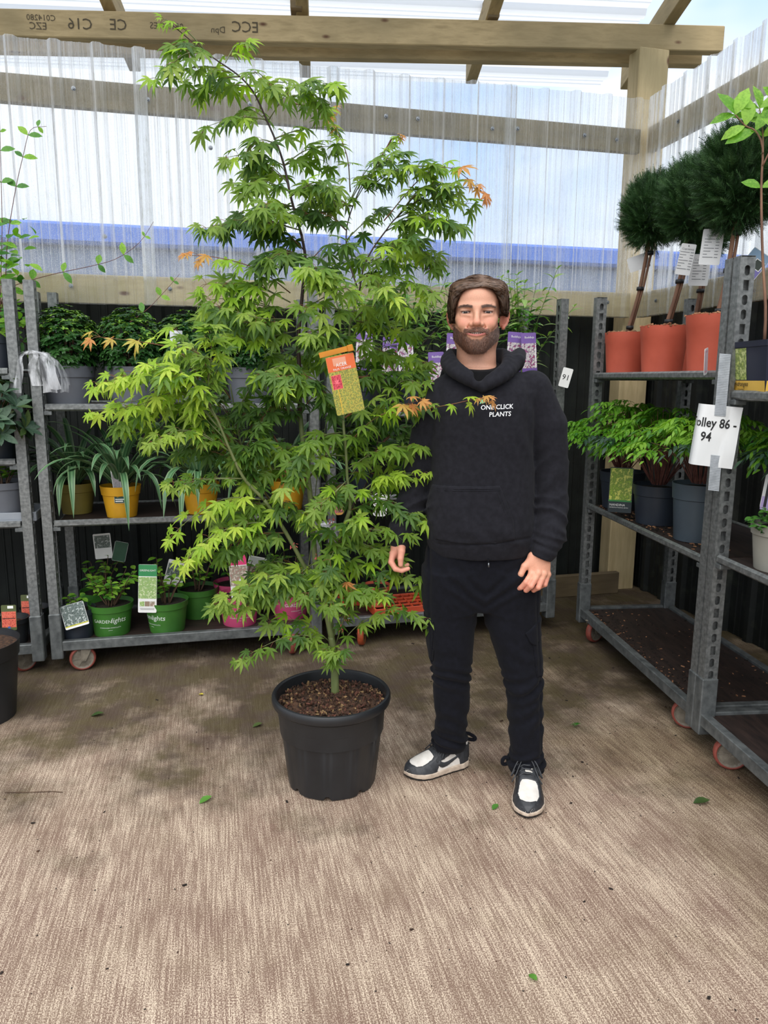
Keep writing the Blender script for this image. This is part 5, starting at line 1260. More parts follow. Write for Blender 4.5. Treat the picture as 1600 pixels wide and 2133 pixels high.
# hood: roll round the neck, crossed low in front, bag behind
ring = []
for i in range(33):
    a = 2 * math.pi * i / 32; fr = (1 - math.cos(a)) / 2     # 0 front .. 1 back
    ring.append((-0.032 + 0.094 * math.sin(a) * (1 + 0.10 * math.cos(a)), -0.112 + 0.225 * fr, 1.452 + 0.116 * fr ** 0.5))
for i in range(32):
    fr = abs((i + 0.5) - 16) / 16; r_ = 0.0145 + 0.012 * (1 - fr)
    GH.cap(ring[i], ring[i + 1], r_, r_, 0.004)
    o0, o1 = [(-0.036 + (q_[0] + 0.036) * 1.14, q_[1] * 1.08 + 0.004, q_[2] - 0.013) for q_ in (ring[i], ring[i + 1])]
    GH.cap(o0, o1, r_ + 0.003, r_ + 0.003, 0.006)
GH.cap((0.050, -0.085, 1.478), (0.100, -0.01, 1.525), 0.014, 0.020, 0.006); GH.cap((0.100, -0.01, 1.525), (0.118, 0.075, 1.550), 0.020, 0.022, 0.006)
GH.ell((0.085, 0.085, 1.520), (0.050, 0.070, 0.036), 0.015); GH.ell((-0.115, 0.07, 1.510), (0.035, 0.06, 0.038), 0.02)
GH.ell((-0.02, 0.13, 1.46), (0.135, 0.055, 0.10), 0.03)
def neckhole(X, Y, Z):
    t = np.clip((Z - 1.445) / 0.13, 0, 1); cy = -0.004 + 0.045 * t; rx = 0.064 + 0.024 * t; ry = 0.086 + 0.020 * t
    q_ = np.sqrt(((X + 0.034) / rx) ** 2 + ((Y - cy) / ry) ** 2) - 1
    return np.maximum(q_ * np.minimum(rx, ry), 1.440 + 0.30 * np.maximum(Y + 0.08, 0) - Z)
GH.add(neckhole, (-0.2, -0.2, 1.43), (0.14, 0.2, 1.64), 0.010, 's')
GH.cap((-0.046, -0.160, 1.462), (-0.044, -0.085, 1.480), 0.004, 0.022, 0.008, 's')      # the V where the hood edges meet
def folds(X, Y, Z):
    s_ = np.zeros(np.broadcast_shapes(X.shape, Y.shape, Z.shape), np.float32)
    wob = 0.6 * np.sin(Z * 37 + Y * 20) + 0.4 * np.sin(X * 44 + 1)
    mr_ = np.clip((X - 0.150) / 0.03, 0, 1); ml_ = np.clip((-0.175 - X) / 0.03, 0, 1)
    am = 0.55 + 0.45 * np.sin(Z * 23 + Y * 33 + X * 27); side_ = 0.5 + 0.5 * np.sin((X - 0.2) * 38 + Y * 24 + Z * 19)
    ph_ = Z * 120 + (X - 0.2) * 52 + Y * 46 + wob * 1.8
    sharp = 1.3 * (1 - np.abs(np.sin(ph_ * 0.5))) - 0.5
    s_ += -0.0105 * mr_ * bell(Z, 1.00, 0.085) * sharp * am
    s_ += -0.0080 * mr_ * bell(Z, 1.13, 0.10) * (1.3 * (1 - np.abs(np.sin((Z * 66 - (X - 0.2) * 58 + wob * 1.3) * 0.6))) - 0.5) * side_
    s_ += -0.0070 * mr_ * bell(Z, 0.930, 0.028) * (1.3 * (1 - np.abs(np.sin((Z * 190 + X * 70 + wob) * 0.5))) - 0.5)
    s_ += -0.0070 * ml_ * bell(Z, 1.02, 0.10) * (1.3 * (1 - np.abs(np.sin((Z * 120 - X * 60 + Y * 40 + wob * 1.5) * 0.5))) - 0.5)
    mid_ = np.clip(1 - np.abs(X + 0.01) / 0.19, 0, 1)
    s_ += 0.0030 * mid_ * bell(Z, 0.95, 0.07) * np.sin(X * 58 + Z * 60 + wob * 1.5)
    s_ += 0.0022 * bell(X, 0.12, 0.05) * bell(Z, 1.30, 0.12) * np.sin(X * 95 + Z * 50 + wob)
    s_ += 0.0040 * bell(X, 0.128, 0.007) * np.clip((Z - 1.27) / 0.06, 0, 1) * np.clip((1.47 - Z) / 0.02, 0, 1) * (Y < 0.05)   # armhole seams
    s_ += 0.0040 * bell(X, -0.165, 0.007) * np.clip((Z - 1.27) / 0.06, 0, 1) * np.clip((1.44 - Z) / 0.02, 0, 1) * (Y < 0.05)
    s_ += 0.0045 * bell(Z, 0.9235 + 0.012 * np.sin((X + 0.02) * 9), 0.004) * np.clip((0.17 - np.abs(X + 0.01)) / 0.02, 0, 1)      # hem seam
    s_ += 0.0035 * bell((Z - 0.893) + 0.45 * (X - 0.20), 0.012, 0.004) * (X > 0.16)                     # cuff seam
    s_ += 0.0026 * np.sin(X * 21 + 2) * np.sin(Z * 17 + X * 9) * np.sin(Y * 14 + 1)
    return s_
GH.add(folds, (-9, -9, -9), (9, 9, 9), 0, 'add')
# cut the cuffs and hem open at the bottom edge
GH.add(lambda X, Y, Z: np.maximum((Z - 0.8665) + 0.40 * (X - 0.187), 0.150 - X) , (0.10, -0.2, 0.8), (0.35, 0.1, 0.95), 0, 's')
Vg, Fg = GH.mesh(1); hood = quadmesh('hoodie', Vg, Fg, [MT['hoodie']], man)
def front_y(G_, X, Z):
    """y of the frontmost surface of a field at (x, z)"""
    out_ = np.zeros(len(X))
    for i, (a, c) in enumerate(zip(X, Z)):
        ix = min(len(G_.x) - 1, int(np.searchsorted(G_.x, a))); iz = min(len(G_.z) - 1, int(np.searchsorted(G_.z, c))); col_ = G_.d[ix, :, iz]
        k = int(np.argmax(col_ < 0)); 
        out_[i] = G_.y[k] if k == 0 else G_.y[k - 1] + (G_.y[k] - G_.y[k - 1]) * col_[k - 1] / (col_[k - 1] - col_[k])
    return out_
def poly_sd(px_, pz_):
    px_, pz_ = np.array(px_), np.array(pz_)
    def fn(X, Z):
        d = np.full(np.broadcast_shapes(X.shape, Z.shape), 9.0); ins = np.zeros(d.shape, bool)
        for i in range(len(px_)):
            j = i - 1; ex, ez = px_[j] - px_[i], pz_[j] - pz_[i]; wx, wz = X - px_[i], Z - pz_[i]
            t = np.clip((wx * ex + wz * ez) / (ex * ex + ez * ez), 0, 1); d = np.minimum(d, np.hypot(wx - ex * t, wz - ez * t))
            c1 = Z >= pz_[i]; c2 = Z < pz_[j]; c3 = ex * wz > ez * wx
            ins ^= (c1 & c2 & c3) | (~c1 & ~c2 & ~c3)
        return np.where(ins, -d, d)
    return fn
def patch(G_, name, pf, out_=0.004, parent=man, mat='hoodie', ymax=0.0, step=1):
    P_ = Grid(G_.x, G_.y, G_.z); X = P_.x[:, None, None]; Z = P_.z[None, None, :]; Y = P_.y[None, :, None]
    P_.d = np.maximum(np.maximum(np.maximum(G_.d - out_, -G_.d - 0.006), pf(X, Z).astype(np.float32)), Y - ymax).astype(np.float32)
    v_, f_ = P_.mesh(1); return quadmesh(name, v_, f_, [MT[mat]], parent)
patch(GH, 'pocket', poly_sd([-0.186, 0.034, 0.083, 0.088, 0.04, -0.06, -0.175, -0.205], [1.113, 1.119, 1.002, 0.938, 0.925, 0.921, 0.928, 1.03]), 0.0045)
sm = MB()
def seam(pts, r_=0.0013, off=0.0048):
    pts = smooth_path(pts, 40); yv = front_y(GH, pts[:, 0], pts[:, 1]) - off; sm.tube(np.stack([pts[:, 0], yv, pts[:, 1]], 1), r_, 5)
seam([(-0.18, 1.104), (0.030, 1.110)]); seam([(-0.18, 1.098), (0.032, 1.104)]); seam([(0.026, 1.108), (0.050, 1.05), (0.075, 1.0)]); seam([(0.020, 1.100), (0.044, 1.045), (0.069, 0.997)])
sm.build('pocket_stitching', MT['hoodie'], hood, True)
# t-shirt collar in the neck opening
GC = Grid(np.arange(-0.16, 0.09, 0.004), np.arange(-0.12, 0.16, 0.004), np.arange(1.43, 1.56, 0.003))
GC.cap((-0.038, 0.031, 1.60), (-0.034, 0.032, 1.42), 0.0690, 0.104)
GC.add(lambda X, Y, Z: Z - (1.492 + 0.28 * (Y + 0.05)) + 0 * X, (-9, -9, -9), (9, 9, 9), 0, 'i')
Vc, Fc = GC.mesh(1); quadmesh('t_shirt', Vc, Fc, [MT['tee']], man)
# printed chest logo
lg = MB()
def chest(txt, xc, zc, size, bold=0.012, shear=0.0):
    v, f = text_mb(txt, size, bold, shear=shear); ca, sa = math.cos(R(2.5)), math.sin(R(2.5))
    X = xc + v[:, 0] * ca - v[:, 1] * sa; Z = zc + v[:, 0] * sa + v[:, 1] * ca
    lg.add(np.stack([X, front_y(GH, X, Z) - 0.0022, Z], 1), f, 0)
chest('ONE CLICK', 0.0165, 1.375, 0.0208, shear=0.12); chest('PLANTS', 0.0265, 1.352, 0.0208, shear=0.12)
def chestleaf(pts):
    X = np.array([p[0] for p in pts]); Z = np.array([p[1] for p in pts]); lg.add(np.stack([X, front_y(GH, X, Z) - 0.0024, Z], 1), [tuple(range(len(pts)))], 1)
chestleaf([(-0.040, 1.385), (-0.036, 1.395), (-0.028, 1.402), (-0.019, 1.406), (-0.021, 1.398), (-0.027, 1.391)]); chestleaf([(-0.036, 1.387), (-0.028, 1.393), (-0.021, 1.393), (-0.025, 1.388)])
lg.build('chest_print', [flat(236, 238, 240), flat(120, 200, 150)], hood)
# ---- trousers
GT = Grid(np.arange(-0.235, 0.275, 0.0045), np.arange(-0.20, 0.17, 0.0045), np.arange(0.035, 0.90, 0.0045))
LL = [(0.088, -0.094, 0.056, 0.050, 0.058), (0.102, -0.100, 0.063, 0.046, 0.066), (0.135, -0.100, 0.066, 0.044, 0.070), (0.152, -0.098, 0.060, 0.04, 0.066), (0.175, -0.095, 0.058, 0.036, 0.064), (0.21, -0.094, 0.060, 0.03, 0.068), (0.31, -0.098, 0.067, 0.018, 0.074), (0.40, -0.101, 0.070, 0.006, 0.076), (0.45, -0.103, 0.075, -0.004, 0.080), (0.52, -0.107, 0.083, -0.002, 0.088), (0.63, -0.108, 0.094, 0, 0.098), (0.70, -0.105, 0.098, 0, 0.106), (0.80, -0.10, 0.105, 0, 0.115)]
LR = [(0.052, 0.177, 0.058, -0.050, 0.058), (0.066, 0.176, 0.067, -0.052, 0.068), (0.092, 0.174, 0.069, -0.052, 0.070), (0.115, 0.176, 0.058, -0.05, 0.064), (0.167, 0.174, 0.060, -0.042, 0.066), (0.276, 0.168, 0.063, -0.032, 0.072), (0.37, 0.160, 0.066, -0.03, 0.076), (0.42, 0.152, 0.073, -0.028, 0.080), (0.511, 0.132, 0.083, -0.02, 0.088), (0.60, 0.112, 0.096, -0.01, 0.098), (0.685, 0.100, 0.103, 0, 0.106), (0.80, 0.10, 0.10, 0, 0.115)]
GT.loft(LL, 2.3); GT.loft(LR, 2.3, 0.012)
GT.loft([(0.665, 0.0, 0.19, 0, 0.095), (0.70, -0.004, 0.202, 0, 0.108), (0.78, -0.008, 0.200, 0, 0.116), (0.862, -0.010, 0.192, 0, 0.118), (0.895, -0.010, 0.186, 0, 0.115)], 2.4, 0.03)
def tfolds(X, Y, Z):
    s_ = np.zeros(np.broadcast_shapes(X.shape, Y.shape, Z.shape), np.float32); wob = np.sin(Z * 31 + Y * 25) + 0.6 * np.sin(X * 39 + 2)
    lf = np.clip((0.02 - X) / 0.02, 0, 1); rf = 1 - lf
    s_ += 0.0065 * lf * bell(Z, 0.405, 0.045) * np.sin(Z * 150 + (X + 0.1) * 42 + wob * 1.2)
    s_ += 0.0060 * rf * bell(Z, 0.385, 0.050) * np.sin(Z * 140 - (X - 0.15) * 60 + wob * 1.3)
    s_ += 0.0040 * bell(Z, 0.24, 0.10) * np.sin(Z * 62 + X * 55 * np.where(X > 0.02, -1, 1) + wob * 1.6)
    s_ += 0.0070 * lf * bell(Z, 0.14, 0.030) * np.sin(Z * 190 + X * 60 + wob) + 0.0070 * rf * bell(Z, 0.105, 0.030) * np.sin(Z * 190 - X * 50 + wob)
    cx_ = np.abs(X - 0.0); s_ += 0.0050 * bell(Z, 0.72 + cx_ * 0.55, 0.06) * np.sin((Z - cx_ * 0.75) * 120 + wob) * np.clip((0.17 - cx_) / 0.06, 0, 1)
    s_ += 0.0030 * bell(Z, 0.55, 0.08) * np.sin(Z * 60 + X * 30 + wob * 2)
    s_ += 0.004 * bell(X - np.interp(Z, (0.1, 0.42, 0.7), (-0.158, -0.17, -0.19)), 0, 0.004) + 0.004 * bell(X - np.interp(Z, (0.1, 0.42, 0.7), (0.222, 0.205, 0.185)), 0, 0.004)
    return s_
GT.add(tfolds, (-9, -9, -9), (9, 9, 9), 0, 'add')
Vt, Ft = GT.mesh(1); trou = quadmesh('trousers', Vt, Ft, [MT['trouser']], man)
patch(GT, 'pocket_flap', poly_sd([0.142, 0.192, 0.225, 0.225, 0.183, 0.162], [0.598, 0.632, 0.640, 0.570, 0.548, 0.562]), 0.007, trou, 'trouser', 0.06)
patch(GT, 'cargo_pocket', poly_sd([0.165, 0.225, 0.235, 0.190], [0.60, 0.60, 0.44, 0.43]), 0.004, trou, 'trouser', 0.06)
patch(GT, 'cargo_pocket', poly_sd([-0.215, -0.176, -0.170, -0.205], [0.64, 0.63, 0.47, 0.455]), 0.004, trou, 'trouser', 0.06)
dcm = MB(); dcm.tube([(0.000, -0.124, 0.886), (0.001, -0.132, 0.868), (0.003, -0.134, 0.855)], 0.0022, 6); dcm.tube([(0.003, -0.134, 0.856), (0.004, -0.135, 0.842)], 0.0028, 6, 1)
dcm.build('drawcord', [MT['trouser'], MT['screw']], trou, True)
for pts in ([(-0.045, 0.07, 0.135), (-0.020, 0.078, 0.128), (0.004, 0.082, 0.110), (0.0, 0.084, 0.100), (-0.02, 0.080, 0.105), (-0.042, 0.07, 0.118)], [(0.118, -0.05, 0.098), (0.098, -0.052, 0.102), (0.088, -0.052, 0.088), (0.094, -0.05, 0.074), (0.112, -0.05, 0.078), (0.12, -0.05, 0.085)]):
    tb_ = MB(); pth = smooth_path(pts, 24); tb_.tube(pth, 0.007, 7); v = tb_.v[0]; tb_.build('ankle_tie', MT['trouser'], trou, True)
# ---- trainers (built pointing along +x from the heel, then placed)
LEA_W = simple('white_leather', srgb(228, 224, 218), srgb(206, 200, 192), 40, 0.45, lo=0.3, hi=0.75); LEA_B = simple('black_leather', srgb(38, 40, 44), srgb(56, 58, 62), 60, 0.5, bmp=0.15)
SOLE = simple('cream_midsole', srgb(206, 190, 172), srgb(176, 158, 142), 50, 0.6); OUTS = simple('black_outsole', srgb(18, 18, 19), None, 9, 0.7)
LW = ((0.0, 0.012), (0.012, 0.030), (0.04, 0.0385), (0.09, 0.0375), (0.14, 0.0425), (0.20, 0.0505), (0.235, 0.050), (0.265, 0.041), (0.285, 0.027), (0.296, 0.013), (0.3035, -0.004))
def shoe_field(which):
    g_ = Grid(np.arange(-0.014, 0.315, 0.0026), np.arange(-0.066, 0.066, 0.0026), np.arange(-0.008, 0.150, 0.0026))
    xs_ = np.array([q[0] for q in LW]); ws_ = np.array([q[1] for q in LW])
    def foot(X, grow): 
        return np.interp(X, xs_, ws_) + grow
    def cy(X): return 0.006 * np.sin(X / 0.3 * math.pi)
    if which == 'sole':
        fn = lambda X, Y, Z: np.maximum(np.maximum(np.abs(Y - cy(X)) - foot(X, 0.003), np.maximum(-0.004 - X, X - 0.303)), np.maximum(Z - np.interp(X, (0, 0.08, 0.2, 0.3), (0.029, 0.026, 0.023, 0.024)), np.interp(X, (0.24, 0.30), (0.008, 0.013)) - Z)) - 0.001
    elif which == 'out':
        fn = lambda X, Y, Z: np.maximum(np.maximum(np.abs(Y - cy(X)) - foot(X, 0.0015), np.maximum(-0.002 - X, X - 0.301)), np.maximum(Z - np.interp(X, (0.24, 0.30), (0.008, 0.013)), np.interp(X, (0.24, 0.30), (0.0, 0.006)) - Z))
    else:
        def fn(X, Y, Z):
            top = np.interp(X, (-0.01, 0.0, 0.03, 0.075, 0.10, 0.14, 0.19, 0.235, 0.27, 0.29, 0.30), (0.088, 0.100, 0.104, 0.100, 0.108, 0.093, 0.073, 0.060, 0.050, 0.040, 0.028))
            t = np.clip((Z - 0.02) / (top - 0.02), 0, 1.2); wv = foot(X, -0.001) * (1 - 0.42 * np.clip(t, 0, 1) ** np.interp(X, (0, 0.1, 0.2, 0.3), (2.2, 2.0, 1.7, 1.6))) 
            d = np.maximum((np.abs(Y - cy(X)) - wv) * 0.85, np.maximum((Z - top + 0.10 * (np.abs(Y) / 0.04) ** 2 * 0.12) * 0.85, 0.010 - Z))
            d = np.maximum(d, np.maximum(-0.004 - X, X - 0.300))
            hole = np.sqrt(((X - 0.052) / 0.046) ** 2 + (Y / 0.027) ** 2) - 1
            return np.maximum(d, -np.maximum(hole * 0.027, 0.07 - Z))
    g_.add(fn, (-9, -9, -9), (9, 9, 9)); return g_
GU = shoe_field('upper'); GS = shoe_field('sole'); GO = shoe_field('out')
us = GU.mesh(2); ss = GS.mesh(1); os_ = GO.mesh(1)
def overlay():
    P_ = Grid(GU.x, GU.y, GU.z); X = P_.x[:, None, None]; Y = P_.y[None, :, None]; Z = P_.z[None, None, :]; ay = np.abs(Y - 0.006 * np.sin(X / 0.3 * math.pi))
    # dark regions in (x, |y|, z): mudguard, eyestay, collar and heel counter, swoosh is separate
    toebox = np.maximum(np.abs(ay) - np.interp(X, (0.165, 0.19, 0.235, 0.262, 0.275), (0.013, 0.028, 0.034, 0.026, 0.004)), np.maximum(0.178 - X, X - 0.272)) + 0 * Z
    toebox = np.maximum(toebox, np.interp(X, (0.17, 0.2, 0.27), (0.050, 0.044, 0.034)) - Z)
    mud = np.maximum(np.interp(Z, (0.02, 0.05, 0.075), (0.178, 0.162, 0.150)) - X, -toebox) + 0 * Y
    throat = np.maximum(ay - 0.012, np.maximum(0.085 - X, X - 0.172)) + 0 * Z
    eye = np.maximum(np.maximum(np.maximum(0.078 - X, X - 0.180) + 0 * Y, np.interp(X, (0.08, 0.12, 0.18), (0.078, 0.066, 0.050)) - Z), -throat)
    heel = np.maximum(X - np.interp(Z, (0.02, 0.045, 0.07, 0.085), (0.060, 0.062, 0.085, 0.10)), Z - 0.088) + 0 * Y
    reg = np.minimum(np.minimum(mud, eye), heel)
    P_.d = np.maximum(np.maximum(GU.d - 0.0020, -GU.d - 0.003), reg).astype(np.float32); return P_.mesh(1)
ov = overlay()
def tick(sd):
    P_ = Grid(GU.x, GU.y, GU.z); X = P_.x[:, None, None]; Y = P_.y[None, :, None]; Z = P_.z[None, None, :]
    pf = poly_sd([0.163, 0.170, 0.165, 0.150, 0.126, 0.085, 0.030, 0.085, 0.120, 0.138, 0.150, 0.156], [0.060, 0.052, 0.041, 0.033, 0.034, 0.048, 0.072, 0.058, 0.051, 0.050, 0.054, 0.061])
    P_.d = np.maximum(np.maximum(np.maximum(GU.d - 0.0026, -GU.d - 0.003), pf(X, Z).astype(np.float32)), -Y * sd).astype(np.float32); return P_.mesh(1)
ticks = [tick(1), tick(-1)]
for nm, heelp, toep in (('his right trainer', (-0.026, 0.090), (-0.270, -0.014)), ('his left trainer', (0.185, 0.012), (0.140, -0.283))):
    d_ = Vector((toep[0] - heelp[0], toep[1] - heelp[1], 0)); sc_ = d_.length / 0.302; a_ = math.atan2(d_.y, d_.x)
    Mx = np.array(Matrix.Translation((heelp[0], heelp[1], 0)) @ Matrix.Rotation(a_, 4, 'Z') @ Matrix.Diagonal((sc_, 1.05, 1.05, 1)))
    tr_ = quadmesh('trainer', xf(Mx, us[0]), us[1], [LEA_W], man)
    quadmesh('midsole', xf(Mx, ss[0]), ss[1], [SOLE], tr_); quadmesh('outsole', xf(Mx, os_[0]), os_[1], [OUTS], tr_)
    quadmesh('overlay', xf(Mx, ov[0]), ov[1], [LEA_B], tr_)
    for tv, tf in ticks: quadmesh('side_emblem', xf(Mx, tv), tf, [LEA_B], tr_)
    tg = MB(); tg.rbox(0.062, 0.098, -0.022, 0.022, 0.098, 0.128, 0.004); v = tg.v[0]; v[:, 0] -= (v[:, 2] - 0.098) * 0.5; tg.v[0] = xf(Mx, v); tg.build('tongue', LEA_W, tr_, True)
    for i in range(5):
        xl = 0.098 + i * 0.0165; zl = float(np.interp(xl, (0.10, 0.14, 0.19), (0.110, 0.096, 0.076))) + 0.002
        lc = MB(); pts = smooth_path([(xl, -0.026, zl - 0.010), (xl - 0.002, -0.013, zl), (xl + 0.002 * (-1) ** i, 0, zl + 0.002), (xl - 0.002, 0.013, zl), (xl, 0.026, zl - 0.010)], 14)
        lc.tube(pts, 0.0026, 6); lc.v[0] = xf(Mx, lc.v[0]); lc.build('lace', LEA_B, tr_, True)
    for sd in (-1, 1):
        lc = MB(); lc.tube(smooth_path([(0.100, 0, 0.116), (0.120, sd * 0.028, 0.112), (0.150, sd * 0.050, 0.075), (0.138, sd * 0.047, 0.070), (0.112, sd * 0.022, 0.106), (0.100, 0, 0.115)], 26), 0.0024, 6)
        lc.tube(smooth_path([(0.100, 0, 0.116), (0.124, sd * 0.018, 0.112), (0.160, sd * 0.036, 0.082), (0.175, sd * 0.050, 0.060)], 18), 0.0024, 6)
        lc.v = [xf(Mx, q_) for q_ in lc.v]; o = lc.build('lace_bow', LEA_B, tr_, True)
    sk_ = MB(); sk_.lathe([(0.030, 0.075), (0.032, 0.11), (0.034, 0.15)], 20); sk_.v[0][:, 0] += 0.052; sk_.v[0] = xf(Mx, sk_.v[0]); sk_.build('sock', MT['tee'], tr_, True)
# ================================================================ stock on the trolleys
G_MID = leafmat('leaf_mid_green', srgb(58, 112, 40), srgb(96, 148, 62), 0.25)
G_DARK = leafmat('leaf_dark_green', srgb(30, 66, 28), srgb(62, 104, 48), 0.14, 0.32)
G_TIP = leafmat('leaf_fresh_tip', srgb(112, 158, 54), srgb(146, 184, 74), 0.3)
G_BRIGHT = leafmat('leaf_bright_green', srgb(98, 154, 42), srgb(156, 200, 78), 0.40)
G_BLUE = leafmat('leaf_blue_green', srgb(44, 70, 52), srgb(72, 98, 74), 0.14)
G_SAGE = leafmat('leaf_sage', srgb(118, 156, 78), srgb(164, 192, 116), 0.36)
G_CONIF = leafmat('conifer_green', srgb(22, 46, 24), srgb(44, 78, 34), 0.08, 0.6)
G_OLIVE = leafmat('leaf_olive', srgb(60, 82, 42), srgb(88, 106, 58), 0.18, 0.4)
MT['stem_brown'] = simple('brown_stem', srgb(92, 70, 50), srgb(66, 48, 36), 40, 0.8)
MT['stem_red'] = simple('reddish_stem', srgb(116, 70, 60), srgb(90, 52, 48), 40, 0.7)
MT['stem_green'] = simple('green_stem', srgb(98, 116, 62), srgb(80, 98, 52), 40, 0.7)
MT['cane'] = simple('brown_cane', srgb(132, 96, 72), srgb(98, 68, 52), 26, 0.75, stretch=(1, 1, .3))
MT['tie'] = simple('black_tie', srgb(24, 25, 28), None, 9, 0.5)
def blade(L, w_, fold=0.12, droop=0.2, pts=5, tipw=0.0, wide=0.45):
    """simple leaf along +y, unit scale baked in"""
    V = []; f = []
    for i in range(pts + 1):
        t = i / pts; ww = w_ * (math.sin(math.pi * min(1, (t / wide) * 0.5)) if t < wide else math.cos(math.pi * 0.5 * ((t - wide) / (1 - wide)) ** 1.2)) + 0.02 * w_
        y = L * t; z = -droop * L * t * t
        V += [(-ww, y, z + fold * ww), (0, y, z), (ww, y, z + fold * ww)]
    for i in range(pts):
        a = i * 3; f += [(a, a + 1, a + 4, a + 3), (a + 1, a + 2, a + 5, a + 4)]
    return np.array(V), f
def pot_profile(h, rt_, rb, lip=0.012, band=0.25, t=0.003):
    rbnd = rb + (rt_ - lip * .4 - rb) * (1 - band)
    return [(0.0, 0.004), (rb - 0.006, 0.004), (rb, 0.0), (rbnd, h * (1 - band)), (rbnd + lip * 0.45, h * (1 - band) + 0.003), (rt_ - 0.001, h - 0.004), (rt_, h), (rt_ - t, h), (rt_ - t - 0.003, h - 0.02), (rb * 0.9, h * 0.5)]
def make_pot(parent, h, rt_, rb, mat, lip=0.012, band=0.25, soil='dark_soil', fill=0.022, seg=40):
    mb = MB(); mb.lathe(pot_profile(h, rt_, rb, lip, band), seg); p = mb.build('pot', mat, parent, True, sharp=30)
    sb = MB(); sb.disc(rt_ - 0.006, h - fill, 28, bumpy=0.005, rings=5); sb.build('soil', MT[soil], parent, True)
    return p
def local(M0, parent_pts): return parent_pts
rp = random.Random(21)
def rnd_dir(up=0.3):
    a = rp.random() * 6.283; z = rp.uniform(up, 1); q = math.sqrt(max(0, 1 - z * z)); return np.array((q * math.cos(a), q * math.sin(a), z))
# world position of a spot on a trolley (x along, y depth, shelf height)
def on(t, x, y, z):
    M = Matrix.Translation(t.location) @ Matrix.Rotation(t.rotation_euler[2], 4, 'Z'); return M @ Vector((x, y, z))
def copies(proto, spots, cat=None):
    """first spot moves the prototype, the rest are copies; spots: (pos, rz, label)"""
    out_ = []
    for i, (p, rz, label) in enumerate(spots):
        if i == 0: proto.location = p; proto.rotation_euler = (0, 0, rz); proto['label'] = label; o = proto
        else: o = dup(proto, p, rz, label)
        out_.append(o)
    return out_
def wx(t, X, y, z):
    """spot on a back-wall trolley by its world x"""
    return Vector((X, t.location[1] + y, z))

# ---- rounded dark shrubs in grey pots (top shelf)
GREY = simple('grey_pot', srgb(92, 96, 104), srgb(100, 104, 112), 8, 0.5)
LF_BOX = [blade(1, .24, .25, .25, 3), blade(1, .28, .3, .35, 3)]
def box_shrub(rad, ht, z0, n):
    recs = []
    for i in range(n):
        d = rnd_dir(-0.72); r_ = rp.uniform(0.80, 1.03); c = np.array((d[0] * rad * r_, d[1] * rad * r_, z0 + ht * 0.42 + d[2] * ht * 0.56 * r_))
        axis_ = d * 0.7 + np.array((0, 0, 0.8)); axis_ /= np.linalg.norm(axis_); tip = d[2] > 0.15 and rp.random() < 0.6
        k = 7
        for j in range(k):
            a = j * 2.4 + rp.random(); u = np.cross(axis_, (0.3, 0.9, 0.1)); u /= np.linalg.norm(u); w_ = np.cross(axis_, u)
            fwd = axis_ * rp.uniform(0.15, 0.7) + (u * math.cos(a) + w_ * math.sin(a))
            M = lookframe(fwd, axis_); s_ = rp.uniform(0.020, 0.030) * (0.8 if tip else 1); M[:3, :3] *= s_; M[:3, 3] = c
            recs.append((M, rp.randrange(2), 1 if (tip and j < 4) else 0, c[1]))
    return recs
sh = thing('potted_shrub', 'x', 'potted plant', (0, 0, 0), 0, 'rounded dark shrubs in grey pots on the top shelf')
make_pot(sh, 0.185, 0.132, 0.098, GREY, 0.012, 0.30)
st2 = MB()
for i in range(9):
    d = rnd_dir(0.3); st2.tube([(0, 0, 0.15), d * 0.06 + (0, 0, 0.20), d * 0.12 + (0, 0, 0.27)], 0.004, 5)
o = st2.build('stems', MT['stem_brown'], sh); o['kind'] = 'stuff'
place_leaves(sh, box_shrub(0.162, 0.31, 0.165, 640), LF_BOX, [G_DARK, G_TIP], 0)
ZT = 1.332
SH = copies(sh, [(wx(T2, -0.697, 0.165, ZT), 0.3, 'rounded dark green shrub in a grey pot, nearest the left trolley post'),
            (wx(T2, -0.394, 0.165, ZT), 1.9, 'rounded dark shrub in a grey pot, second from the left post, beside the curled label'),
            (wx(T2, -0.126, 0.235, ZT), 3.3, 'rounded dark green shrub in a grey pot, half hidden by the maple and set back'),
            (wx(T2, 0.185, 0.19, ZT), 4.6, 'rounded dark green shrub in a grey pot directly behind the maple stem')])
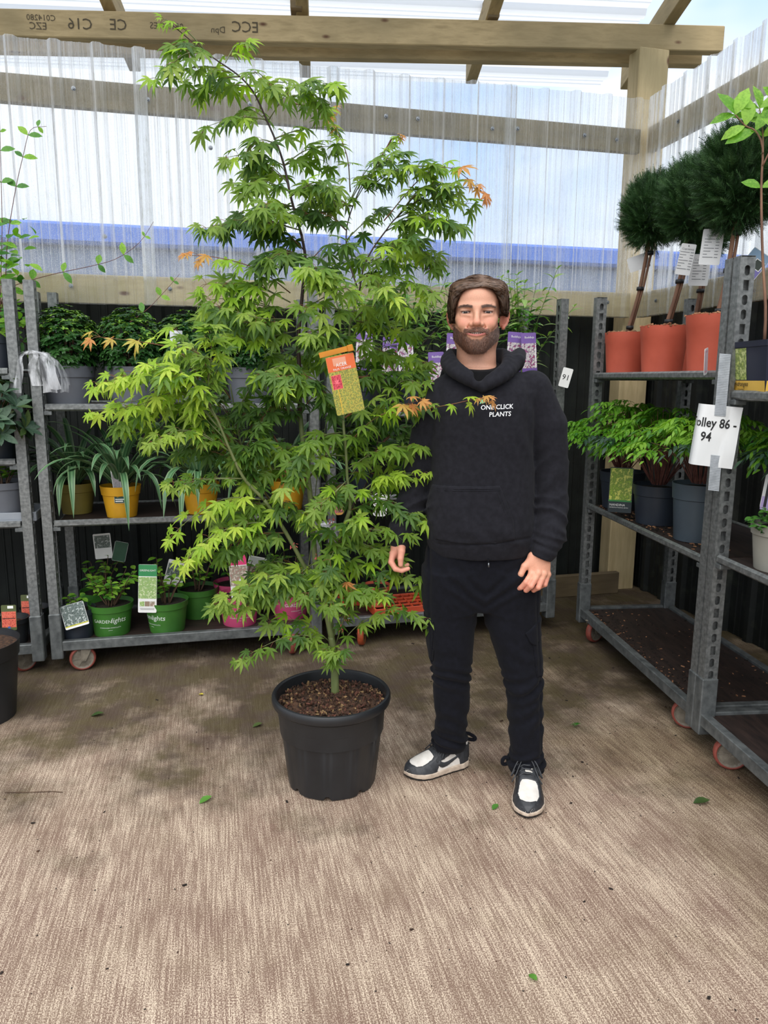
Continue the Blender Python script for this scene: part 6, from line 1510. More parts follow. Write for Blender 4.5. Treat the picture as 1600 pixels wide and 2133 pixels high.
# ---- strap-leaved plants in yellow pots (middle shelf)
YEL = simple('mustard_pot', srgb(214, 160, 32), srgb(196, 144, 30), 8, 0.45); OLV = simple('olive_pot', srgb(128, 116, 52), srgb(112, 102, 48), 8, 0.5)
mt, n, b = newmat('striped_strap_leaf'); uv = n.nodes.new('ShaderNodeAttribute'); uv.attribute_name = 'tint'
lk(n, uv.outputs['Color'], b.inputs['Base Color']); b.inputs['Roughness'].default_value = 0.35; MT['strap'] = mt
def strap(L, w_, a, lean, curl, seed):
    """arching ribbon leaf with pale margins; returns mesh"""
    r_ = random.Random(seed); n_ = 12; V = []; cols = []; f = []; p = np.array((0, 0, 0.0)); th = lean
    for i in range(n_ + 1):
        t = i / n_; ww = w_ * (0.55 + 0.45 * math.sin(min(1, t * 2.2) * math.pi / 2)) * (1 - max(0, (t - 0.55) / 0.45) ** 1.6)
        for k, q in enumerate((-1, -0.5, 0, 0.5, 1)):
            side = np.array((math.sin(a), -math.cos(a), 0)); up_ = np.array((-math.cos(th) * math.cos(a), -math.cos(th) * math.sin(a), math.sin(th)))
            V.append(p + side * q * ww + up_ * abs(q) * ww * 0.35)
            c_ = np.array(srgb(46, 86, 52)[:3]) if abs(q) < 0.75 else np.array(srgb(128, 156, 112)[:3])
            if q == 0: c_ = np.array(srgb(96, 134, 92)[:3])
            cols.append(c_ * r_.uniform(0.9, 1.1))
        step = L / n_; p = p + step * np.array((math.sin(th) * math.cos(a), math.sin(th) * math.sin(a), math.cos(th))); th = min(2.9, th + curl * (0.4 + 1.5 * t) / n_ * 2)
    for i in range(n_):
        for k in range(4): f.append((i * 5 + k, i * 5 + k + 1, (i + 1) * 5 + k + 1, (i + 1) * 5 + k))
    me = bpy.data.meshes.new('leaf'); me.from_pydata([tuple(v) for v in V], [], f); me.polygons.foreach_set('use_smooth', [True] * len(f))
    ca = me.color_attributes.new('tint', 'FLOAT_COLOR', 'POINT'); ca.data.foreach_set('color', np.hstack([np.array(cols), np.ones((len(V), 1))]).astype(np.float32).ravel()); me.materials.append(MT['strap']); return me
sp_ = thing('strap_leaf_plant', 'x', 'potted plant', (0, 0, 0), 0, 'strap-leaved plants on the middle shelf')
make_pot(sp_, 0.158, 0.100, 0.072, YEL, 0.010, 0.30)
for i in range(40):
    a = i * 2.39996 + rp.uniform(-.3, .3); inner = i / 40
    me = strap(rp.uniform(0.36, 0.60), rp.uniform(0.013, 0.021), a, rp.uniform(0.05, 0.35) + 0.55 * (1 - inner), rp.uniform(0.9, 1.9) * (0.5 + 0.6 * (1 - inner)), i)
    o = link('leaf', me, sp_); o.location = (0.012 * math.cos(a), 0.012 * math.sin(a), 0.13)
ZM = 0.772
SPL = copies(sp_, [(wx(T2, -0.478, 0.125, ZM), 0.4, 'striped strap-leaved plant in a mustard pot with a small green tag'),
            (wx(T2, -0.087, 0.145, ZM), 2.2, 'striped strap-leaved plant in a mustard pot, lower left of the maple crown'),
            (wx(T2, 0.370, 0.17, ZM), 3.9, 'striped strap-leaved plant in a mustard pot, hidden behind the maple stem')])
olv = dup(sp_, wx(T2, -0.715, 0.27, ZM), 5.0, 'strap-leaved plant in a dull olive pot, set back by the left post')
for c in olv.children:
    if c.name.startswith('pot'): c.data = c.data.copy(); c.data.materials[0] = OLV
# ---- hydrangeas in printed pots (bottom deck)
GRN = simple('green_pot', srgb(66, 122, 46), srgb(54, 106, 40), 7, 0.45); PNK = simple('pink_pot', srgb(196, 78, 118), srgb(182, 68, 108), 7, 0.45); DKP = simple('dark_pot', srgb(44, 52, 62), srgb(38, 44, 54), 7, 0.5)
LF_OV = [blade(1, .30, .25, .18, 4, wide=.5), blade(1, .26, .2, .3, 4, wide=.5)]
PRW = flat(226, 236, 226)
def wrap_text(parent, items, rtop, rbot, h, off=0.0008):
    mb = MB()
    for (s_, z, size, sh_, bold, dx) in items:
        v, f = text_mb(s_, size, bold, shear=sh_); Z = v[:, 1] + z; rr = rbot + (rtop - rbot) * (Z / h) + off; a = (v[:, 0] + dx) / rr - math.pi / 2
        mb.add(np.stack([rr * np.cos(a), rr * np.sin(a), Z], 1), f)
    return mb.build('print', PRW, parent)
def hydrangea(label, potmat, n_stems, nleaf, spread, ht, group, text=True, turn=0.0, seed=1, leafm=None):
    r_ = random.Random(seed); t = thing('potted_hydrangea', label, 'potted plant', (0, 0, 0), 0, group)
    h, rt_, rb = 0.165, 0.114, 0.088
    p = make_pot(t, h, rt_, rb, potmat, 0.013, 0.22)
    if text:
        it = wrap_text(p, [('GARDEN', 0.086, 0.025, 0, 0, -0.040), ('lights', 0.090, 0.038, 0.25, 0.004, 0.042), ('HYDRANGEA PANICULATA', 0.052, 0.0085, 0, 0, 0.0), ('••••••', 0.038, 0.010, 0, 0, 0)], rt_ - 0.0050, rb, h)
        it.rotation_euler = (0, 0, turn)
    recs = []
    for i in range(n_stems):
        a = i * 2.4 + r_.uniform(-.4, .4); q = spread * r_.uniform(0.35, 1.0); top = np.array((q * math.cos(a), q * math.sin(a), h + ht * r_.uniform(0.6, 1.0)))
        pts = smooth_path([(0.015 * math.cos(a), 0.015 * math.sin(a), h - 0.03), (q * .45 * math.cos(a + .2), q * .45 * math.sin(a + .2), h + ht * 0.25), top], 9)
        mb = MB(); mb.tube(pts, np.linspace(0.0045, 0.0018, 9), 5); mb.build('stem', MT['stem_brown'], t, True)
        for j in range(nleaf):
            tt = r_.uniform(0.5, 1.0) if j else 1.0; c = pts[int(tt * 8)]; b_ = r_.random() * 6.28
            fwd = np.array((math.cos(b_), math.sin(b_), r_.uniform(-0.15, 0.6))); M = lookframe(fwd, (0.2 * r_.uniform(-1, 1), -0.3, 1)); M[:3, :3] *= r_.uniform(0.030, 0.052); M[:3, 3] = c
            recs.append((M, r_.randrange(2), 0 if r_.random() < .7 else 1, c[1]))
    place_leaves(t, recs, LF_OV, leafm or [G_BRIGHT, G_MID], 120)
    return t
GB = 'hydrangeas on the bottom deck'; ZB = 0.153
hy = [hydrangea('bushy hydrangea in a green pot printed GARDENlights facing the front', GRN, 10, 11, 0.15, 0.17, GB, True, 0.05, 1), hydrangea('sparse hydrangea in a green pot, print turned to its left side', GRN, 8, 8, 0.13, 0.21, GB, True, -0.85, 2),
      hydrangea('hydrangea in a pink pot printed GARDENlights, left of the maple stem', PNK, 7, 5, 0.11, 0.24, GB, True, -0.05, 3), hydrangea('hydrangea in a pink pot directly behind the maple stem', PNK, 7, 5, 0.11, 0.20, GB, True, 0.5, 4),
      hydrangea('shaded hydrangea in a green pot standing behind the two front green pots', GRN, 7, 7, 0.12, 0.22, GB, False, 0, 5), hydrangea('shaded hydrangea in a green pot behind the bushy front one', GRN, 7, 7, 0.12, 0.22, GB, False, 0, 6),
      hydrangea('hydrangea in a pink pot set back behind the front pink pot', PNK, 6, 6, 0.10, 0.23, GB, False, 0, 7)]
for t, X, y in zip(hy, (-0.563, -0.284, 0.093, 0.375, -0.126, -0.640, 0.07), (0.14, 0.125, 0.155, 0.215, 0.33, 0.38, 0.40)): t.location = wx(T2, X, y, ZB)
sm_ = hydrangea('small leafy hydrangea in a small dark pot at the left end of the bottom deck', DKP, 5, 6, 0.07, 0.08, GB, False, 0, 9); sm_.location = wx(T2, -0.727, 0.115, ZB); sm_.scale = (0.82, 0.82, 0.92)
# ---- willow-leaved flowering shrubs with purple labels (trolley behind the man)
LF_WIL = [blade(1, .13, .3, .35, 5, wide=.4), blade(1, .15, .25, .5, 5, wide=.4)]
def buddleja(label, seed, ns, ht, lean=0.0):
    r_ = random.Random(seed); t = thing('potted_shrub', label, 'potted plant', (0, 0, 0), 0, 'willow-leaved shrubs with purple labels'); make_pot(t, 0.14, 0.085, 0.062, DKP, 0.008, 0.25, seg=28); recs = []
    stm = MB()
    for i in range(ns):
        a = r_.random() * 6.28; q = r_.uniform(0.04, 0.24); h = ht * r_.uniform(0.7, 1.05); top = np.array((q * math.cos(a) + lean * r_.random(), q * math.sin(a) * 0.6, 0.13 + h))
        pts = smooth_path([(0.02 * math.cos(a), 0.02 * math.sin(a), 0.11), (top[0] * .4, top[1] * .4, 0.13 + h * .5), top], 14); mb = MB(); mb.tube(pts, np.linspace(0.0035, 0.0015, 14), 5); mb.build('stem', MT['stem_green'], t, True)
        for j in range(3, 14):
            for sd in (0, math.pi):
                b_ = j * 1.57 + sd + r_.uniform(-.4, .4); up_ = 0.75 if j > 11 else r_.uniform(-0.1, 0.5); fwd = np.array((math.cos(b_), math.sin(b_), up_)); M = lookframe(fwd, (0, -0.25, 1)); M[:3, :3] *= r_.uniform(0.070, 0.105) * (0.6 if j > 12 else 1); M[:3, 3] = pts[j]
                recs.append((M, r_.randrange(2), r_.choice((0, 0, 1)), pts[j][1] - 0.2 * (j > 6)))
    place_leaves(t, recs, LF_WIL, [G_SAGE, G_MID], 60); return t
BD = [buddleja('willow-leaved shrub at the left end of the upper shelf behind the maple', 31, 13, 0.56), buddleja('willow-leaved shrub between the maple crown and the man', 32, 14, 0.58), buddleja('willow-leaved shrub directly behind the head of the man', 33, 12, 0.54), buddleja('tall willow-leaved shrub to the right of the head of the man', 34, 15, 0.62, 0.12)]
for t, X, y in zip(BD, (0.78, 1.08, 1.40, 1.72), (0.20, 0.22, 0.20, 0.20)): t.location = (X, T3.location[1] + y, 1.287)
# dense lower plants behind the maple on the middle shelf of that trolley
for k, (X, lab_) in enumerate(((0.80, 'leafy shrub in a dark pot on the middle shelf, behind the maple'), (1.12, 'leafy shrub in a dark pot on the middle shelf beside the man'))):
    t = buddleja(lab_, 40 + k, 8, 0.26); t.location = (X, T3.location[1] + 0.3, 0.838); t['group'] = 'leafy shrubs on the middle shelf'
# ---- standard conifers in terracotta pots (right trolley, top shelf)
TER = simple('terracotta_plastic', srgb(206, 98, 76), srgb(192, 88, 66), 7, 0.5)
def spray_proto(seed):
    r_ = random.Random(seed); V = []; f = []
    for i in range(9):
        y = 0.12 + i * 0.095; L = 0.34 * (1 - i / 11); 
        for sd in (-1, 1):
            k = len(V); V += [(0, y - 0.03, 0), (sd * L, y + L * 0.9, r_.uniform(-.05, .05)), (sd * 0.035, y + 0.045, 0.02)]; f.append((k, k + 1, k + 2))
    k = len(V); V += [(-0.03, 0, 0), (0.03, 0, 0), (0, 1.05, 0)]; f.append((k, k + 1, k + 2)); return np.array(V), f
SPR = [spray_proto(1), spray_proto(2)]
BALL = {}
def conifer_ball(rad, ht, n):
    recs = []
    for i in range(n):
        d = rnd_dir(-1); r_ = rp.uniform(0.62, 0.90); c = np.array((d[0] * rad, d[1] * rad, d[2] * ht / 2)) * r_
        fwd = d + np.array((0, 0, 0.55)) + np.array((rp.uniform(-.4, .4), rp.uniform(-.4, .4), rp.uniform(-.3, .3))); M = lookframe(fwd, (rp.uniform(-1, 1), rp.uniform(-1, 1), rp.uniform(-.3, 1))); M[:3, :3] *= rp.uniform(0.05, 0.085); M[:3, 3] = c; recs.append((M, rp.randrange(2), 0 if rp.random() < .75 else 1, 0))
    return recs
def conifer(label, stem_h, rad, ht, lean, potscale=1.0, canes=2):
    t = thing('standard_conifer', label, 'potted tree', (0, 0, 0), 0, 'ball-headed conifers in terracotta pots')
    h = 0.215 * potscale; make_pot(t, h, 0.108 * potscale, 0.089 * potscale, TER, 0.004, 0.25, 'dark_soil', 0.012, 40)
    cc = MB()
    for i in range(90):
        q = 0.102 * potscale * math.sqrt(rp.random()); a = rp.random() * 6.28; cc.box(-.012, .012, -.005, .005, -.003, .003, 0, np.array(Matrix.Translation((q * math.cos(a), q * math.sin(a), h - 0.004 + rp.uniform(0, .008))) @ Euler((rp.uniform(-.5, .5), rp.uniform(-.5, .5), rp.random() * 6)).to_matrix().to_4x4()))
    o = cc.build('bark_mulch', MT['bark_chip'], t); o['kind'] = 'stuff'
    top = np.array((lean, 0, h + stem_h)); b0 = np.array((0.0, 0, h - 0.02))
    mb = MB(); mb.tube(smooth_path([b0, b0 + (top - b0) * .5 + (0.006, 0, 0), top + (0, 0, 0.10)], 10), 0.0095, 8); mb.build('stem', MT['cane'], t, True)
    for k in range(1, canes):
        mb = MB(); mb.tube([b0 + (0.018, 0.004, 0), b0 + (top - b0) * .55 + (0.020, -0.004, 0), top + (0.016, 0, 0.02)], 0.0065, 7); mb.build('cane', MT['cane'], t, True)
    for fr in (0.10, 0.52, 0.90):
        c = b0 + (top - b0) * fr; mb = MB(); mb.lathe([(0.0, -0.009), (0.019, -0.009), (0.020, 0), (0.019, 0.009), (0, 0.009)], 10); q = mb.v[0]; q[:, 0] += c[0] + 0.008; q[:, 1] += c[1]; q[:, 2] += c[2]; mb.build('tie', MT['tie'], t, True)
    core = MB(); core.lathe([(0.0001, -ht * .40)] + [(rad * 0.72 * math.cos(a), ht * 0.40 * math.sin(a)) for a in np.linspace(-1.3, 1.3, 9)] + [(0.0001, ht * .40)], 16)
    q = core.v[0]; q[:, 0] += top[0]; q[:, 2] += top[2] + ht * 0.42; core.build('crown_core', G_CONIF, t, True)
    mb = MB()
    for M, pi, mi, _ in conifer_ball(rad, ht, int(1500 * (rad / 0.12) ** 2)): v, f = SPR[pi]; mb.add(xf(M, v), f, mi)
    v = np.vstack(mb.v); mb.v = [v + (top[0], top[1], top[2] + ht * 0.42)]
    o = mb.build('foliage', [G_CONIF, simple('conifer_light', srgb(48, 84, 40), srgb(62, 96, 46), 20, .7) if 'conifer_light' not in bpy.data.materials else bpy.data.materials['conifer_light']], t); o['kind'] = 'stuff'
    return t
cf = [conifer('ball-headed conifer in a terracotta pot nearest the corner post', 0.45, 0.142, 0.36, 0.10), conifer('ball-headed conifer leaning over the second terracotta pot', 0.41, 0.138, 0.36, 0.09, 1.02), conifer('tallest ball-headed conifer in the third terracotta pot behind the trolley post', 0.36, 0.165, 0.40, 0.05, 1.09), conifer('ball-headed conifer in a terracotta pot hidden behind the front row', 0.40, 0.115, 0.28, 0.04, 1.0), conifer('ball-headed conifer at the right edge beyond the nearest post', 0.42, 0.14, 0.36, 0.06, 1.05)]
ZA = 1.494
for t, (x, y) in zip(cf, ((0.15, 0.128), (0.575, 0.135), (1.01, 0.145), (0.32, 0.40), (1.16, 0.42))): t.location = on(TA, x, y, ZA); t.rotation_euler = (0, 0, -YAW)
# ---- feathery bright plants in dark pots (right trolley, middle shelf)
LF_NAN = [blade(1, .15, .25, .25, 4, wide=.38), blade(1, .17, .2, .4, 4, wide=.38)]
NVP = simple('navy_pot', srgb(46, 54, 66), srgb(40, 46, 58), 7, 0.45); GBP = simple('slate_pot', srgb(70, 82, 92), srgb(62, 72, 82), 7, 0.5)
def nandina(label, seed, potmat, ph, pr, spread, ht, group, dark=0.15):
    r_ = random.Random(seed); t = thing('potted_shrub', label, 'potted plant', (0, 0, 0), 0, group); make_pot(t, ph, pr, pr * 0.80, potmat, 0.010, 0.28); recs = []; stm = MB()
    for i in range(58):
        a = r_.random() * 6.28; q = spread * math.sqrt(r_.random()); top = np.array((q * math.cos(a), q * math.sin(a), ph + ht * (1.02 - 0.5 * (q / spread) ** 2) * r_.uniform(0.75, 1.0)))
        base = np.array((0.03 * math.cos(a), 0.03 * math.sin(a), ph)); pts = smooth_path([base, (base + top) / 2 + (0, 0, 0.05), top], 8); stm.tube(pts, np.linspace(0.003, 0.001, 8), 4, cap=False)
        dr = np.array((math.cos(a + r_.uniform(-.7, .7)), math.sin(a + r_.uniform(-.7, .7)), 0)); low = q > spread * .75 and r_.random() < .25
        for br in range(3):
            d2 = dr * math.cos((br - 1) * .7) + np.array((-dr[1], dr[0], 0)) * math.sin((br - 1) * .7)
            for j in range(5):
                c = top + d2 * (0.02 + j * 0.022) + np.array((0, 0, -0.004 * j * j + 0.006 * j))
                for sd in ((-1, 1) if j < 4 else (0,)):
                    sdv = np.array((-d2[1], d2[0], 0)) * sd; fwd = d2 * 0.7 + sdv * 0.8 + np.array((0, 0, r_.uniform(-.55, .05))); M = lookframe(fwd, (r_.uniform(-.3, .3), -0.25, 1)); M[:3, :3] *= r_.uniform(0.034, 0.052); M[:3, 3] = c
                    mi = (2 if low else (1 if r_.random() < dark else 0)); recs.append((M, r_.randrange(2), mi, c[0] * 0.4 + c[1] - c[2] * 0.3))
    o = stm.build('stems', MT['stem_red'], t, True); o['kind'] = 'stuff'
    place_leaves(t, recs, LF_NAN, [G_BRIGHT, G_MID, G_BLUE], 130); return t
GN = 'feathery bright green shrubs on the middle shelf'
nd = [nandina('feathery bright green shrub in a navy pot, far end of the middle shelf', 51, NVP, 0.20, 0.122, 0.27, 0.40, GN), nandina('feathery bright green shrub in a navy pot with the yellow leaf label', 52, NVP, 0.19, 0.120, 0.26, 0.38, GN), nandina('feathery bright green shrub in a slate pot next to the near post', 53, GBP, 0.25, 0.112, 0.22, 0.32, GN), nandina('feathery shrub in a dark pot on the nearest trolley, right of the paper sign', 54, NVP, 0.24, 0.12, 0.22, 0.32, GN, 0.5)]
for t, (x, y, T_, z) in zip(nd, ((0.16, 0.155, TA, 0.776), (0.60, 0.15, TA, 0.776), (0.98, 0.15, TA, 0.776), (0.14, 0.36, TB, 0.808))): t.location = on(T_, x, y, z); t.rotation_euler = (0, 0, math.atan2(-0.4, -1) - 1.9)
# ---- climbers and glossy shrub on the left trolley
LF_BAY = [blade(1, .19, .3, .12, 5, wide=.5), blade(1, .17, .25, .22, 5, wide=.5)]
def glossy(label, seed, rad, ht, nros, group=None):
    r_ = random.Random(seed); t = thing('potted_shrub', label, 'potted plant', (0, 0, 0), 0, group); make_pot(t, 0.16, 0.10, 0.08, DKP, 0.01, .25, seg=28); recs = []; stm = MB()
    for i in range(nros):
        a = r_.random() * 6.28; u = r_.uniform(-0.5, 1); q = math.sqrt(max(0, 1 - u * u)); d = np.array((q * math.cos(a), q * math.sin(a), u)); c = d * np.array((rad, rad, ht / 2)) * r_.uniform(.6, 1) + (0.02, -0.06, 0.02 + ht * .5)
        stm.tube([(0, 0, 0.13), c * .5 + (0, 0, 0.08), c], 0.003, 4, cap=False); ax_l = d * .8 + (0, 0, .6); ax_l /= np.linalg.norm(ax_l)
        for j in range(9):
            b_ = j * 2.4; uu = np.cross(ax_l, (.3, .8, .2)); uu /= np.linalg.norm(uu); ww = np.cross(ax_l, uu); fwd = ax_l * r_.uniform(.35, 1.1) + uu * math.cos(b_) + ww * math.sin(b_); M = lookframe(fwd, ax_l); M[:3, :3] *= r_.uniform(.065, .095); M[:3, 3] = c; recs.append((M, r_.randrange(2), 0 if r_.random() < .7 else 1, c[1] - c[0] * .6))
    o = stm.build('stems', MT['stem_brown'], t, True); o['kind'] = 'stuff'; place_leaves(t, recs, LF_BAY, [G_BLUE, G_OLIVE], 150); return t
gl = glossy('dense glossy dark-leaved shrub spilling past the left trolley posts', 61, 0.19, 0.36, 46); gl.location = (-1.03, 3.85, 1.077)
def climber(label, base, shoots, seed, group=None):
    r_ = random.Random(seed); t = thing('potted_climber', label, 'potted plant', base, 0, group); make_pot(t, 0.16, 0.085, 0.065, DKP, 0.01, .25, seg=28); b0 = np.array(base)
    cn = MB(); cn.tube([(0, 0.02, 0.10), (0, 0.02, 0.85)], 0.005, 6); cn.build('cane', MT['cane'], t, True); recs = []
    for pts in shoots:
        p = smooth_path(np.array(pts) - b0, 24); mb = MB(); mb.tube(p, np.linspace(0.0024, 0.0010, 24), 5); mb.build('shoot', MT['stem_red'], t, True)
        for j in range(3, 24, 3):
            for sd in (-1, 1):
                d = p[j] - p[j - 1]; d /= np.linalg.norm(d); side = np.cross(d, (0, 1, 0)); side /= np.linalg.norm(side) + 1e-6; fwd = side * sd + d * .5 + np.array((0, r_.uniform(-.3, .3), 0)); M = lookframe(fwd, (r_.uniform(-.4, .4), -1, .5)); M[:3, :3] *= r_.uniform(.045, .065) * (.55 if j > 18 else 1); M[:3, 3] = p[j]; recs.append((M, r_.randrange(2), r_.randrange(2), -1))
    for i in range(150):
        a = r_.random() * 6.28; q = 0.20 * math.sqrt(r_.random()); z = r_.uniform(0.15, 0.72); c = np.array((q * math.cos(a), q * math.sin(a) * .7, z)); b_ = r_.random() * 6.28; fwd = np.array((math.cos(b_), math.sin(b_), r_.uniform(-.5, .6))); M = lookframe(fwd, (0, -.6, .8)); M[:3, :3] *= r_.uniform(.045, .075); M[:3, 3] = c; recs.append((M, r_.randrange(2), r_.randrange(2), c[1]))
    place_leaves(t, recs, LF_OV, [G_BRIGHT, G_MID], 140); return t
cl = climber('climber with round leaves and long twining shoots at top left', (-1.00, 3.90, 1.497),
    [[(-1.0, 3.93, 1.62), (-0.99, 3.95, 1.79), (-0.94, 3.95, 1.88), (-0.85, 3.95, 1.92), (-0.72, 3.95, 1.96), (-0.56, 3.95, 2.0), (-0.44, 3.95, 2.04), (-0.33, 3.95, 2.12), (-0.26, 3.95, 2.22)],
     [(-1.0, 3.93, 1.7), (-0.96, 3.95, 1.88), (-0.93, 3.95, 2.1), (-0.88, 3.95, 2.32), (-0.83, 3.95, 2.49), (-0.79, 3.95, 2.6), (-0.72, 3.95, 2.62)],
     [(-1.0, 3.93, 1.6), (-0.99, 3.95, 1.77), (-0.95, 3.95, 2.15), (-0.93, 3.95, 2.47), (-0.92, 3.95, 2.63)],
     [(-0.98, 4.0, 1.7), (-0.75, 4.02, 1.70), (-0.63, 4.05, 1.68), (-0.47, 4.05, 1.71), (-0.33, 4.05, 1.8), (-0.22, 4.05, 1.91), (-0.15, 4.05, 1.99)],
     [(-1.0, 4.0, 1.7), (-0.90, 4.05, 1.62), (-0.82, 4.05, 1.55), (-0.80, 4.02, 1.45)]], 71)
hl_ = hydrangea('low hydrangea in a grey pot on the grey tray of the left trolley', GREY, 8, 8, 0.12, 0.10, None, False, 0, 12); hl_.location = (-1.02, 3.86, 0.800)
tr_ = MB(); tr_.rbox(-0.20, 0.16, -0.11, 0.13, 0.0, 0.012, 0.003)
for (x0, x1, y0, y1) in ((-0.20, 0.16, -0.11, -0.10), (-0.20, 0.16, 0.12, 0.13), (-0.20, -0.19, -0.10, 0.12), (0.15, 0.16, -0.10, 0.12)): tr_.rbox(x0, x1, y0, y1, 0.010, 0.045, 0.002)
o = tag(tr_.build('plant_tray', simple('pale_grey_tray', srgb(150, 156, 164), srgb(140, 146, 154), 7, 0.5)), 'pale grey plastic tray under the hydrangea on the left trolley', 'tray'); o.location = (-1.02, 3.87, 0.777)
# black pots and red-leaf labels low on the left trolley, and the big black pot on the floor
BLK = MT['black_plastic']
def plain_pot(name, label, loc, h, rt_, rb, mat, group=None, sticks=0, seed=0):
    t = thing(name, label, 'pot', loc, 0, group); make_pot(t, h, rt_, rb, mat, 0.012, 0.2, 'soil', 0.03); return t
plain_pot('plant_pot', 'large black pot of compost standing on the floor at the left edge', (-1.05, 3.30, 0), 0.345, 0.185, 0.145, BLK)
ph_redleaf = photo_mat('print_red_leaf', [srgb(206, 74, 62), srgb(150, 40, 40), srgb(226, 120, 96), srgb(180, 60, 50), srgb(96, 70, 44)], 140)
OLV2 = flat(84, 92, 52)
for i, (X, y, z, lab_) in enumerate(((-1.02, 3.82, 0.153, 'small black pot with a red-leaf label low on the left trolley, front one'), (-0.955, 3.98, 0.153, 'small black pot with a red-leaf label low on the left trolley, rear one'))):
    plain_pot('plant_pot', lab_, (X, y, z), 0.13, 0.075, 0.058, BLK, 'small black pots low on the left trolley')
    lx, ly = (X + 0.005, y - 0.085) if i == 0 else (X - 0.01, y - 0.080)
    lb_ = label_card('plant_label', ('front' if i == 0 else 'rear') + ' olive plant label with a red leaf photo on the left trolley', 'label', (lx, ly, z + 0.155), (R(-6), 0, R(-6)), 0.07, 0.125, OLV2, [(-0.033, 0.033, -0.048, 0.030, ph_redleaf), (-0.005, 0.022, 0.045, 0.058, WHITE), (-0.03, 0.03, -0.006, -0.002, flat(40, 34, 30)), (0.0, 'd', 0.007, -0.050, flat(60, 90, 150))], (), 'olive labels with red leaves')
# printed labels standing in or hanging over the pots of the middle trolley
ph_hyd = photo_mat('print_lime_hydrangea', [srgb(198, 214, 150), srgb(222, 230, 186), srgb(120, 160, 90), srgb(170, 196, 120), srgb(84, 120, 70)], 130)
ph_pink = photo_mat('print_pink_hydrangea', [srgb(214, 170, 160), srgb(236, 214, 206), srgb(120, 130, 104), srgb(190, 130, 130), srgb(90, 70, 66)], 130)
ph_white = photo_mat('print_white_hydrangea', [srgb(150, 160, 158), srgb(196, 204, 202), srgb(36, 60, 48), srgb(120, 132, 130), srgb(30, 46, 40)], 110)
sp3 = [(-0.038, -0.014, -0.092, -0.066), (-0.012, 0.012, -0.092, -0.066), (0.014, 0.038, -0.092, -0.066)]
label_card('plant_label', 'tall green and white hydrangea label between the two front green pots', 'label', (-0.366, 3.770, 0.405), (R(-4), R(3), R(-5)), 0.091, 0.250, WHITE,
    [(-0.0455, 0.0455, 0.064, 0.124, flat(52, 140, 84)), (-0.0445, 0.0445, -0.052, 0.060, ph_hyd)] + [(a, b_, c, d, (ph_hyd, flat(150, 130, 110), ph_pink)[i]) for i, (a, b_, c, d) in enumerate(sp3)] + [(-0.036, 0.036, -0.103, -0.101, flat(120, 120, 120)), (-0.034, 0.034, -0.109, -0.107, flat(120, 120, 120))],
    [('GREENLIGHT', 0.0, 0.094, 0.0135, WHITE)])
label_card('plant_label', 'tall pink and white hydrangea label over the front pink pot', 'label', (0.092, 3.775, 0.440), (R(-4), R(-3), R(-5)), 0.091, 0.230, WHITE,
    [(-0.0455, 0.0455, 0.062, 0.114, flat(222, 60, 120)), (-0.0445, 0.0445, -0.048, 0.058, ph_pink), (0.016, 'd', 0.019, -0.028, flat(226, 226, 224))] + [(a, b_, c + 0.012, d + 0.012, (ph_hyd, flat(206, 90, 110), ph_pink)[i]) for i, (a, b_, c, d) in enumerate(sp3)] + [(-0.036, 0.036, -0.098, -0.096, flat(120, 120, 120))],
    [('PINK', 0.0, 0.088, 0.018, WHITE)])
for loc, rot, w_, h_, pan, lab_ in (((-0.24, 4.0, 0.42), (0, R(16), 0), 0.10, 0.14, [(-0.045, 0.045, -0.02, 0.05, ph_white)], 'pale label leaning behind the second green pot'),
        ((0.19, 4.02, 0.41), (0, R(14), 0), 0.10, 0.15, [(-0.045, 0.045, -0.04, 0.02, ph_pink), (-0.045, 0.045, 0.03, 0.07, flat(190, 196, 190))], 'pale label with pink flowers leaning behind the front pink pot'),
        ((-0.62, 4.12, 0.56), (0, R(-3), 0), 0.09, 0.14, [(-0.04, 0.04, -0.01, 0.06, ph_white)], 'white label in the shade behind the bushy hydrangea'),
        ((-0.53, 4.10, 0.53), (0, R(14), 0), 0.07, 0.11, [(-0.034, 0.034, -0.054, 0.054, flat(40, 84, 60))], 'dark green label in the shade behind the bushy hydrangea'),
        ((-0.720, 3.755, 0.292), (R(-14), R(-14), 0), 0.115, 0.120, [(-0.056, 0.056, -0.044, 0.059, ph_white), (-0.056, 0.056, -0.050, -0.044, flat(200, 196, 60))], 'dark label with white flower heads tilted at the small pot'),
        ((-0.469, 3.772, 0.868), (0, 0, R(-3)), 0.062, 0.034, [(-0.030, 0.030, -0.016, 0.016, flat(24, 64, 54)), (-0.026, 0.020, 0.000, 0.004, WHITE), (-0.026, 0.010, -0.010, -0.005, WHITE)], 'small dark green tag on the first mustard pot'),
        ((-0.488, 3.80, 0.955), (R(-5), R(-6), 0), 0.040, 0.12, [(-0.018, 0.018, -0.055, 0.045, photo_mat('print_grey_leaf', [srgb(96, 92, 96), srgb(150, 146, 150), srgb(50, 54, 52)], 120))], 'narrow grey label stuck among strap leaves of the first mustard pot')):
    label_card('plant_label', lab_, 'label', loc, rot, w_, h_, WHITE, pan)
mb = MB()
for dz, s_ in ((0.045, 1), (-0.045, -1)):
    pts = [(-0.03 + 0.06 * t, -0.01 - 0.018 * math.sin(t * 3.14), dz + 0.035 * (1 if q else -1)) for t in np.linspace(0, 1, 7) for q in (0, 1)]
    mb.add(pts, [(2 * i, 2 * i + 2, 2 * i + 3, 2 * i + 1) for i in range(6)], 0 if s_ > 0 else 1)
o = tag(mb.build('plant_label', [flat(214, 218, 224), flat(150, 196, 204)], None, True), 'curled pale label hanging between the second and third dark shrubs', 'label'); o.location = (-0.17, 3.80, 1.61)
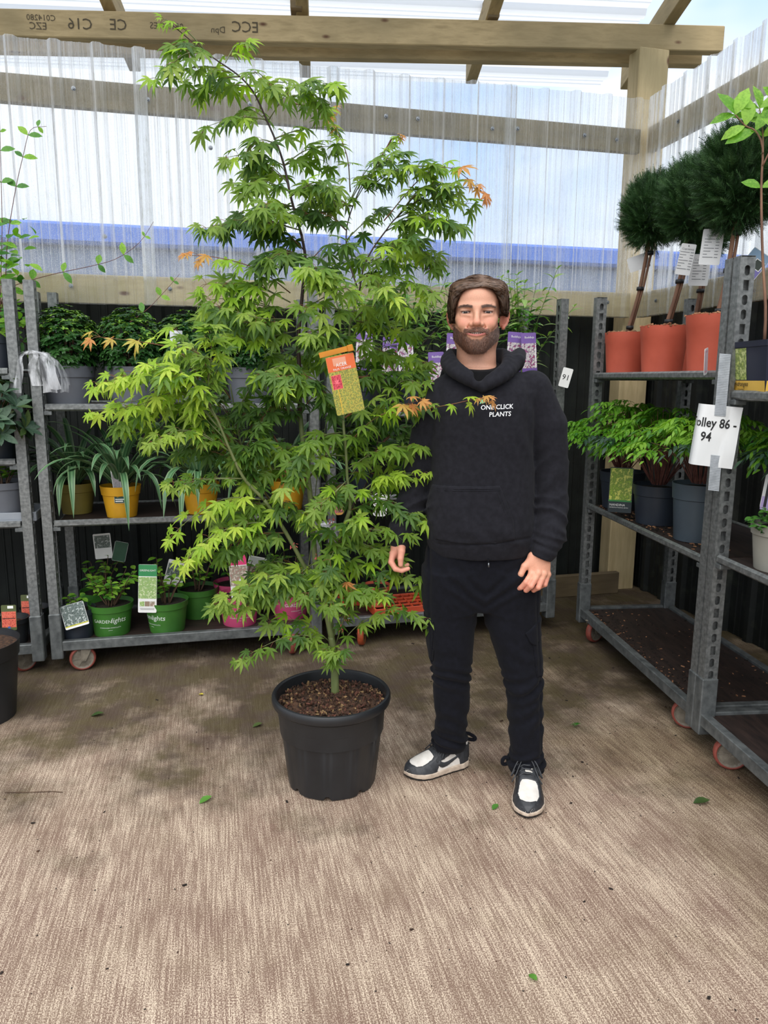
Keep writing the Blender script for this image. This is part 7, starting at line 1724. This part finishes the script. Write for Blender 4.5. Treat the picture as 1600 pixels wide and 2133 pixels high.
# purple labels of the willow-leaved shrubs
ph_bud = photo_mat('print_buddleja', [srgb(120, 40, 90), srgb(206, 60, 100), srgb(70, 50, 110), srgb(232, 226, 214), srgb(92, 60, 140), srgb(150, 170, 70)], 90)
PUR = flat(122, 94, 164)
for i, (x, y, z, lab_) in enumerate(((0.775, 3.84, 1.615, 'purple shrub label directly right of the big maple label'), (1.000, 3.84, 1.590, 'purple shrub label in the middle of the gap between maple and man'), (0.930, 3.90, 1.575, 'purple shrub label half hidden, left of the one in the middle of the gap'), (1.175, 3.84, 1.50, 'purple shrub label low beside the shoulder of the man'), (1.275, 3.86, 1.600, 'purple shrub label just beside the beard of the man'), (1.705, 3.84, 1.610, 'purple shrub label right of the man, over the hood'), (1.635, 3.88, 1.615, 'purple shrub label right of the man, partly behind the neighbouring one'))):
    label_card('plant_label', lab_, 'label', (x, y, z), (R(-4), R((-1) ** i * 3), 0), 0.088, 0.215, PUR, [(-0.043, 0.043, -0.085, 0.050, ph_bud), (-0.044, 0.044, -0.106, -0.086, flat(112, 84, 156)), (-0.040, -0.036, -0.08, 0.03, WHITE), (0.036, 0.040, -0.08, 0.04, WHITE)], [('Buddleja', 0.004, 0.082, 0.0165, WHITE)], 'purple shrub labels')
label_card('number_tag', 'white card numbered 91 tied to the post behind the left shoulder of the man', 'tag', (1.885, 3.745, 1.475), (0, R(14), R(-25)), 0.055, 0.105, WHITE, (), [('91', 0, 0.0, 0.042, MT['ink'])])
label_card('plant_label', 'blank white round-cornered tag hanging behind the maple at waist height', 'label', (0.846, 3.755, 0.800), (0, R(4), 0), 0.076, 0.125, WHITE, [(-0.004, 'd', 0.004, 0.05, MT['ink'])], (), None, 0.02)
label_card('plant_label', 'narrow tag with pink flowers hanging by the middle trolley posts', 'label', (0.622, 3.760, 0.815), (0, R(-3), 0), 0.048, 0.125, flat(216, 160, 90), [(-0.021, 0.021, -0.05, 0.03, photo_mat('print_pink_flower', [srgb(222, 60, 110), srgb(60, 80, 50), srgb(236, 120, 150), srgb(90, 110, 70)], 130)), (-0.021, 0.021, 0.035, 0.056, flat(40, 110, 140))], (), None, 0.018)
# orange-red carrying trays on the bottom deck behind the maple
ORG = simple('orange_tray', srgb(206, 84, 50), srgb(190, 74, 44), 7, 0.5)
def cell_tray(label, loc, rz, w_=0.33, d_=0.24, nx=6, ny=4, h=0.045):
    mb = MB()
    for i in range(nx + 1): x = -w_ / 2 + i * w_ / nx; mb.rbox(x - 0.004, x + 0.004, -d_ / 2, d_ / 2, h - 0.012, h, 0.001)
    for j in range(ny + 1): y = -d_ / 2 + j * d_ / ny; mb.rbox(-w_ / 2, w_ / 2, y - 0.004, y + 0.004, h - 0.012, h, 0.001)
    t = thing('carrying_tray', label, 'tray', loc, rz, 'orange carrying trays'); o = mb.build('grid', ORG, t); wl = MB()
    for (x0, x1, y0, y1) in ((-w_ / 2 - .008, w_ / 2 + .008, -d_ / 2 - .008, -d_ / 2), (-w_ / 2 - .008, w_ / 2 + .008, d_ / 2, d_ / 2 + .008), (-w_ / 2 - .008, -w_ / 2, -d_ / 2, d_ / 2), (w_ / 2, w_ / 2 + .008, -d_ / 2, d_ / 2)): wl.rbox(x0, x1, y0, y1, 0.0, h + 0.002, 0.002)
    wl.build('rim', ORG, t); return t
cell_tray('orange plastic cell tray on the bottom deck, beside the trouser leg of the man', (0.995, 3.945, 0.153), R(4))
cell_tray('orange plastic cell tray on the bottom deck, behind the maple stem', (0.755, 4.16, 0.153), R(-3), 0.22, 0.22, 4, 4)
smp = hydrangea('small wilting reddish plant standing on the orange tray', TER, 6, 5, 0.07, 0.09, None, False, 0, 14, [G_MID, L_O]); smp.location = (0.86, 3.90, 0.202); smp.scale = (.7, .7, .7)
# clear plastic wrap tied round posts
mt, n, b = newmat('clear_wrap'); b.inputs['Base Color'].default_value = srgb(236, 238, 242); b.inputs['Roughness'].default_value = 0.15
tpn = n.nodes.new('ShaderNodeBsdfTransparent'); mx = n.nodes.new('ShaderNodeMixShader'); f = noise(n, 26, 4, 'Object', (1, 1, .3)); lk(n, ramp(n, f, [(0.42, (.12, .12, .12, 1)), (0.62, (.7, .7, .7, 1))]), mx.inputs[0]); lk(n, tpn.outputs[0], mx.inputs[1]); lk(n, b.outputs[0], mx.inputs[2]); lk(n, mx.outputs[0], n.nodes['Material Output'].inputs['Surface'])
def wrap(label, loc, spread, drop, seed):
    r_ = random.Random(seed); mb = MB()
    for k in range(16):
        a = r_.uniform(-2.6, 2.6) - math.pi / 2; q = spread * r_.uniform(.5, 1); V = []; w_ = r_.uniform(.012, .03); dp = drop * r_.uniform(.6, 1.2)
        d = np.array((math.cos(a), math.sin(a) * .5, 0)); sd = np.array((-math.sin(a), math.cos(a), 0))
        for i in range(9):
            t = i / 8; c = d * (0.03 + q * (1 - (1 - t) ** 2)) + np.array((0, 0, 0.012 * math.sin(t * 3) - dp * t ** 1.8)) + sd * .01 * math.sin(t * 9 + k)
            V += [c - sd * w_ * (.3 + t), c + np.array((0, 0, .006 * math.sin(t * 14 + k))), c + sd * w_ * (.3 + t)]
        f = []
        for i in range(8):
            for e in (0, 1): f.append((i * 3 + e, i * 3 + e + 1, i * 3 + e + 4, i * 3 + e + 3))
        mb.add(V, f)
    mb.tube([(0.038 * math.cos(a), 0.040 * math.sin(a), 0.004 * math.sin(3 * a)) for a in np.linspace(0, 6.283, 17)], 0.008, 6, cap=False)
    o = tag(mb.build('plastic_wrap', mt, None, True), label, 'wrap'); o.location = loc; o['kind'] = 'stuff' if False else 'object'; del o['kind']; return o
wrap('clear plastic film tied round the left post of the pot-filled trolley', (-0.809, 3.76, 1.575), 0.115, 0.16, 3)
wrap('shreds of clear plastic film tied low round the middle posts behind the maple', (0.545, 3.775, 0.71), 0.05, 0.07, 4)
# ---- right trolleys: tags, sign, boxes
TAGW = flat(232, 233, 233); LINE = flat(120, 122, 126)
tl_ = [(-0.030, 0.010 - 0.012 * (k % 3), 0.030 - 0.012 * k, 0.0325 - 0.012 * k, LINE) for k in range(7)]
tl_ = [(x0, x1, z0, z1, m_) for (x0, x1, z0, z1, m_) in tl_] + [(0.014, 0.028, 0.030 - 0.012 * k, 0.0325 - 0.012 * k, LINE) for k in range(7)]
for loc, rot, w_, h_, lab_ in (((2.195, 3.60, 2.07), (0, R(-18), R(-28)), 0.105, 0.075, 'grey side-hung tag on the conifer nearest the corner post'), ((2.095, 3.05, 2.00), (0, R(9), R(-30)), 0.064, 0.135, 'narrow white tag on the second conifer stem'), ((2.205, 3.10, 1.965), (0, R(2), R(-25)), 0.085, 0.140, 'white tag hung lowest in the middle of the conifer stems'), ((2.040, 2.80, 2.010), (0, R(4), R(-30)), 0.082, 0.142, 'white tag on the stem of the tallest conifer, left of the steel post')):
    side = w_ > h_
    label_card('plant_tag', lab_, 'tag', loc, rot, w_, h_, TAGW, [] if side else tl_ + [(0.0, 'd', 0.0025, 0.058, MT['ink'])], [] if side else [('Cupressus', 0, 0.045, 0.012, LINE)], 'conifer tags')
label_card('plant_label', 'blue and purple landscape label tied to the conifer at the right edge', 'label', (2.20, 2.755, 1.925), (0, R(36), R(-32)), 0.085, 0.150, WHITE, [(-0.041, 0.041, -0.045, 0.015, flat(120, 112, 176)), (-0.041, 0.041, 0.015, 0.073, flat(140, 172, 200)), (-0.005, 0.035, 0.005, 0.045, WHITE), (-0.002, 0.032, 0.008, 0.042, flat(50, 60, 48))], [('Cupressus', 0, -0.060, 0.015, MT['ink'])])
label_card('plant_label', 'small pink-edged card seen nearly edge-on by the near steel post', 'label', (1.838, 2.50, 1.535), (0, R(-10), R(40)), 0.05, 0.10, WHITE, [(-0.018, 0.018, -0.042, 0.042, flat(222, 180, 196)), (-0.013, 0.013, -0.034, 0.034, flat(226, 214, 222))])
ph_nan = photo_mat('print_yellow_leaf', [srgb(206, 214, 70), srgb(150, 176, 56), srgb(96, 130, 44), srgb(228, 226, 110), srgb(70, 100, 40)], 70)
NV = flat(40, 52, 58)
for loc, rz, lab_ in (((1.955, 3.235, 0.925), -35, 'dark label with a yellow leaf photo on the second navy pot'), ((2.10, 2.20, 0.915), -35, 'dark label with a yellow leaf photo right of the near steel post')):
    label_card('plant_label', lab_, 'label', loc, (R(-3), 0, R(rz)), 0.112, 0.225, NV, [(-0.053, 0.053, -0.050, 0.108, ph_nan), (-0.055, 0.055, -0.058, -0.050, flat(60, 140, 70))], [('NANDINA', -0.012, -0.075, 0.016, WHITE), ('DOMESTICA MAGICAL LEMON', -0.004, -0.088, 0.0065, WHITE)], 'yellow leaf labels')
# grey pot with a small-leaved plant on the nearest trolley
GYP = simple('warm_grey_pot', srgb(150, 148, 138), srgb(138, 136, 126), 7, 0.5)
t = thing('potted_shrub', 'small-leaved plant in a warm grey pot at the right edge', 'potted plant', (0, 0, 0)); make_pot(t, 0.165, 0.115, 0.092, GYP, 0.012, .25)
recs = []; r_ = random.Random(81)
for i in range(260):
    a = r_.random() * 6.28; q = 0.125 * math.sqrt(r_.random()); c = np.array((q * math.cos(a), q * math.sin(a), 0.155 + 0.085 * (1 - (q / .125) ** 2) * r_.uniform(.3, 1) + r_.uniform(-.02, .01) * (q > .09))); b_ = r_.random() * 6.28; M = lookframe((math.cos(b_), math.sin(b_), r_.uniform(-.3, .5)), (r_.uniform(-.3, .3), -.3, 1)); M[:3, :3] *= r_.uniform(.020, .032); M[:3, 3] = c; recs.append((M, r_.randrange(2), 0 if r_.random() < .6 else 1, c[1] + c[0]))
place_leaves(t, recs, LF_OV, [G_MID, G_DARK], 80); t.location = on(TB, 0.245, 0.14, 0.806)
label_card('plant_label', 'white and lilac care label standing in the warm grey pot', 'label', (2.02, 2.30, 1.055), (R(-6), R(6), R(-35)), 0.066, 0.15, WHITE, [(-0.031, 0.031, -0.07, -0.02, flat(196, 176, 226)), (-0.022, -0.012, -0.06, 0.06, flat(30, 30, 34))] + [(0.0, 0.022, 0.03 - 0.012 * k, 0.033 - 0.012 * k, flat(150, 150, 156)) for k in range(6)], (), None, 0.02)
# printed square pot with a hydrangea on the nearest trolley
BOXN = simple('navy_print', srgb(34, 38, 56), srgb(30, 34, 50), 6, 0.4); ph_lime = photo_mat('print_lime_foliage', [srgb(150, 170, 80), srgb(196, 206, 120), srgb(96, 120, 56), srgb(214, 220, 150), srgb(70, 96, 50)], 60)
t = thing('potted_hydrangea', 'tall hydrangea in a square navy pot printed with lime foliage and a gold band', 'potted plant', (0, 0, 0))
pm_ = MB(); w0, w1, h_ = 0.112, 0.128, 0.178
def frus(mb, a, b_, z0, z1, mi=0):
    V = [(-a, -a, z0), (a, -a, z0), (a, a, z0), (-a, a, z0), (-b_, -b_, z1), (b_, -b_, z1), (b_, b_, z1), (-b_, b_, z1)]; mb.add(V, [(3, 2, 1, 0), (0, 1, 5, 4), (1, 2, 6, 5), (2, 3, 7, 6), (3, 0, 4, 7), (4, 5, 6, 7)], mi)
frus(pm_, w0, w1, 0, h_ - 0.02, 0); frus(pm_, w1 + .003, w1 + .004, h_ - 0.02, h_, 0); bx = pm_.build('pot', BOXN, t)
def face(x0, x1, z0, z1, mat_, off):
    q = lambda z: w0 + (w1 - w0) * z / (h_ - .02)
    for sx, sy in ((0, -1), (-1, 0)):
        V = [(x0, -q(z0) - off, z0), (x1, -q(z0) - off, z0), (x1, -q(z1) - off, z1), (x0, -q(z1) - off, z1)]
        if sx: V = [(v[1], -v[0], v[2]) for v in V]
        mb = MB(); mb.add(V, [(0, 1, 2, 3)]); mb.build('print', mat_, bx)
face(-0.105, -0.01, 0.045, 0.155, ph_lime, 0.0006); face(-0.112, 0.112, 0.003, 0.042, simple('gold_band', srgb(226, 186, 84), srgb(206, 160, 60), 5, .35), 0.0007)
for s_, x, z, sz_ in (('Hydrangea', -0.05, 0.030, 0.024), ('\'Limelight\'', -0.045, 0.011, 0.012)):
    v, f = text_mb(s_, sz_, 0, shear=.3); mb = MB(); mb.add(np.stack([v[:, 0] + x, np.full(len(v), -w0 - 0.0055), v[:, 1] + z], 1), f); mb.build('print', MT['ink'], bx); mb = MB(); mb.add(np.stack([np.full(len(v), -w0 - 0.0055), -(v[:, 0] + x), v[:, 1] + z], 1), f); mb.build('print', MT['ink'], bx)
mb = MB(); mb.add([(0.004 + .017 * math.cos(a), -w0 - 0.0075, 0.055 + .017 * math.sin(a)) for a in np.arange(20) * .314], [tuple(range(20))]); mb.build('seal', flat(222, 160, 56), bx)
mb = MB(); pts = [(0.015, 0.0)] + [(0.125 - 0.11 * math.cos(a) , 0.145 * math.sin(a)) for a in np.linspace(0.1, 2.2, 12)] + [(0.125, 0.0)]
plate(mb, [(x - 0.07, z + 0.172) for x, z in pts], -0.092, -0.089); sg = mb.build('header_card', simple('slate_card', srgb(96, 98, 112), srgb(84, 86, 100), 4, .4), t)
mb = MB(); mb.add([(0.0, -0.093, 0.18), (0.05, -0.093, 0.18), (0.05, -0.093, 0.31), (0.012, -0.093, 0.30)], [(0, 1, 2, 3)]); mb.build('print', ph_lime, sg)
recs = []; Mloc = Vector((1.950, 2.235, 1.422)); Rl = Matrix.Rotation(R(12), 3, 'Z')
def hl2(*ps): return [tuple(Rl @ (Vector(q_) - Mloc)) for q_ in ps]; r_ = random.Random(91)
for pts in (hl2((1.868, 2.235, 1.60), (1.870, 2.248, 1.714), (1.880, 2.30, 1.90), (1.887, 2.345, 2.126), (1.890, 2.36, 2.26), (1.870, 2.38, 2.32), (1.845, 2.40, 2.34), (1.815, 2.42, 2.38)), hl2((1.889, 2.35, 2.20), (1.915, 2.33, 2.29), (1.925, 2.31, 2.38), (1.93, 2.29, 2.46)), hl2((1.885, 2.35, 2.24), (1.90, 2.38, 2.32), (1.895, 2.40, 2.40))):
    p = smooth_path(pts, 22); mb = MB(); mb.tube(p, np.linspace(0.0055 if len(pts) > 5 else 0.003, 0.002, 22), 6); mb.build('stem', MT['cane'], t, True)
    js = (9, 15, 18, 21) if len(pts) > 5 else (8, 14, 18, 21)
    for j in js:
        for sd in ((-1, 1) if j < 21 else (-1, 0, 1)):
            d = p[j] - p[j - 1]; d /= np.linalg.norm(d); side = np.cross(d, (0.3, 1, 0)); side /= np.linalg.norm(side); fwd = side * sd * 1.0 + d * (.5 if sd else 1.2) + np.array((0, -.2, r_.uniform(-.2, .5))); M = lookframe(fwd, (r_.uniform(-.4, .4), -.8, .6)); M[:3, :3] *= r_.uniform(.075, .10) * (0.75 if j < 12 else 1); M[:3, 3] = p[j]; recs.append((M, r_.randrange(2), 0, 0))
place_leaves(t, recs, LF_OV, [G_BRIGHT], 60); t.location = Mloc; t.rotation_euler = (0, 0, R(-12))
# paper sign taped round the post
pp = MB(); V = []; W_, H_ = 0.155, 0.225; nn = 14
def paper_pt(x, z):
    """x from -W/2 to W/2 along the sheet; the left quarter bends away round the post"""
    bend = max(0, -0.045 - x); th = min(1.5, bend / 0.022); 
    X = x if bend == 0 else -0.045 - 0.022 * math.sin(th) - max(0, bend - 0.033) * 0.05; Y = 0 if bend == 0 else 0.022 * (1 - math.cos(th)) + max(0, bend - 0.033)
    return (X, Y + 0.006 * math.sin(z * 22) * (x > 0.03) , z)
xs_ = np.linspace(-W_ / 2 - 0.03, W_ / 2, 26); zs_ = np.linspace(-H_ / 2, H_ / 2, 8)
for z in zs_:
    for x in xs_: V.append(paper_pt(x, z))
f = [(j * 26 + i, j * 26 + i + 1, (j + 1) * 26 + i + 1, (j + 1) * 26 + i) for j in range(7) for i in range(25)]
pp.add(V, f); sg = tag(pp.build('paper_sign', MT['white'], None, True), 'white paper sign reading Trolley 86 - 94 taped to the near steel post', 'sign'); sg.location = (1.792, 2.352, 1.262); sg.rotation_euler = (0, R(5), R(-30))
def paper_text(s_, x, z, size, wd):
    v, f = text_mb(s_, size, 0.020, width=wd); mb = MB(); q = np.array([paper_pt(a + x, c + z) for a, c in zip(v[:, 0], v[:, 1])]); q[:, 1] -= 0.0012; mb.add(q, f); mb.build('print', MT['ink'], sg)
paper_text('Trolley 86 -', -0.022, 0.046, 0.047, 0.80); paper_text('94', -0.030, -0.006, 0.047, 0.80)
mb = MB()
for (z0, z1) in ((0.075, 0.30), (-0.20, -0.065)): 
    for k in range(int((z1 - z0) / 0.006)): zz = z0 + k * .006; xx = 0.010 - zz * 0.0875; mb.box(xx - 0.018, xx + 0.020, -0.0025, -0.0015, zz, zz + .0052)
o = mb.build('tape', simple('ribbed_tape', srgb(176, 182, 188), srgb(150, 156, 162), 30, .3), sg); o['kind'] = 'stuff'

# ---- litter on the floor and on the empty deck
lt = MB(); r_ = random.Random(101)
for i in range(1100):
    t_ = r_.random(); 
    if t_ < .45: X = r_.uniform(0.9, 2.0); Y = r_.uniform(2.0, 4.0)
    elif t_ < .8: X = r_.uniform(-1.4, 2.0); Y = r_.uniform(1.0, 3.9)
    else: X = r_.uniform(-1, 1.6); Y = r_.uniform(0.6, 2.4)
    s_ = r_.uniform(.0008, .0026) * (2.4 if r_.random() < .07 else 1)
    lt.box(-s_ * r_.uniform(.6, 1.8), s_, -s_ * .6, s_ * .6, -s_ * .2, s_ * .35, r_.choice((0, 0, 0, 1)), np.array(Matrix.Translation((X, Y, s_ * .2)) @ Euler((r_.uniform(-.4, .4), r_.uniform(-.4, .4), r_.random() * 6)).to_matrix().to_4x4()))
tag(lt.build('soil_crumbs', [MT['dark_soil'], MT['soil']]), 'dark compost crumbs scattered over the concrete floor', 'debris', kind='stuff')
lt = MB()
for i in range(420):
    edge = r_.random() < .5; x = r_.uniform(0.06, 1.3); y = 0.05 + 0.10 * r_.random() ** 2 if edge else r_.uniform(.05, .52); s_ = r_.uniform(.002, .006)
    lt.box(-s_ * r_.uniform(1, 2.2), s_, -s_ * .5, s_ * .5, 0, s_ * .6, r_.choice((0, 0, 1, 2)) , np.array(Matrix.Translation(on(TA, x, y, 0.153)) @ Euler((0, 0, r_.random() * 6)).to_matrix().to_4x4()))
for i in range(260):
    lt.box(-.006, .007, -.0025, .0025, 0, .003, r_.choice((2, 2, 0, 0)), np.array(Matrix.Translation(on(TA, r_.uniform(.06, 1.2), r_.uniform(.04, .2), 0.774)) @ Euler((0, 0, r_.random() * 6)).to_matrix().to_4x4()))
tag(lt.build('bark_bits', [MT['dark_soil'], MT['soil'], MT['bark_chip']]), 'bark chips and soil scattered on the shelves of the right trolley', 'debris', kind='stuff')
FLF = [G_MID, G_OLIVE, flat(214, 196, 70), flat(190, 206, 180)]
def fallen(label, X, Y, size, mi, rz, proto=0):
    mb = MB(); v, f = (LF_OV[0] if proto == 0 else PALM[1]); v = v * size; v = v - [0, size * .5, v[:, 2].min() - 0.002]; mb.add(v, f); o = tag(mb.build('fallen_leaf', FLF[mi], None, True), label, 'leaf'); o.location = (X, Y, 0.0); o.rotation_euler = (0, 0, rz)
for args in (('green fallen leaf near the bottom edge of the photo, far left', -0.32, 0.93, .045, 0, 1.1), ('pale green fallen leaf on the floor at the left edge', -1.02, 3.13, .05, 3, 1.5), ('green fallen leaf scrap between the black pot and the trolley at right', 1.46, 2.66, .04, 0, .4, 1), ('dark olive fallen leaf near the right edge of the floor', 1.62, 2.03, .06, 1, 1.4), ('small green fallen leaf in front of the man\'s left shoe', 0.72, 1.45, .03, 0, .3), ('green fallen leaf scrap between the two shoes of the man', 0.90, 2.16, .035, 0, 2.2), ('yellow fallen leaf on the mossy floor in front of the bottom deck', -0.11, 3.32, .03, 2, .9), ('olive fallen leaf on the floor below the left trolley wheel', -0.55, 3.2, .055, 1, 1.6), ('green fallen leaf scrap left of the big pot', -0.08, 2.42, .05, 0, 2.1), ('olive leaf scrap left of the pot rim', 0.13, 2.95, .045, 1, 1.9), ('dark leaf scrap on the bottom right floor', 0.47, 0.97, .03, 1, .6)): fallen(*args)
def twig(label, pts):
    mb = MB(); mb.tube(smooth_path(pts, 10), 0.0016, 5); o = tag(mb.build('fallen_twig', MT['stem_brown'], None, True), label, 'twig')
twig('thin bent twig on the floor at middle left', [(-0.78, 2.63, .002), (-0.70, 2.61, .004), (-0.62, 2.60, .002), (-0.58, 2.585, .003)]); twig('thin twig lying on the floor at lower left', [(-0.42, 1.28, .002), (-0.36, 1.27, .004), (-0.27, 1.30, .002)]); twig('short twig lying right of the thin twig at lower left', [(-0.20, 1.22, .002), (-0.16, 1.225, .003), (-0.11, 1.235, .002)])
